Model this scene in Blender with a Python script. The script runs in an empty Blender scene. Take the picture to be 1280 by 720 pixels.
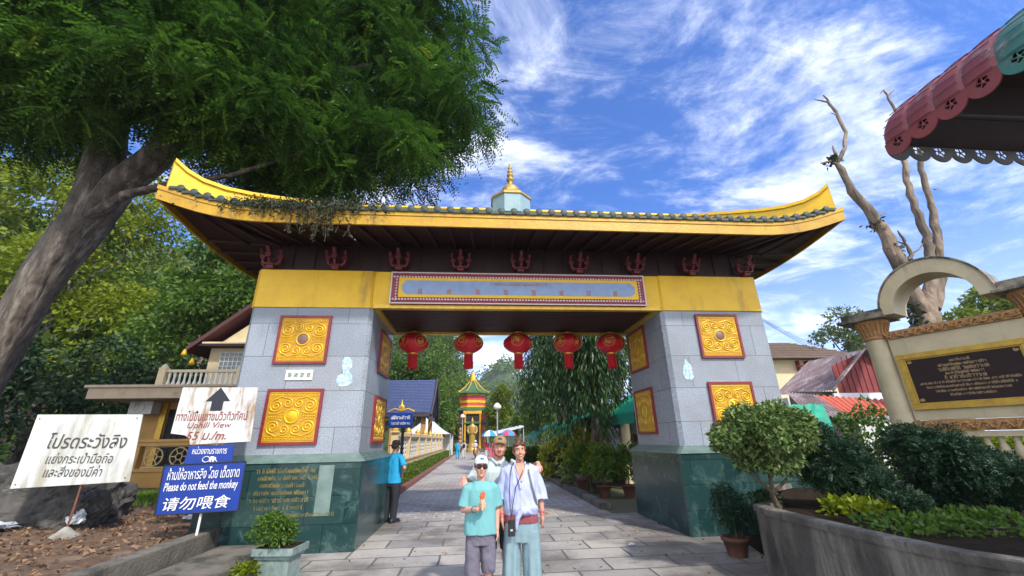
import bpy, bmesh, math, random
import numpy as np
from mathutils import Vector, Matrix, noise as mnoise

sc = bpy.context.scene
col = sc.collection
RNG = np.random.default_rng(7)
random.seed(7)
R = math.radians

# ------------------------------------------------------------------ camera
FPX, YAW, PITCH, ROLL, EYE = 506.11, 0.0941, 0.3582, -0.01984, 1.6
def cam_axes():
    cy, sy, cp, sp = math.cos(YAW), math.sin(YAW), math.cos(PITCH), math.sin(PITCH)
    fwd = Vector((sy*cp, cy*cp, sp)); right = Vector((cy, -sy, 0)); up = right.cross(fwd)
    cr, sr = math.cos(ROLL), math.sin(ROLL)
    return right*cr + up*sr, -right*sr + up*cr, fwd
CR, CU, CF = cam_axes()
cam_data = bpy.data.cameras.new('camera')
cam = bpy.data.objects.new('camera', cam_data); col.objects.link(cam)
cam_data.sensor_width = 36.0
cam_data.lens = FPX/1280*36.0
cam_data.clip_start = 0.05; cam_data.clip_end = 5000
m = Matrix((CR, CU, -CF)).transposed().to_4x4(); m.translation = (0, 0, EYE)
cam.matrix_world = m
sc.camera = cam

# ------------------------------------------------------------------ light
SUN_EL, SUN_AZ = R(44), R(150)          # azimuth clockwise from +Y (the way the road runs)
sd = bpy.data.lights.new('sun', 'SUN'); sd.energy = 3.0; sd.angle = R(3); sd.color = (1.0, .93, .82)
sun = bpy.data.objects.new('sun', sd); col.objects.link(sun)
to_sun = Vector((math.sin(SUN_AZ)*math.cos(SUN_EL), math.cos(SUN_AZ)*math.cos(SUN_EL), math.sin(SUN_EL)))
sun.rotation_euler = to_sun.to_track_quat('Z', 'Y').to_euler()

world = bpy.data.worlds.new('World'); sc.world = world; world.use_nodes = True
nt = world.node_tree; nt.nodes.clear()
def nd(t, **k):
    n = nt.nodes.new(t)
    for a, b in k.items():
        setattr(n, a, b)
    return n
out = nd('ShaderNodeOutputWorld'); bg = nd('ShaderNodeBackground')
sky = nd('ShaderNodeTexSky', sky_type='NISHITA', sun_disc=False)
sky.sun_elevation = SUN_EL; sky.sun_rotation = SUN_AZ
sky.air_density = 1.0; sky.dust_density = 0.6; sky.ozone_density = 2.5
tc = nd('ShaderNodeTexCoord')
sep = nd('ShaderNodeSeparateXYZ'); nt.links.new(tc.outputs['Generated'], sep.inputs[0])
zadd = nd('ShaderNodeMath', operation='ADD'); nt.links.new(sep.outputs['Z'], zadd.inputs[0]); zadd.inputs[1].default_value = .16
zmax = nd('ShaderNodeMath', operation='MAXIMUM'); nt.links.new(zadd.outputs[0], zmax.inputs[0]); zmax.inputs[1].default_value = .05
dx = nd('ShaderNodeMath', operation='DIVIDE'); nt.links.new(sep.outputs['X'], dx.inputs[0]); nt.links.new(zmax.outputs[0], dx.inputs[1])
dy = nd('ShaderNodeMath', operation='DIVIDE'); nt.links.new(sep.outputs['Y'], dy.inputs[0]); nt.links.new(zmax.outputs[0], dy.inputs[1])
cmb = nd('ShaderNodeCombineXYZ'); nt.links.new(dx.outputs[0], cmb.inputs[0]); nt.links.new(dy.outputs[0], cmb.inputs[1])
def cloud(scale, stretch, rot, detail, rough, lo, hi, loc, dist=0.6):
    mp = nd('ShaderNodeMapping'); nt.links.new(cmb.outputs[0], mp.inputs[0])
    mp.inputs['Location'].default_value = loc
    mp.inputs['Rotation'].default_value = (0, 0, rot); mp.inputs['Scale'].default_value = (stretch, 1, 1)
    n = nd('ShaderNodeTexNoise'); nt.links.new(mp.outputs[0], n.inputs['Vector'])
    n.inputs['Scale'].default_value = scale; n.inputs['Detail'].default_value = detail
    n.inputs['Roughness'].default_value = rough; n.inputs['Distortion'].default_value = dist
    r = nd('ShaderNodeMapRange', interpolation_type='SMOOTHSTEP'); nt.links.new(n.outputs[0], r.inputs[0])
    r.inputs[1].default_value = lo; r.inputs[2].default_value = hi
    return r.outputs[0]
def mth(op, a, b):
    n = nd('ShaderNodeMath', operation=op)
    for i, v in enumerate((a, b)):
        if isinstance(v, (int, float)): n.inputs[i].default_value = v
        else: nt.links.new(v, n.inputs[i])
    return n.outputs[0]
c1 = cloud(1.5, .75, R(35), 9, .66, .46, .74, (5.3, 2.2, 0), .5)      # broad soft banks
c2 = cloud(5.5, .55, R(50), 9, .72, .46, .74, (0.4, 8.2, 0), .7)     # streaky cirrus
c2b = mth('MULTIPLY', c2, mth('ADD', mth('MULTIPLY', c1, .7), .35))
cl = mth('MINIMUM', mth('ADD', mth('MULTIPLY', c1, .95), mth('MULTIPLY', c2b, .6)), 1.0)
hz = nd('ShaderNodeMapRange', interpolation_type='SMOOTHSTEP'); nt.links.new(sep.outputs['Z'], hz.inputs[0])
hz.inputs[1].default_value = .42; hz.inputs[2].default_value = .02; hz.inputs[3].default_value = 0; hz.inputs[4].default_value = .35
bk = nd('ShaderNodeMapRange', interpolation_type='SMOOTHSTEP'); nt.links.new(sep.outputs['Y'], bk.inputs[0])    # unseen cloud added behind the viewer as soft frontal fill on the gate
bk.inputs[1].default_value = .05; bk.inputs[2].default_value = -.6; bk.inputs[3].default_value = 0; bk.inputs[4].default_value = .75
cl = mth('MINIMUM', mth('ADD', mth('ADD', cl, hz.outputs[0]), bk.outputs[0]), 1.0)
skyv = nd('ShaderNodeMix', data_type='RGBA', blend_type='MULTIPLY'); skyv.inputs[0].default_value = 1
nt.links.new(sky.outputs[0], skyv.inputs[6]); skyv.inputs[7].default_value = (.36, .72, 1.34, 1)
mixc = nd('ShaderNodeMix', data_type='RGBA')
nt.links.new(cl, mixc.inputs[0]); nt.links.new(skyv.outputs[2], mixc.inputs[6]); mixc.inputs[7].default_value = (10.0, 10.3, 10.8, 1)
nt.links.new(mixc.outputs[2], bg.inputs[0]); bg.inputs[1].default_value = .125
nt.links.new(bg.outputs[0], out.inputs[0])

sc.view_settings.view_transform = 'Standard'; sc.view_settings.look = 'None'
sc.view_settings.gamma = 1; sc.view_settings.use_curve_mapping = False
sc.view_settings.exposure = 0.72
sc.cycles.max_bounces = 6; sc.cycles.transparent_max_bounces = 6
sc.cycles.diffuse_bounces = 4
sc.cycles.use_denoising = True

# ------------------------------------------------------------------ pixel of the 1280x720 photograph -> point
def ray(px, py): return CR*((px-640)/FPX) - CU*((py-360)/FPX) + CF
EYEV = Vector((0, 0, EYE))
def at(px, py, Y):
    d = ray(px, py); return EYEV + d*(Y/d.y)
def atz(px, py, z):
    d = ray(px, py); return EYEV + d*((z-EYE)/d.z)

# ------------------------------------------------------------------ materials
MATS = {}
def base_mat(name):
    m = bpy.data.materials.new(name); m.use_nodes = True
    return m, m.node_tree, m.node_tree.nodes['Principled BSDF']
def add(t, ty, **k):
    n = t.nodes.new(ty)
    for a, b in k.items(): setattr(n, a, b)
    return n
def c4(c): return (c[0], c[1], c[2], 1)
def M(name, a, b=None, scale=6, rough=.6, metal=0, bump=0, bscale=None, detail=6, stain=None, sscale=1.2, samt=.5, spec=None, streak=False):
    """noise blend of two colours, optional stain layer and bump"""
    m, t, p = base_mat(name); L = t.links.new
    b = b or tuple(x*.72 for x in a)
    tcn = add(t, 'ShaderNodeTexCoord'); n = add(t, 'ShaderNodeTexNoise'); L(tcn.outputs['Object'], n.inputs['Vector'])
    n.inputs['Scale'].default_value = scale; n.inputs['Detail'].default_value = detail; n.inputs['Roughness'].default_value = .65
    mr = add(t, 'ShaderNodeMapRange'); L(n.outputs[0], mr.inputs[0]); mr.inputs[1].default_value = .32; mr.inputs[2].default_value = .68
    mx = add(t, 'ShaderNodeMix', data_type='RGBA'); L(mr.outputs[0], mx.inputs[0]); mx.inputs[6].default_value = c4(a); mx.inputs[7].default_value = c4(b)
    colr = mx.outputs[2]
    if stain:
        n2 = add(t, 'ShaderNodeTexNoise'); n2.inputs['Scale'].default_value = sscale; n2.inputs['Detail'].default_value = 8; n2.inputs['Roughness'].default_value = .7
        if streak:
            mp = add(t, 'ShaderNodeMapping'); L(tcn.outputs['Object'], mp.inputs[0]); mp.inputs['Scale'].default_value = (1, 1, .18); L(mp.outputs[0], n2.inputs['Vector'])
        else: L(tcn.outputs['Object'], n2.inputs['Vector'])
        m2 = add(t, 'ShaderNodeMapRange', interpolation_type='SMOOTHSTEP'); L(n2.outputs[0], m2.inputs[0]); m2.inputs[1].default_value = 1-samt-.08; m2.inputs[2].default_value = 1-samt+.12
        x2 = add(t, 'ShaderNodeMix', data_type='RGBA'); L(m2.outputs[0], x2.inputs[0]); L(colr, x2.inputs[6]); x2.inputs[7].default_value = c4(stain)
        colr = x2.outputs[2]
    L(colr, p.inputs['Base Color'])
    p.inputs['Roughness'].default_value = rough; p.inputs['Metallic'].default_value = metal
    if spec is not None: p.inputs['Specular IOR Level'].default_value = spec
    if bump:
        n3 = add(t, 'ShaderNodeTexNoise'); L(mp.outputs[0] if (streak and stain and bump >= .5) else tcn.outputs['Object'], n3.inputs['Vector']); n3.inputs['Scale'].default_value = bscale or scale*3; n3.inputs['Detail'].default_value = 6
        bp = add(t, 'ShaderNodeBump'); L(n3.outputs[0], bp.inputs['Height']); bp.inputs['Strength'].default_value = bump; bp.inputs['Distance'].default_value = .05 if bump < .65 else .14
        L(bp.outputs[0], p.inputs['Normal'])
    MATS[name] = m
    return m
def leafmat(name, dark, light, trans=.3, rough=.5, wilt=None):
    """per-leaf tint from the mesh attribute «tint»"""
    m, t, p = base_mat(name); L = t.links.new
    at_ = add(t, 'ShaderNodeAttribute', attribute_name='tint')
    rp = add(t, 'ShaderNodeValToRGB'); L(at_.outputs['Fac'], rp.inputs[0])
    rp.color_ramp.elements[0].color = c4(dark); rp.color_ramp.elements[1].color = c4(light)
    if wilt:
        e = rp.color_ramp.elements.new(.97); e.color = c4(light); rp.color_ramp.elements[-1].color = c4(wilt)
    L(rp.outputs[0], p.inputs['Base Color']); p.inputs['Roughness'].default_value = rough
    p.inputs['Specular IOR Level'].default_value = .3
    tr = add(t, 'ShaderNodeBsdfTranslucent'); L(rp.outputs[0], tr.inputs[0])
    ms = add(t, 'ShaderNodeMixShader'); ms.inputs[0].default_value = trans
    L(p.outputs[0], ms.inputs[1]); L(tr.outputs[0], ms.inputs[2]); L(ms.outputs[0], t.nodes['Material Output'].inputs[0])
    MATS[name] = m; return m
def tilemat(name, a, b, w, h, joint, jc, mode, rough=.4, mort=.012, vein=None, vscale=3, vamt=.35, offset=.5, speck=0, bump=.15, squash=1, dirt=None, dirt_amt=.45, dirt_scale=.5):
    """rectangular slabs: mode 'xy' for floors, 'wall' for upright faces"""
    m, t, p = base_mat(name); L = t.links.new
    tcn = add(t, 'ShaderNodeTexCoord')
    if mode == 'wall':
        s = add(t, 'ShaderNodeSeparateXYZ'); L(tcn.outputs['Object'], s.inputs[0])
        ad = add(t, 'ShaderNodeMath', operation='ADD'); L(s.outputs[0], ad.inputs[0]); L(s.outputs[1], ad.inputs[1])
        cb = add(t, 'ShaderNodeCombineXYZ'); L(ad.outputs[0], cb.inputs[0]); L(s.outputs[2], cb.inputs[1]); vec = cb.outputs[0]
    else:
        wn = add(t, 'ShaderNodeTexNoise'); L(tcn.outputs['Object'], wn.inputs['Vector']); wn.inputs['Scale'].default_value = 1.7; wn.inputs['Detail'].default_value = 4
        wa = add(t, 'ShaderNodeVectorMath', operation='MULTIPLY_ADD'); L(wn.outputs['Color'], wa.inputs[0]); wa.inputs[1].default_value = (.05, .05, 0); L(tcn.outputs['Object'], wa.inputs[2]); vec = wa.outputs[0]
    br = add(t, 'ShaderNodeTexBrick', offset=offset, squash=squash); L(vec, br.inputs['Vector'])
    br.inputs['Color1'].default_value = c4(a); br.inputs['Color2'].default_value = c4(b); br.inputs['Mortar'].default_value = c4(jc)
    br.inputs['Scale'].default_value = 1; br.inputs['Brick Width'].default_value = w; br.inputs['Row Height'].default_value = h
    br.inputs['Mortar Size'].default_value = mort; br.inputs['Mortar Smooth'].default_value = .1; br.inputs['Bias'].default_value = 0
    colr = br.outputs[0]
    n = add(t, 'ShaderNodeTexNoise'); L(tcn.outputs['Object'], n.inputs['Vector']); n.inputs['Scale'].default_value = vscale; n.inputs['Detail'].default_value = 9; n.inputs['Roughness'].default_value = .7
    n.inputs['Distortion'].default_value = 1.0
    if vein:
        mr = add(t, 'ShaderNodeMapRange', interpolation_type='SMOOTHSTEP'); L(n.outputs[0], mr.inputs[0]); mr.inputs[1].default_value = .5; mr.inputs[2].default_value = .72; mr.inputs[4].default_value = vamt
        x = add(t, 'ShaderNodeMix', data_type='RGBA'); L(mr.outputs[0], x.inputs[0]); L(colr, x.inputs[6]); x.inputs[7].default_value = c4(vein); colr = x.outputs[2]
    if speck:
        n2 = add(t, 'ShaderNodeTexNoise'); L(tcn.outputs['Object'], n2.inputs['Vector']); n2.inputs['Scale'].default_value = 60; n2.inputs['Detail'].default_value = 3
        mr = add(t, 'ShaderNodeMapRange'); L(n2.outputs[0], mr.inputs[0]); mr.inputs[1].default_value = .3; mr.inputs[2].default_value = .7; mr.inputs[3].default_value = 1-speck; mr.inputs[4].default_value = 1+speck
        x = add(t, 'ShaderNodeVectorMath', operation='SCALE'); L(colr, x.inputs[0]); L(mr.outputs[0], x.inputs['Scale']); colr = x.outputs[0]
    if dirt:
        n4 = add(t, 'ShaderNodeTexNoise'); L(tcn.outputs['Object'], n4.inputs['Vector']); n4.inputs['Scale'].default_value = dirt_scale; n4.inputs['Detail'].default_value = 10; n4.inputs['Roughness'].default_value = .68
        mr = add(t, 'ShaderNodeMapRange', interpolation_type='SMOOTHSTEP'); L(n4.outputs[0], mr.inputs[0]); mr.inputs[1].default_value = .42; mr.inputs[2].default_value = .62; mr.inputs[4].default_value = dirt_amt
        x = add(t, 'ShaderNodeMix', data_type='RGBA'); L(mr.outputs[0], x.inputs[0]); L(colr, x.inputs[6]); x.inputs[7].default_value = c4(dirt); colr = x.outputs[2]
    L(colr, p.inputs['Base Color'])
    mr = add(t, 'ShaderNodeMapRange'); L(n.outputs[0], mr.inputs[0]); mr.inputs[3].default_value = rough-.1; mr.inputs[4].default_value = rough+.15; L(mr.outputs[0], p.inputs['Roughness'])
    bp = add(t, 'ShaderNodeBump'); bp.inputs['Strength'].default_value = bump; bp.inputs['Distance'].default_value = .02; bp.invert = True
    L(br.outputs['Fac'], bp.inputs['Height']); L(bp.outputs[0], p.inputs['Normal'])
    MATS[name] = m; return m

tilemat('granite', (.27, .305, .365), (.205, .24, .30), .95, .62, .5, (.11, .12, .14), 'wall', rough=.32, mort=.007, speck=.42, dirt=(.17, .17, .175), dirt_amt=.35, dirt_scale=.9, vein=(.30, .335, .39), vscale=1.1, vamt=.3, bump=.1)
tilemat('green_marble', (.010, .034, .036), (.026, .064, .062), .62, .40, .5, (.008, .02, .02), 'wall', rough=.18, mort=.007, vein=(.085, .16, .15), vscale=3.6, vamt=.6, bump=.1)
tilemat('slab_paving', (.40, .375, .35), (.24, .235, .235), .92, .55, .5, (.085, .08, .075), 'xy', rough=.6, mort=.017, speck=.16, vein=(.43, .40, .37), vscale=1.6, dirt=(.10, .09, .085), dirt_amt=.85, dirt_scale=.42)
tilemat('small_paving', (.36, .345, .325), (.28, .26, .245), .42, .28, .5, (.47, .45, .43), 'xy', rough=.7, mort=.022, speck=.2, dirt=(.17, .125, .09), dirt_amt=.6, dirt_scale=.4)
M('green_slate', (.17, .24, .225), (.10, .16, .15), 5, .4, bump=.1)
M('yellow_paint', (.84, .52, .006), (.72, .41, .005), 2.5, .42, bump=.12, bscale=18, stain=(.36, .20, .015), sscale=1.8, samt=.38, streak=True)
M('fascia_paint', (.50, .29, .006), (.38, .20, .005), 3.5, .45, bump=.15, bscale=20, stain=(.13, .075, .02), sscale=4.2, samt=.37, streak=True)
M('gold_recess_shade', (.52, .29, .012), (.36, .19, .01), 14, .5)  # darker than the gold, so shade between the scrolls is in the colour
M('dull_gold', (.46, .31, .08), (.30, .20, .06), 9, .45, metal=.3)
M('gold', (.82, .50, .018), (.64, .35, .01), 9, .34, metal=.35, bump=.1, bscale=30)
M('gold_trim', (.74, .48, .07), (.55, .33, .04), 12, .4, metal=.4)
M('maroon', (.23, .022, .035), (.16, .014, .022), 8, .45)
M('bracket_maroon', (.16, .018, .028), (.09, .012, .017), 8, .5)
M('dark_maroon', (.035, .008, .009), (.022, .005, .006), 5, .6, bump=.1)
M('maroon_lattice', (.33, .05, .075), (.19, .02, .035), 30, .5)
M('pale_trim', (.72, .66, .66), (.6, .52, .54), 20, .6)
M('board_blue', (.25, .35, .56), (.20, .29, .49), 7, .45)
M('dark_disc', (.13, .055, .05), (.2, .12, .11), 60, .5)
M('tile_green', (.022, .045, .04), (.045, .06, .053), 3, .62, stain=(.022, .02, .018), sscale=3, samt=.4)
M('spire_blue', (.24, .36, .40), (.18, .29, .34), 6, .5)
M('white_paint', (.78, .77, .74), (.66, .66, .64), 4, .55)
M('sign_white', (.62, .64, .64), (.50, .53, .55), 3, .5, stain=(.27, .16, .09), sscale=5.5, samt=.47, streak=True)
M('sign_pale', (.60, .63, .62), (.50, .54, .55), 2.5, .5, stain=(.36, .34, .29), sscale=4.5, samt=.48, streak=True)
M('sign_blue', (.006, .040, .29), (.005, .03, .22), 3, .35)
M('lettering_dark', (.075, .068, .066), (.05, .045, .045), 9, .6)
M('lettering_red', (.20, .025, .03), (.26, .08, .06), 40, .6)
M('lettering_rust', (.36, .09, .05), (.42, .2, .06), 30, .5)
M('lettering_white', (.8, .8, .82), None, 20, .5)
M('lettering_gold', (.27, .21, .06), (.05, .08, .05), 9, .4)
M('lettering_bronze', (.42, .29, .14), (.3, .2, .1), 30, .45)
M('arrow_black', (.015, .02, .035), None, 9, .5)
M('rust', (.20, .075, .04), (.12, .05, .03), 14, .8, bump=.2)
M('galvanised', (.55, .58, .62), (.45, .48, .52), 8, .4, metal=.5)
M('old_concrete', (.155, .14, .12), (.09, .083, .073), 3.5, .85, bump=.35, bscale=22, stain=(.035, .035, .028), sscale=1.9, samt=.47, streak=True)
M('pale_concrete', (.33, .31, .28), (.22, .21, .19), 3, .85, bump=.25, bscale=20, stain=(.12, .11, .09), sscale=2, samt=.42)
M('red_kerb', (.22, .085, .065), (.15, .06, .05), 5, .8, bump=.15)
M('earth', (.13, .075, .045), (.065, .04, .026), 2.2, .95, bump=.6, bscale=9, stain=(.17, .12, .08), sscale=3.4, samt=.45)
M('ground_green', (.055, .085, .025), (.10, .085, .05), .35, .95, bump=.4, bscale=4, stain=(.13, .09, .055), sscale=.22, samt=.46)
M('hill_green', (.025, .05, .016), (.05, .075, .022), .2, .95, bump=.3, bscale=1)
M('rock', (.085, .08, .075), (.022, .021, .022), 2.6, .85, bump=.8, bscale=5, stain=(.17, .155, .13), sscale=3, samt=.4)
M('bark', (.115, .095, .08), (.034, .028, .025), 4, .92, bump=1.0, bscale=7, stain=(.21, .18, .155), sscale=5.5, samt=.45, streak=True)
M('pale_bark', (.34, .245, .17), (.16, .12, .09), 2.6, .85, bump=.8, bscale=6, stain=(.10, .08, .06), sscale=1.5, samt=.5, streak=True)
M('stem_brown', (.11, .08, .05), (.06, .045, .03), 9, .9, bump=.3)
M('lantern_red', (.62, .012, .03), (.5, .008, .02), 8, .42)
M('tassel_red', (.66, .01, .022), (.45, .006, .015), 30, .7)
M('cream_wall', (.66, .56, .36), (.56, .46, .29), 2, .75, stain=(.40, .32, .20), sscale=1.2, samt=.36)
M('cream_stone', (.56, .49, .32), (.46, .39, .25), 3, .6, bump=.1, stain=(.26, .22, .14), sscale=2.2, samt=.38, streak=True)
M('weathered_cap', (.30, .27, .21), (.13, .115, .09), 6, .8, bump=.3, stain=(.045, .042, .036), sscale=3, samt=.48)
M('terracotta_gold', (.47, .26, .10), (.33, .16, .06), 20, .6, bump=.4, bscale=40)
M('ochre_wall', (.52, .30, .09), (.42, .23, .06), 2, .7)
M('roof_maroon', (.075, .012, .018), (.05, .008, .012), 6, .5)
M('tan_slab', (.52, .41, .29), (.41, .32, .23), 2.5, .75, stain=(.2, .16, .12), sscale=1.4, samt=.38)
M('dark_interior', (.02, .018, .016), None, 3, .8)
M('window_glass', (.10, .14, .17), (.16, .2, .23), 2, .12)
M('roof_blue', (.085, .115, .25), (.055, .075, .17), 4, .35)
M('roof_blue_trim', (.06, .04, .05), None, 4, .6)
M('roof_white', (.62, .66, .70), (.5, .55, .6), 2, .5)
M('fence_cream', (.62, .48, .27), (.52, .39, .21), 4, .65)
M('fence_panel', (.68, .67, .62), (.5, .49, .46), 12, .6)
M('pagoda_red', (.62, .08, .06), (.5, .05, .045), 1.2, .5)
M('pagoda_gold', (.78, .46, .04), (.62, .33, .02), 3, .4, metal=.3)
M('pagoda_roof', (.04, .13, .055), (.025, .09, .04), 2, .45)
M('awning_green', (.012, .30, .19), (.008, .22, .14), 2, .5)
M('awning_red', (.26, .055, .06), (.17, .05, .055), 5, .5, stain=(.33, .28, .26), sscale=5, samt=.36)
M('awning_teal', (.035, .20, .17), (.06, .15, .135), 5, .5, stain=(.28, .30, .28), sscale=5, samt=.36)
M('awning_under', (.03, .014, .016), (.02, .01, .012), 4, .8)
M('scalloped_metal', (.18, .17, .18), (.1, .1, .11), 9, .5)
M('roof_brown', (.16, .105, .075), (.095, .065, .05), 6, .8, bump=.2)
M('rusty_sheet', (.25, .17, .165), (.13, .08, .075), 1.6, .6, stain=(.34, .31, .31), sscale=1.3, samt=.45)
M('red_boards', (.23, .035, .035), (.15, .022, .025), 4, .7)
M('red_tile', (.52, .11, .055), (.38, .075, .04), 3, .65)
M('wall_white', (.62, .63, .63), (.5, .51, .52), 2, .7, stain=(.33, .32, .3), sscale=1.4, samt=.4)
M('net_green', (.01, .33, .22), (.01, .22, .15), 6, .7)
M('wire_black', (.02, .02, .02), None, 3, .6)
M('clay_pot', (.15, .06, .035), (.085, .038, .025), 7, .8)
M('dark_pot', (.035, .04, .045), (.06, .06, .06), 7, .6)
M('granite_pot', (.22, .29, .28), (.12, .17, .165), 9, .45, bump=.1)
M('plaque_black', (.022, .012, .012), (.03, .018, .018), 5, .6, spec=.2)
M('frame_gold', (.56, .36, .04), (.38, .23, .03), 8, .45, metal=.2)
M('plastic_white', (.50, .54, .60), (.36, .39, .43), 5, .35)
M('shaded_concrete', (.11, .10, .088), (.024, .023, .021), 1.5, .85, bump=.4, bscale=24, stain=(.21, .195, .17), sscale=1.7, samt=.44, streak=True, detail=10)  # base darkened for the shade on the planter wall; pale blotches are staining
M('soil', (.034, .024, .016), (.016, .012, .009), 6, 1.0, spec=.05, bump=.4)
M('crest_blue', (.16, .34, .56), (.60, .66, .70), 17, .6, detail=9)
# people
M('skin_fair', (.56, .30, .22), (.50, .255, .185), 20, .5)
M('skin_tan', (.50, .25, .175), (.44, .21, .145), 20, .5)
M('skin_ruddy', (.55, .26, .19), (.48, .21, .155), 20, .5)
M('lips', (.40, .11, .10), None, 20, .45)
M('teeth', (.75, .70, .64), None, 20, .3)
M('eye_white', (.6, .56, .52), None, 20, .3)
M('eye_dark', (.02, .014, .01), None, 20, .3)
M('hair_brown', (.085, .042, .022), (.045, .022, .012), 30, .5)
M('hair_chestnut', (.10, .046, .022), (.055, .026, .013), 40, .45)
M('hair_ginger', (.22, .085, .035), (.14, .05, .02), 40, .6)
M('tee_teal', (.14, .36, .38), (.12, .33, .35), 5, .85)
M('shirt_white', (.39, .43, .70), (.35, .39, .65), 7, .8)
M('polo_grey', (.42, .49, .50), (.38, .45, .46), 7, .85)
M('trousers_grey', (.135, .125, .17), (.115, .105, .145), 9, .85)
M('shorts_grey', (.085, .075, .085), (.07, .06, .07), 9, .85)
M('trousers_blue', (.19, .285, .33), (.165, .255, .30), 9, .85)
M('vest_maroon', (.23, .055, .07), (.2, .045, .06), 9, .85)
M('cap_white', (.60, .66, .76), (.5, .56, .68), 9, .8)
M('cap_blue', (.06, .14, .33), None, 9, .7)
M('cap_khaki', (.30, .19, .09), (.25, .155, .075), 30, .85)
M('black_gloss', (.012, .012, .014), None, 9, .12)
M('black_plastic', (.018, .018, .02), None, 9, .35)
M('strap_dark', (.03, .03, .045), None, 9, .6)
M('strap_olive', (.14, .155, .13), None, 9, .7)
M('band_pink', (.75, .06, .13), None, 9, .5)
M('band_teal', (.02, .22, .22), None, 9, .5)
M('snack_orange', (.72, .16, .025), (.55, .06, .02), 60, .5)
M('snack_paper', (.75, .55, .36), None, 20, .7)
M('shirt_blue', (.012, .33, .62), (.01, .27, .52), 8, .8)
M('cloth_black', (.016, .018, .025), None, 8, .85)
M('hat_brown', (.09, .07, .05), (.06, .045, .035), 20, .8)
M('shirt_pink', (.62, .08, .16), (.5, .05, .11), 8, .8)
M('cloth_pale', (.6, .6, .62), None, 8, .8)
M('parasol_blue', (.02, .20, .62), (.03, .3, .68), 3, .6)
M('scooter_yellow', (.5, .26, .06), None, 5, .4)
M('rubber', (.02, .02, .02), None, 9, .8)
# foliage
leafmat('leaf_tamarind', (.006, .032, .008), (.10, .225, .022), .38, wilt=(.20, .28, .02))
leafmat('leaf_bright', (.05, .10, .005), (.27, .33, .012), .45)
leafmat('leaf_mid', (.018, .06, .010), (.125, .225, .024), .38)
leafmat('leaf_dark', (.006, .022, .008), (.035, .075, .024), .22)
leafmat('leaf_forest', (.025, .07, .010), (.21, .30, .03), .4)
leafmat('leaf_ashoka', (.006, .028, .008), (.055, .125, .026), .18, rough=.35, wilt=(.12, .15, .03))
leafmat('leaf_variegated', (.03, .09, .018), (.27, .34, .11), .25)
leafmat('leaf_conifer', (.006, .026, .013), (.028, .07, .03), .15)
leafmat('leaf_yellow', (.12, .19, .012), (.56, .52, .06), .3, wilt=(.4, .06, .03))
leafmat('leaf_hedge', (.03, .075, .008), (.14, .22, .018), .3)
leafmat('leaf_sparse', (.05, .09, .03), (.16, .22, .06), .3)
leafmat('leaf_creeper', (.012, .024, .012), (.06, .075, .03), .2)
leafmat('leaf_litter', (.07, .04, .025), (.28, .17, .10), .05, rough=.8)
leafmat('grass_blade', (.05, .12, .012), (.18, .3, .03), .3)
# ------------------------------------------------------------------ object helpers
def tag(o, label=None, cat=None, group=None, kind=None):
    if label: o['label'] = label
    if cat: o['category'] = cat
    if group: o['group'] = group
    if kind: o['kind'] = kind
    return o
def thing(name, label, cat, loc=(0, 0, 0), rotz=0, group=None):
    o = bpy.data.objects.new(name, None); col.objects.link(o)
    o.location = loc; o.rotation_euler = (0, 0, rotz); o.empty_display_size = .1
    return tag(o, label, cat, group)
def link(name, me, mats, parent=None, loc=(0, 0, 0), rot=(0, 0, 0)):
    o = bpy.data.objects.new(name, me); col.objects.link(o)
    if not isinstance(mats, (list, tuple)): mats = [mats]
    if not me.materials:
        for x in mats: me.materials.append(MATS[x] if isinstance(x, str) else x)
    if parent: o.parent = parent
    o.location = loc; o.rotation_euler = rot
    return o
def kids(o): return [c for c in bpy.data.objects if c.parent == o]
def copy_tree(o, parent=None):
    c = o.copy(); col.objects.link(c); c.parent = parent
    for ch in kids(o): copy_tree(ch, c)
    return c

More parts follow.
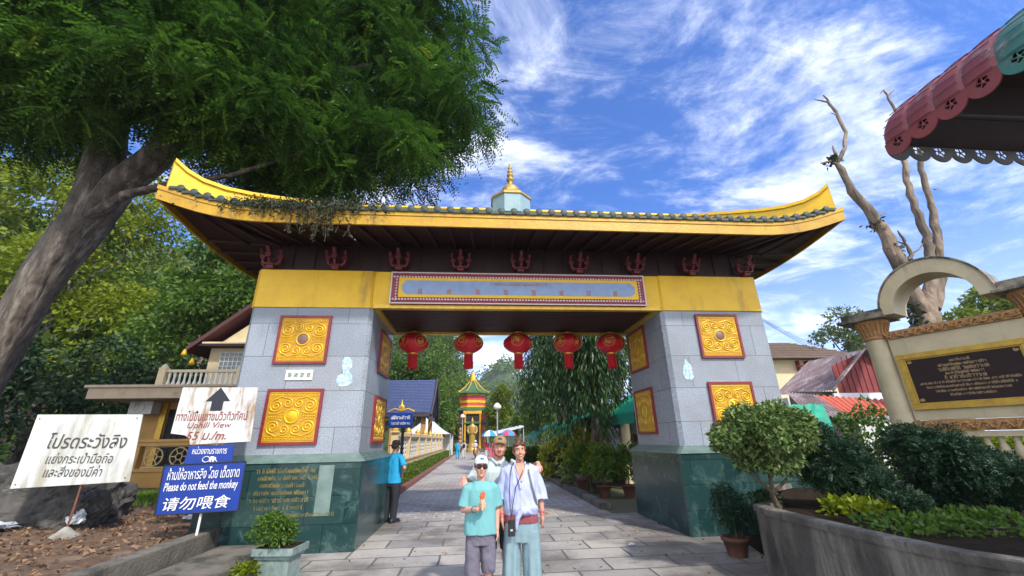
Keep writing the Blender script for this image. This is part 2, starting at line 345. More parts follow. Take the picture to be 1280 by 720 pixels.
class MB:
    def __init__(s): s.v = []; s.f = []; s.m = []; s.s = []
    def add(s, vs, fs, mi=0, smooth=False):
        k = len(s.v); s.v.extend([tuple(v) for v in vs])
        for f in fs: s.f.append([i+k for i in f]); s.m.append(mi); s.s.append(smooth)
        return s
    def box(s, c, d, mi=0, rot=None):
        x, y, z = d[0]/2, d[1]/2, d[2]/2
        vs = [Vector(p) for p in ((-x,-y,-z),(x,-y,-z),(x,y,-z),(-x,y,-z),(-x,-y,z),(x,-y,z),(x,y,z),(-x,y,z))]
        if rot is not None: vs = [rot @ v for v in vs]
        return s.add([v+Vector(c) for v in vs], [(0,3,2,1),(4,5,6,7),(0,1,5,4),(1,2,6,5),(2,3,7,6),(3,0,4,7)], mi)
    def span(s, a, b, mi=0): return s.box([(a[i]+b[i])/2 for i in range(3)], [abs(b[i]-a[i]) for i in range(3)], mi)
    def prism(s, poly, z0, z1, mi=0):
        n = len(poly)
        vs = [(p[0], p[1], z0) for p in poly]+[(p[0], p[1], z1) for p in poly]
        return s.add(vs, [tuple(range(n))[::-1], tuple(range(n, 2*n))]+[(i, (i+1) % n, n+(i+1) % n, n+i) for i in range(n)], mi)
    def loft(s, rings, mi=0, smooth=True, cap=True, closed=True):
        n = len(rings[0]); vs = [p for r in rings for p in r]; fs = []
        for k in range(len(rings)-1):
            for i in range(n if closed else n-1):
                j = (i+1) % n; fs.append((k*n+i, k*n+j, (k+1)*n+j, (k+1)*n+i))
        s.add(vs, fs, mi, smooth)
        if cap and closed:
            s.add(rings[0], [tuple(range(n))[::-1]], mi); s.add(rings[-1], [tuple(range(n))], mi)
        return s
    def tube(s, path, rad, n=8, mi=0, cap=True, flat=1.0, smooth=True):
        path = [Vector(p) for p in path]
        if not isinstance(rad, (list, tuple, np.ndarray)): rad = [rad]*len(path)
        rings = []; ref = None
        for i, p in enumerate(path):
            t = (path[min(i+1, len(path)-1)]-path[max(i-1, 0)])
            t = t.normalized() if t.length > 1e-9 else Vector((0, 0, 1))
            if ref is None:
                ref = Vector((0, 0, 1)) if abs(t.z) < .9 else Vector((1, 0, 0))
            a = ref - t*ref.dot(t)
            a = a.normalized() if a.length > 1e-6 else t.orthogonal().normalized()
            b = t.cross(a); ref = a
            rings.append([p + a*(math.cos(2*math.pi*k/n)*rad[i]*flat) + b*(math.sin(2*math.pi*k/n)*rad[i]) for k in range(n)])
        return s.loft(rings, mi, smooth, cap)
    def lathe(s, prof, n=16, c=(0, 0, 0), mi=0, smooth=True, rot=0, cap=True):
        rings = [[(c[0]+r*math.cos(2*math.pi*k/n+rot), c[1]+r*math.sin(2*math.pi*k/n+rot), c[2]+z) for k in range(n)] for r, z in prof]
        return s.loft(rings, mi, smooth, cap)
    def ell(s, c, r, n=12, k=8, mi=0, rot=None):
        c = Vector(c); rings = []
        for i in range(k+1):
            t = math.pi*i/k; q = max(math.sin(t), .02)
            ring = [Vector((q*math.cos(2*math.pi*j/n)*r[0], q*math.sin(2*math.pi*j/n)*r[1], -math.cos(t)*r[2])) for j in range(n)]
            if rot is not None: ring = [rot @ v for v in ring]
            rings.append([v+c for v in ring])
        return s.loft(rings, mi, True, True)
    def grid(s, fn, nu, nv, mi=0, smooth=True):
        vs = [fn(i/nu, j/nv) for i in range(nu+1) for j in range(nv+1)]
        fs = [(i*(nv+1)+j, (i+1)*(nv+1)+j, (i+1)*(nv+1)+j+1, i*(nv+1)+j+1) for i in range(nu) for j in range(nv)]
        return s.add(vs, fs, mi, smooth)
    def mesh(s, name):
        me = bpy.data.meshes.new(name); me.from_pydata([tuple(v) for v in s.v], [], s.f)
        me.polygons.foreach_set('material_index', s.m); me.polygons.foreach_set('use_smooth', s.s); me.update()
        return me
    def build(s, name, mats, parent=None, loc=(0, 0, 0), rot=(0, 0, 0), bevel=0):
        o = link(name, s.mesh(name), mats, parent, loc, rot)
        if bevel:
            md = o.modifiers.new('bevel', 'BEVEL'); md.width = bevel; md.segments = 2; md.limit_method = 'ANGLE'; md.angle_limit = R(40)
        return o

# ------------------------------------------------------------------ lettering
def text_mesh(body, width=None, height=None, depth=.003, shear=0, bold=0):
    cu = bpy.data.curves.new('lettering', 'FONT'); cu.body = body; cu.align_x = 'CENTER'; cu.align_y = 'CENTER'
    cu.size = 1; cu.extrude = 0; cu.shear = shear; cu.offset = bold; cu.resolution_u = 3
    o = bpy.data.objects.new('lettering', cu); col.objects.link(o)
    dg = bpy.context.evaluated_depsgraph_get(); dg.update()
    me = bpy.data.meshes.new_from_object(o.evaluated_get(dg))
    bpy.data.objects.remove(o); bpy.data.curves.remove(cu)
    n = len(me.vertices); co = np.empty(n*3); me.vertices.foreach_get('co', co); co = co.reshape(-1, 3)
    lo, hi = co.min(0), co.max(0); w, h = hi[0]-lo[0], hi[1]-lo[1]
    sx = width/w if width else height/h
    sy = height/h if height else sx
    c = (lo+hi)/2
    q = np.zeros_like(co); q[:, 0] = (co[:, 0]-c[0])*sx; q[:, 2] = (co[:, 1]-c[1])*sy; q[:, 1] = -depth
    me.vertices.foreach_set('co', q.ravel()); me.update()
    return me
def lettering(body, mat, parent, loc, width=None, height=None, rot=(0, 0, 0), shear=0, bold=0, name='lettering'):
    return link(name, text_mesh(body, width, height, .003, shear, bold), mat, parent, loc, rot)
def scribble(mb, cx, cz, w, h, rng, y=0, gap=.25, mi=0, th=.16):
    """a line of worn writing too small to be read: loops, stems and hooks"""
    x = cx-w/2; t = h*th
    while x < cx+w/2-h*.4:
        cw = h*rng.uniform(.45, .75)
        if rng.random() < gap*.35: x += cw*.8; continue
        k = rng.integers(0, 4)
        def bar(x0, z0, x1, z1):
            a, b = Vector((x0, 0, z0)), Vector((x1, 0, z1)); d = (b-a); l = d.length
            ang = math.atan2(d.z, d.x)
            mb.box(((x0+x1)/2, y, (z0+z1)/2), (l+t, .004, t), mi, Matrix.Rotation(-ang, 3, 'Y'))
        bar(x+cw*.8, cz-h*.5, x+cw*.8, cz+h*.35)
        if k != 1: bar(x+cw*.15, cz+h*.35, x+cw*.8, cz+h*.38)
        if k != 2: bar(x+cw*.15, cz-h*.45, x+cw*.15, cz+h*.2)
        if k == 0: bar(x+cw*.15, cz-h*.45, x+cw*.5, cz-h*.1)
        if k == 3: bar(x+cw*.2, cz+h*.62, x+cw*.75, cz+h*.66)
        x += cw*1.15
def glyph(mb, cx, cz, s, rng, y=0, mi=0, th=.1):
    """a worn square character"""
    t = s*th
    for k in range(3): mb.box((cx+rng.uniform(-.06, .06)*s, y, cz+s*(-.38+.36*k)), (s*rng.uniform(.5, .95), .004, t), mi)
    for k in range(2): mb.box((cx+s*(-.22+.44*k), y-.0015, cz+rng.uniform(-.1, .1)*s), (t, .004, s*rng.uniform(.6, .95)), mi)
    mb.box((cx, y-.003, cz), (t, .004, s*.9), mi, Matrix.Rotation(rng.uniform(-.8, .8), 3, 'Y'))

# ------------------------------------------------------------------ foliage
def fast_mesh(name, V, F, tint=None):
    """V (n,3), F (m,4) quads"""
    me = bpy.data.meshes.new(name); n, k = len(V), len(F)
    me.vertices.add(n); me.vertices.foreach_set('co', np.ascontiguousarray(V, dtype=np.float32).ravel())
    me.loops.add(k*4); me.loops.foreach_set('vertex_index', np.ascontiguousarray(F, dtype=np.int32).ravel())
    me.polygons.add(k); me.polygons.foreach_set('loop_start', np.arange(0, k*4, 4, dtype=np.int32))
    me.update(calc_edges=True)
    if tint is not None:
        a = me.attributes.new('tint', 'FLOAT', 'POINT'); a.data.foreach_set('value', np.ascontiguousarray(tint, dtype=np.float32))
    return me
def unit(a): return a/np.maximum(np.linalg.norm(a, axis=-1, keepdims=True), 1e-9)
def rand_dirs(n, rng): return unit(rng.normal(size=(n, 3)))
def leaves(P, D, L, W, rng, tint, fold=.0):
    """rhombic leaves from base P along D; L, W lengths and widths"""
    n = len(P); D = unit(D); side = unit(np.cross(D, rand_dirs(n, rng)))
    L = np.broadcast_to(np.asarray(L, float), (n,))[:, None]; W = np.broadcast_to(np.asarray(W, float), (n,))[:, None]
    V = np.stack([P, P+D*L*.45+side*W*.5, P+D*L, P+D*L*.45-side*W*.5], 1).reshape(-1, 3)
    F = np.arange(n*4).reshape(n, 4)
    return V, F, np.repeat(tint, 4)
def sprays(P, D, U, rl, npair, ll, lw, rng, tint, droop=.35):
    """compound leaves: rachis from P along D (droops), npair pairs of leaflets"""
    n = len(P); D = unit(D); S = unit(np.cross(D, U)); t = np.linspace(.12, 1, npair)
    rl = np.broadcast_to(np.asarray(rl, float), (n,))
    base = P[:, None]+D[:, None]*(rl[:, None]*t)[..., None]
    base[..., 2] -= (rl[:, None]*t**2)*droop
    out_v, out_t = [], []
    for sg in (-1, 1):
        d = unit(S[:, None]*sg+D[:, None]*.45+np.array([0, 0, -.25])+rng.normal(scale=.13, size=(n, npair, 3)))
        wv = unit(np.cross(d, np.broadcast_to(U[:, None], d.shape)+rng.normal(scale=.3, size=d.shape)))
        taper = (1-.45*np.abs(t-.5)*1.4)[None, :, None]
        V = np.stack([base, base+d*ll*.5*taper+wv*lw*.5, base+d*ll*taper, base+d*ll*.5*taper-wv*lw*.5], 2)
        out_v.append(V.reshape(-1, 3)); out_t.append(np.repeat(np.repeat(tint, npair), 4))
    V = np.concatenate(out_v); T = np.concatenate(out_t)
    return V, np.arange(len(V)).reshape(-1, 4), T
def clump_points(ells, n, rng, shell=.45, low=-.75):
    """points spread in the outer part of a set of ellipsoids (cx,cy,cz,rx,ry,rz); returns position and outward direction"""
    E = np.array(ells, float); wgt = (E[:, 3]*E[:, 4]+E[:, 4]*E[:, 5]+E[:, 3]*E[:, 5]); wgt /= wgt.sum()
    k = rng.choice(len(E), size=n, p=wgt); d = rand_dirs(n, rng); d[:, 2] = np.where(d[:, 2] < low, -d[:, 2]*.5, d[:, 2]); d = unit(d)
    r = 1-shell*rng.random(n)**1.6
    lump = 1+.16*np.sin(d[:, 0]*5+k)*np.sin(d[:, 1]*6+k*2)+.12*np.sin(d[:, 2]*7+k*3)
    P = E[k, :3]+d*E[k, 3:]*(r*lump)[:, None]
    return P, d
def sub_clumps(ells, per, f, rng):
    """small leafy bunches on the surface of big ones"""
    out_ = []
    for e in ells:
        e = np.array(e, float)
        for _ in range(per):
            d = unit(rng.normal(size=3)); d[2] = abs(d[2])*.9-.25 if rng.random() < .8 else d[2]
            q = f*rng.uniform(.65, 1.3)
            out_.append(tuple(e[:3]+d*e[3:]*rng.uniform(.72, 1.0))+tuple(e[3:]*q))
    return out_
def crown_mesh(name, ells, n, L, W, rng, hang=.35, spread=.7, shell=.5, tint_lo=0, tint_hi=1, low=-.75):
    P, d = clump_points(ells, n, rng, shell, low)
    D = d*spread+rand_dirs(n, rng)*.6; D[:, 2] -= hang
    tint = np.clip(rng.uniform(tint_lo, tint_hi, n)*.75+.25*rng.random(), 0, 1)
    V, F, T = leaves(P, D, L*rng.uniform(.7, 1.3, n), W*rng.uniform(.7, 1.3, n), rng, tint)
    return fast_mesh(name, V, F, T)
def limb(mb, a, b, r0, r1, rng, n=7, wob=.06, seg=6, mi=0):
    a, b = Vector(a), Vector(b); L = (b-a).length; pts = []
    for i in range(seg+1):
        t = i/seg; p = a.lerp(b, t); s = math.sin(math.pi*t)*wob*L
        pts.append(p+Vector((rng.normal()*s*.6, rng.normal()*s*.6, rng.normal()*s*.3)))
    mb.tube(pts, [r0+(r1-r0)*(i/seg) for i in range(seg+1)], n, mi)
    return pts
def leafy_tree(name, label, cat, base, h, tr, ells, n, L, W, mat, seed, group=None, bark='bark', hang=.35, per=5, f=.5, shell=.5, limbs=True):
    """ells relative to the base"""
    rng = np.random.default_rng(seed); t = thing(name, label, cat, base, 0, group)
    mb = MB(); top = min(e[2] for e in ells)
    limb(mb, (0, 0, -.1), (0, 0, top), tr, tr*.7, rng, 9, .03)
    if limbs:
        for e in ells:
            limb(mb, (0, 0, top-.15*h*rng.random()), (e[0], e[1], e[2]+e[5]*.3), tr*.55, tr*.14, rng, 6, .06)
    mb.build('trunk', bark, t)
    link('crown', crown_mesh('crown', sub_clumps(ells, per, f, rng)+[tuple(e[:3])+tuple(np.array(e[3:])*.8) for e in ells], n, L, W, rng, hang, shell=shell), mat, t)
    return t
# ------------------------------------------------------------------ ground, road, kerbs
GX, GY = .905, 7.683                     # gate: middle of its front face
def sheet(name, pts, z, mat, kind='structure'):
    me = bpy.data.meshes.new(name); me.from_pydata([(p[0], p[1], z) for p in pts], [], [tuple(range(len(pts)))])
    return tag(link(name, me, mat), kind=kind)
sheet('ground', [(-900, -60), (900, -60), (900, 1500), (-900, 1500)], 0, 'ground_green')
sheet('forecourt_paving', [(-4, -25), (3.45, -25), (3.6, 5.4), (7.2, 7.4), (7.2, 10.05), (-4.6, 10.05), (-4, 7.4)], .006, 'slab_paving')
sheet('road', [(-2.35, 10.05), (3.1, 10.05), (3.0, 70), (-2.35, 70)], .006, 'small_paving')
sheet('plaza', [(-9, 70), (9, 70), (9, 62), (3.0, 62), (3.0, 58), (-2.35, 58), (-2.35, 62), (-9, 62)][::-1], .010, 'pale_concrete')
mb = MB(); mb.span((-2.62, 13.6, 0), (-2.35, 52, .16)); mb.build('planting_kerb', 'red_kerb', bevel=.015)['kind'] = 'structure'
mb = MB()
for k in range(14):
    y = 10.6+k*2.2; mb.span((3.02+.004*(k % 2), y, 0), (3.28, y+2.17, .14+.012*((k*7) % 3)))
mb.build('road_kerb', 'old_concrete', bevel=.02)['kind'] = 'structure'
# raised earth left of the forecourt, held by the two low walls
def bank(u, v):
    x = -4.15-u*22; y = 1+v*16
    z = .33+.07*mnoise.noise(Vector((x*.7, y*.7, 0)))+.03*mnoise.noise(Vector((x*3, y*3, 2)))
    z += .5*max(0, (-x-8)/12)*max(0, min(1, (y-6)/4))
    return (x, y, z-(.08 if u < .01 else 0))
mb = MB(); mb.grid(bank, 90, 70); mb.build('earth_bank', 'earth')['kind'] = 'structure'
mb = MB(); pts = []
mb.prism([(-4.22, 1.0), (-4.0, 1.0), (-3.88, 8.0), (-4.1, 8.0)], -.05, .40)
wl = mb.build('low_garden_wall', 'old_concrete', bevel=.018); tag(wl, 'low mossy concrete wall holding the brown earth bank at left', 'wall')
mb = MB(); mb.prism([(-3.86, 1.0), (-3.2, 1.0), (-2.86, 7.35), (-3.76, 7.35)], 0, .2)
st = mb.build('concrete_step', 'old_concrete', bevel=.018); tag(st, 'long stained concrete step below the low garden wall', 'step')
mb = MB(); mb.prism([(-3.0, 3.0), (-2.55, 3.0), (-2.3, 5.75), (-2.75, 5.75)], .0, .13)
st = mb.build('concrete_step', 'pale_concrete', bevel=.018); tag(st, 'lowest paler concrete step in front of the stone planter', 'step')

# ------------------------------------------------------------------ the gate
WI, WO, T = 2.89, 5.135, 2.152
ZB, ZY, ZT = 1.377, 4.035, 4.80
gate = thing('entrance_gate', 'granite clad temple gate with yellow beam and upswept tiled roof over the road', 'gate', (GX, GY, 0))
def chamfered(x0, x1, y0, y1, c):
    return [(x0+c, y0), (x1-c, y0), (x1, y0+c), (x1, y1-c), (x1-c, y1), (x0+c, y1), (x0, y1-c), (x0, y0+c)]
def spiral(cx, cz, r0, turns, sg, start, y):
    n = int(26*turns); p = []
    for i in range(n+1):
        a = start+sg*2*math.pi*turns*i/n; r = r0*(1-.86*i/n)
        p.append((cx+r*math.cos(a), y, cz+r*math.sin(a)))
    return p
def relief_panel(w, h, ring_dark):
    """faces -y; origin at the centre of its back"""
    mb = MB(); fw = .045
    mb.span((-w/2+fw, -.03, -h/2+fw), (w/2-fw, 0, h/2-fw), 3)
    for sx in (-1, 1): mb.span((sx*w/2, -.045, -h/2), (sx*(w/2-fw), 0, h/2), 1)
    for sz in (-1, 1): mb.span((-w/2+fw, -.0445, sz*h/2), (w/2-fw, 0, sz*(h/2-fw)), 1)
    iw, ih = w/2-fw, h/2-fw; y = -.032
    for sz in (-1, 1):
        for q, tr in ((.93, .006), (.80, .006)):
            mb.tube([(-iw*.95, y, sz*ih*q), (iw*.95, y, sz*ih*q)], tr, 6, 0)
        for k in range(15):
            mb.ell((-iw*.9+1.8*iw*k/14, y, sz*ih*.865), (.013, .012, .012), 6, 4, 0)
    for sx in (-1, 1):
        for k in range(6): mb.ell((sx*iw*(.45+.085*k), y, 0), (.014, .012, .014), 6, 4, 0)
        mb.tube([(sx*iw*.36, y, .026), (sx*iw*.95, y, .026)], .006, 5, 0)
        mb.tube([(sx*iw*.36, y, -.026), (sx*iw*.95, y, -.026)], .006, 5, 0)
        for sz in (-1, 1):
            r = min(iw*.27, ih*.3)
            mb.tube(spiral(sx*iw*.66, sz*ih*.42, r, 2.1, -sx*sz, math.pi/2*sz, y), .0125, 6, 0)
            mb.tube(spiral(sx*iw*.22, sz*ih*.52, r*.72, 1.7, sx*sz, math.pi/2*sz, y), .0115, 6, 0)
            mb.tube([(sx*iw*.66, y, sz*(ih*.42+r)), (sx*iw*.5, y, sz*ih*.79), (sx*iw*.36, y, sz*ih*.74), (sx*iw*.22, y, sz*(ih*.52+r*.72))], .011, 6, 0)
            mb.tube([(sx*iw*.92, y, sz*ih*.15), (sx*iw*.85, y, sz*ih*.1), (sx*iw*.5, y, sz*ih*.12), (sx*iw*.36, y, sz*ih*.2)], .009, 6, 0)
    rr = min(iw, ih)*.27
    mb.tube([(rr*math.cos(a), y, rr*math.sin(a)) for a in np.linspace(0, 2*math.pi, 33)], .016, 7, 0)
    if ring_dark: mb.loft([[(q*math.cos(a), yy, q*math.sin(a)) for a in np.linspace(0, 2*math.pi, 28, endpoint=False)] for q, yy in ((rr*.93, y+.004), (rr*.75, y-.008), (.004, y-.010))], 2, True, False)
    else: mb.loft([[(q*math.cos(a), yy, q*math.sin(a)) for a in np.linspace(0, 2*math.pi, 28, endpoint=False)] for q, yy in ((rr*.93, y+.004), (rr*.6, y-.014), (.004, y-.018))], 0, True, False)
    return mb.mesh('relief_panel')
for sg, word in ((-1, 'left'), (1, 'right')):
    x0, x1 = (-WO, -WI) if sg < 0 else (WI, WO)
    mb = MB(); mb.prism(chamfered(x0, x1, 0, T, .07), ZB+.06, ZY)
    pil = mb.build('pillar', 'granite', gate)
    mb = MB(); bo = .14; mb.prism(chamfered(x0-bo, x1+bo, -bo, T+bo, .03), 0, ZB-.07)
    mb.build('marble_base', 'green_marble', pil)
    mb = MB()
    for k, (d, za, zb_) in enumerate(((bo+.02, ZB-.07, ZB-.035), (bo-.02, ZB-.035, ZB), (bo-.07, ZB, ZB+.03), (.03, ZB+.03, ZB+.06))):
        mb.prism(chamfered(x0-d, x1+d, -d, T+d, .05), za, zb_)
    mb.build('ledge', 'green_slate', pil)
    if sg < 0:
        for w, h, cx, cz, dk in ((.93, .91, -4.085, 3.41, 1), (.95, .93, -4.06, 2.05, 0)):
            link('relief_panel', relief_panel(w, h, dk), ['gold', 'maroon', 'dark_disc', 'gold_recess_shade'], pil, (cx, -.002, cz))
        for cz in (3.38, 2.03):
            link('relief_panel', relief_panel(1.04, .9, 0), ['gold_trim', 'maroon', 'dark_disc', 'gold_recess_shade'], pil, (-WI+.002, 1.32, cz), (0, 0, R(90)))
        mb = MB(); mb.span((-4.29, -.02, 2.67), (-3.82, -.002, 2.85), 0); rng = np.random.default_rng(3)
        for k in range(4): glyph(mb, -4.215+.107*k, 2.76, .085, rng, -.022, 1)
        mb.build('stone_plate', ['fence_panel', 'green_slate'], pil)
        # worn inscription on the base
        mb = MB(); rng = np.random.default_rng(11)
        for k, (cx, w, h) in enumerate(((-3.95, .95, .06), (-3.9, 1.0, .055), (-3.98, .7, .055), (-3.98, .9, .05), (-4.0, .9, .055), (-4.0, .75, .05), (-3.75, 1.3, .045))):
            scribble(mb, cx, 1.19-.108*k, w, h, rng, -bo-.004)
        mb.build('inscription', 'lettering_gold', pil)
        mb = MB(); mb.span((-3.44, -bo-.003, .52), (-3.2, -bo+.01, 1.26))
        mb.build('repair_slab', 'green_slate', pil)
        sx_, sz_ = -3.25, 2.82
    else:
        for w, h, cx, cz, dk in ((.90, .91, 4.04, 3.50, 1), (.90, .90, 4.05, 2.13, 0)):
            link('relief_panel', relief_panel(w, h, dk), ['gold', 'maroon', 'dark_disc', 'gold_recess_shade'], pil, (cx, -.002, cz))
        for cz in (3.5, 2.13):
            link('relief_panel', relief_panel(1.0, .95, 0), ['gold_trim', 'maroon', 'dark_disc', 'gold_recess_shade'], pil, (WI-.002, 1.4, cz), (0, 0, R(-90)))
        sx_, sz_ = 3.24, 2.84
    # remains of a torn blue and white sticker
    mb = MB()
    prof = [(-.06, .26), (.02, .27), (.09, .2), (.1, .08), (.05, 0), (.12, -.08), (.14, -.2), (.06, -.26), (-.08, -.27), (-.15, -.2), (-.14, -.08), (-.04, -.03), (-.08, .06), (-.09, .18)]
    if sg > 0: prof = [(.0, .2), (.04, .14), (.1, .06), (.11, -.16), (.06, -.22), (-.06, -.2), (-.1, -.1), (-.06, .05)]
    n = len(prof); mb.add([(sx_+a, -.003, sz_+b) for a, b in prof]+[(sx_+a, -.007, sz_+b) for a, b in prof], [tuple(range(n, 2*n))]+[(i, n+i, n+(i+1) % n, (i+1) % n) for i in range(n)])
    mb.build('torn_sticker', 'crest_blue', pil)
# beam
mb = MB()
for x0, x1 in ((-WO, -WI), (WI, WO)): mb.prism(chamfered(x0-.025, x1+.025, -.025, T+.025, .09), ZY, ZT)
mb.span((-WI-.02, .0, ZY+.07), (WI+.02, T, ZT-.004))
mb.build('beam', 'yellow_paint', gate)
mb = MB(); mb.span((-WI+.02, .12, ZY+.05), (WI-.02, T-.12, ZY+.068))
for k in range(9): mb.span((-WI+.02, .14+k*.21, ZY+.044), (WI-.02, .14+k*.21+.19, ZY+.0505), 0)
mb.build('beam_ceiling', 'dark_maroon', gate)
mb = MB()
for y0, y1 in ((-.012, .12), (T-.12, T+.012)): mb.span((-WI+.0, y0, ZY+.0), (WI-.0, y1, ZY+.069))
for s_ in (-1, 1): mb.span((s_*(WI-.0), .12, ZY), (s_*(WI-.1), T-.12, ZY+.049))
mb.build('beam_edge', 'gold_trim', gate)
# name board
BW, BZ0, BZ1 = 2.57, ZY+.075, ZT-.03
mb = MB(); mb.span((-BW, -.07, BZ0), (BW, -.002, BZ1), 0)
fx, fz = .12, .12; zc = (BZ0+BZ1)/2
for z0, z1 in ((BZ0, BZ0+.02), (BZ1-.02, BZ1)): mb.span((-BW-.012, -.085, z0), (BW+.012, -.071, z1), 1)
for x_ in (-BW, BW): mb.span((x_-.012, -.0845, BZ0+.02), (x_+.012, -.071, BZ1-.02), 1)
for k in range(86):
    x_ = -BW+.05+k*(2*BW-.1)/85
    for z_, s_ in ((BZ1-.095, -1), (BZ0+.095, 1)):
        mb.ell((x_, -.07, z_), (.024, .010, .022), 6, 4, 1 if k % 1 == 0 else 0)
        mb.ell((x_, -.07, z_+s_*-.035), (.02, .012, .017), 6, 4, 2)
for k in range(9):
    for x_ in (-BW+.1, BW-.1): mb.ell((x_, -.07, BZ0+.08+k*.06), (.018, .010, .02), 6, 4, 1)
board = mb.build('name_board', ['maroon_lattice', 'pale_trim', 'maroon'], gate)
def octo(hw, hh, c, y): return [(-hw+c, y, zc-hh), (hw-c, y, zc-hh), (hw, y, zc-hh+c), (hw, y, zc+hh-c), (hw-c, y, zc+hh), (-hw+c, y, zc+hh), (-hw, y, zc+hh-c), (-hw, y, zc-hh+c)]
IH = (BZ1-BZ0)/2
mb = MB(); mb.loft([octo(BW-.15, IH-.125, .005, -.072), octo(BW-.15, IH-.125, .005, -.098)], 0, False)
mb.build('inner_frame', 'yellow_paint', board)
mb = MB(); mb.loft([octo(BW-.215, IH-.185, .085, -.0985), octo(BW-.215, IH-.185, .085, -.102)], 0, False)
mb.build('blue_field', 'board_blue', board)
mb = MB(); rng = np.random.default_rng(5)
for k in range(8): glyph(mb, -2.0+k*.562, zc-.085, .12, rng, -.104, 0)
scribble(mb, -.05, zc+.085, 1.15, .055, rng, -.104, gap=.2)
mb.build('lettering', 'lettering_rust', board)
# upper wall, brackets
ZS = 5.42
mb = MB(); mb.span((-WO+.12, .12, ZT-.002), (WO-.12, T-.12, ZS+.05)); mb.span((-WO+.02, .0, ZT), (WO-.02, .118, ZT+.035))
for k in range(24):
    mb.span((-WO+.2+k*.42, .095, ZT+.06), (-WO+.2+k*.42+.36, .119, ZS-.06))
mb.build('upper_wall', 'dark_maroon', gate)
def bracket_mb():
    b = MB()
    b.span((-.09, -.12, 0), (.09, .06, .09)); b.span((-.12, -.15, .09), (.12, .06, .13))
    for sg in (-1, 1):
        b.tube([(sg*.06, -.05, .13), (sg*.15, -.05, .14), (sg*.21, -.05, .2), (sg*.22, -.05, .3)], [.05, .055, .05, .05], 7)
        b.span((sg*.16, -.11, .29), (sg*.28, .01, .36)); b.span((sg*.145, -.125, .36), (sg*.295, .02, .40))
        b.tube([(sg*.22, -.06, .40), (sg*.25, -.12, .47), (sg*.24, -.2, .55)], .045, 6)
    b.tube([(0, -.08, .13), (0, -.16, .2), (0, -.2, .28)], [.045, .05, .045], 7)
    b.span((-.06, -.26, .28), (.06, -.14, .35)); b.span((-.085, -.28, .35), (.085, -.11, .39))
    b.tube([(0, -.2, .39), (0, -.3, .5), (0, -.34, .58)], .05, 6)
    return b
bm_ = bracket_mb().mesh('bracket'); bm_.transform(Matrix.Diagonal((.72, .85, .64, 1)))
for k in range(9): link('bracket', bm_, 'bracket_maroon', gate, (-4.9+k*1.225, -.02, ZT+.01))
for y_, rz in ((.55, R(-90)), (1.6, R(-90))):
    link('bracket', bm_, 'bracket_maroon', gate, (-WO+.03, y_, ZT+.01), (0, 0, rz)); link('bracket', bm_, 'bracket_maroon', gate, (WO-.03, y_, ZT+.01), (0, 0, -rz))
# roof
EX, EY, YC = 6.36, 2.256, T/2
def rise_f(x): return .40*max(0, (abs(x)-4.5)/(EX-4.5))**2
def rise_s(t): return .22+.18*t**2
def eave(i):
    """perimeter sample, i in 0..4: front, right, back, left"""
    k = int(i) % 4; f = i-int(i)
    if k == 0: x = -EX+2*EX*f; return x, YC-EY, rise_f(x)
    if k == 1: t = -1+2*f; return EX, YC+t*EY, rise_s(abs(t))
    if k == 2: x = EX-2*EX*f; return x, YC+EY, rise_f(x)
    t = 1-2*f; return -EX, YC+t*EY, rise_s(abs(t))
NP = 160
per = [eave(4*i/NP) for i in range(NP)]
Z0, FH = 5.19, .27
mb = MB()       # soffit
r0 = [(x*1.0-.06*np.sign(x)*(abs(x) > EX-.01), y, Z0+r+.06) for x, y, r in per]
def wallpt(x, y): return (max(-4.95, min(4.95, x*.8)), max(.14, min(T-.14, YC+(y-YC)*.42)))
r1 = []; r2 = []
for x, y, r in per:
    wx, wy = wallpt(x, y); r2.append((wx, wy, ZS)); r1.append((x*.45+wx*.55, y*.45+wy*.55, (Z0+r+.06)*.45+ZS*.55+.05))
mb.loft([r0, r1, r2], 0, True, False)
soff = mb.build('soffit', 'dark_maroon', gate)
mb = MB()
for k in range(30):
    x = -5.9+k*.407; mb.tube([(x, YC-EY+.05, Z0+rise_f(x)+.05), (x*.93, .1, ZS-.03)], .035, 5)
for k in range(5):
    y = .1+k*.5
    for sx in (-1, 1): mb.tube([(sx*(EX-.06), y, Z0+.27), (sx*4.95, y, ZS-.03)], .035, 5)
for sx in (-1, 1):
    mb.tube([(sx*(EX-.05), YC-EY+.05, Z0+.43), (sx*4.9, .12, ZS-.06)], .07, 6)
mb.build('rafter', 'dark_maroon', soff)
mb = MB()       # fascia
def off(x, y, d): return (x+(d if x > EX-.01 else -d if x < -EX+.01 else 0), y+(d if y > YC+EY-.01 else -d if y < YC-EY+.01 else 0))
rings = []
for d, z in ((0, 0), (.045, -.002), (.045, FH*.7), (.06, FH*.7), (.06, FH), (0, FH+.002)):
    rings.append([(*off(x, y, d), Z0+r+z) for x, y, r in per])
mb.loft(rings, 0, False, False)
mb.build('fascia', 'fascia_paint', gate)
ZR = 6.72
def roofz(x, y, front=True):
    d = (EY-abs(y-YC)) if front else (EX-abs(x)); s = max(0, min(1, d/EY))
    r = rise_f(x) if front else rise_s(abs(y-YC)/EY)
    return Z0+FH+.02+r*(1-s)**1.3+(ZR-Z0-FH)*(.55*s+.45*s*s)
mb = MB()
for sg in (-1, 1):
    def fr(u, v, sg=sg):
        d = v*EY; hw = EX-d; x = -hw+2*hw*u; y = YC+sg*(EY-d); return (x, y, roofz(x, y))
    mb.grid(fr, 40, 8)
    def sd_(u, v, sg=sg):
        d = v*EY; hh = EY-d; y = YC-hh+2*hh*u; x = sg*(EX-d); return (x, y, roofz(x, y, False))
    mb.grid(sd_, 12, 8)
roof = mb.build('roof', 'tile_green', gate)
mb = MB()
nx = 55
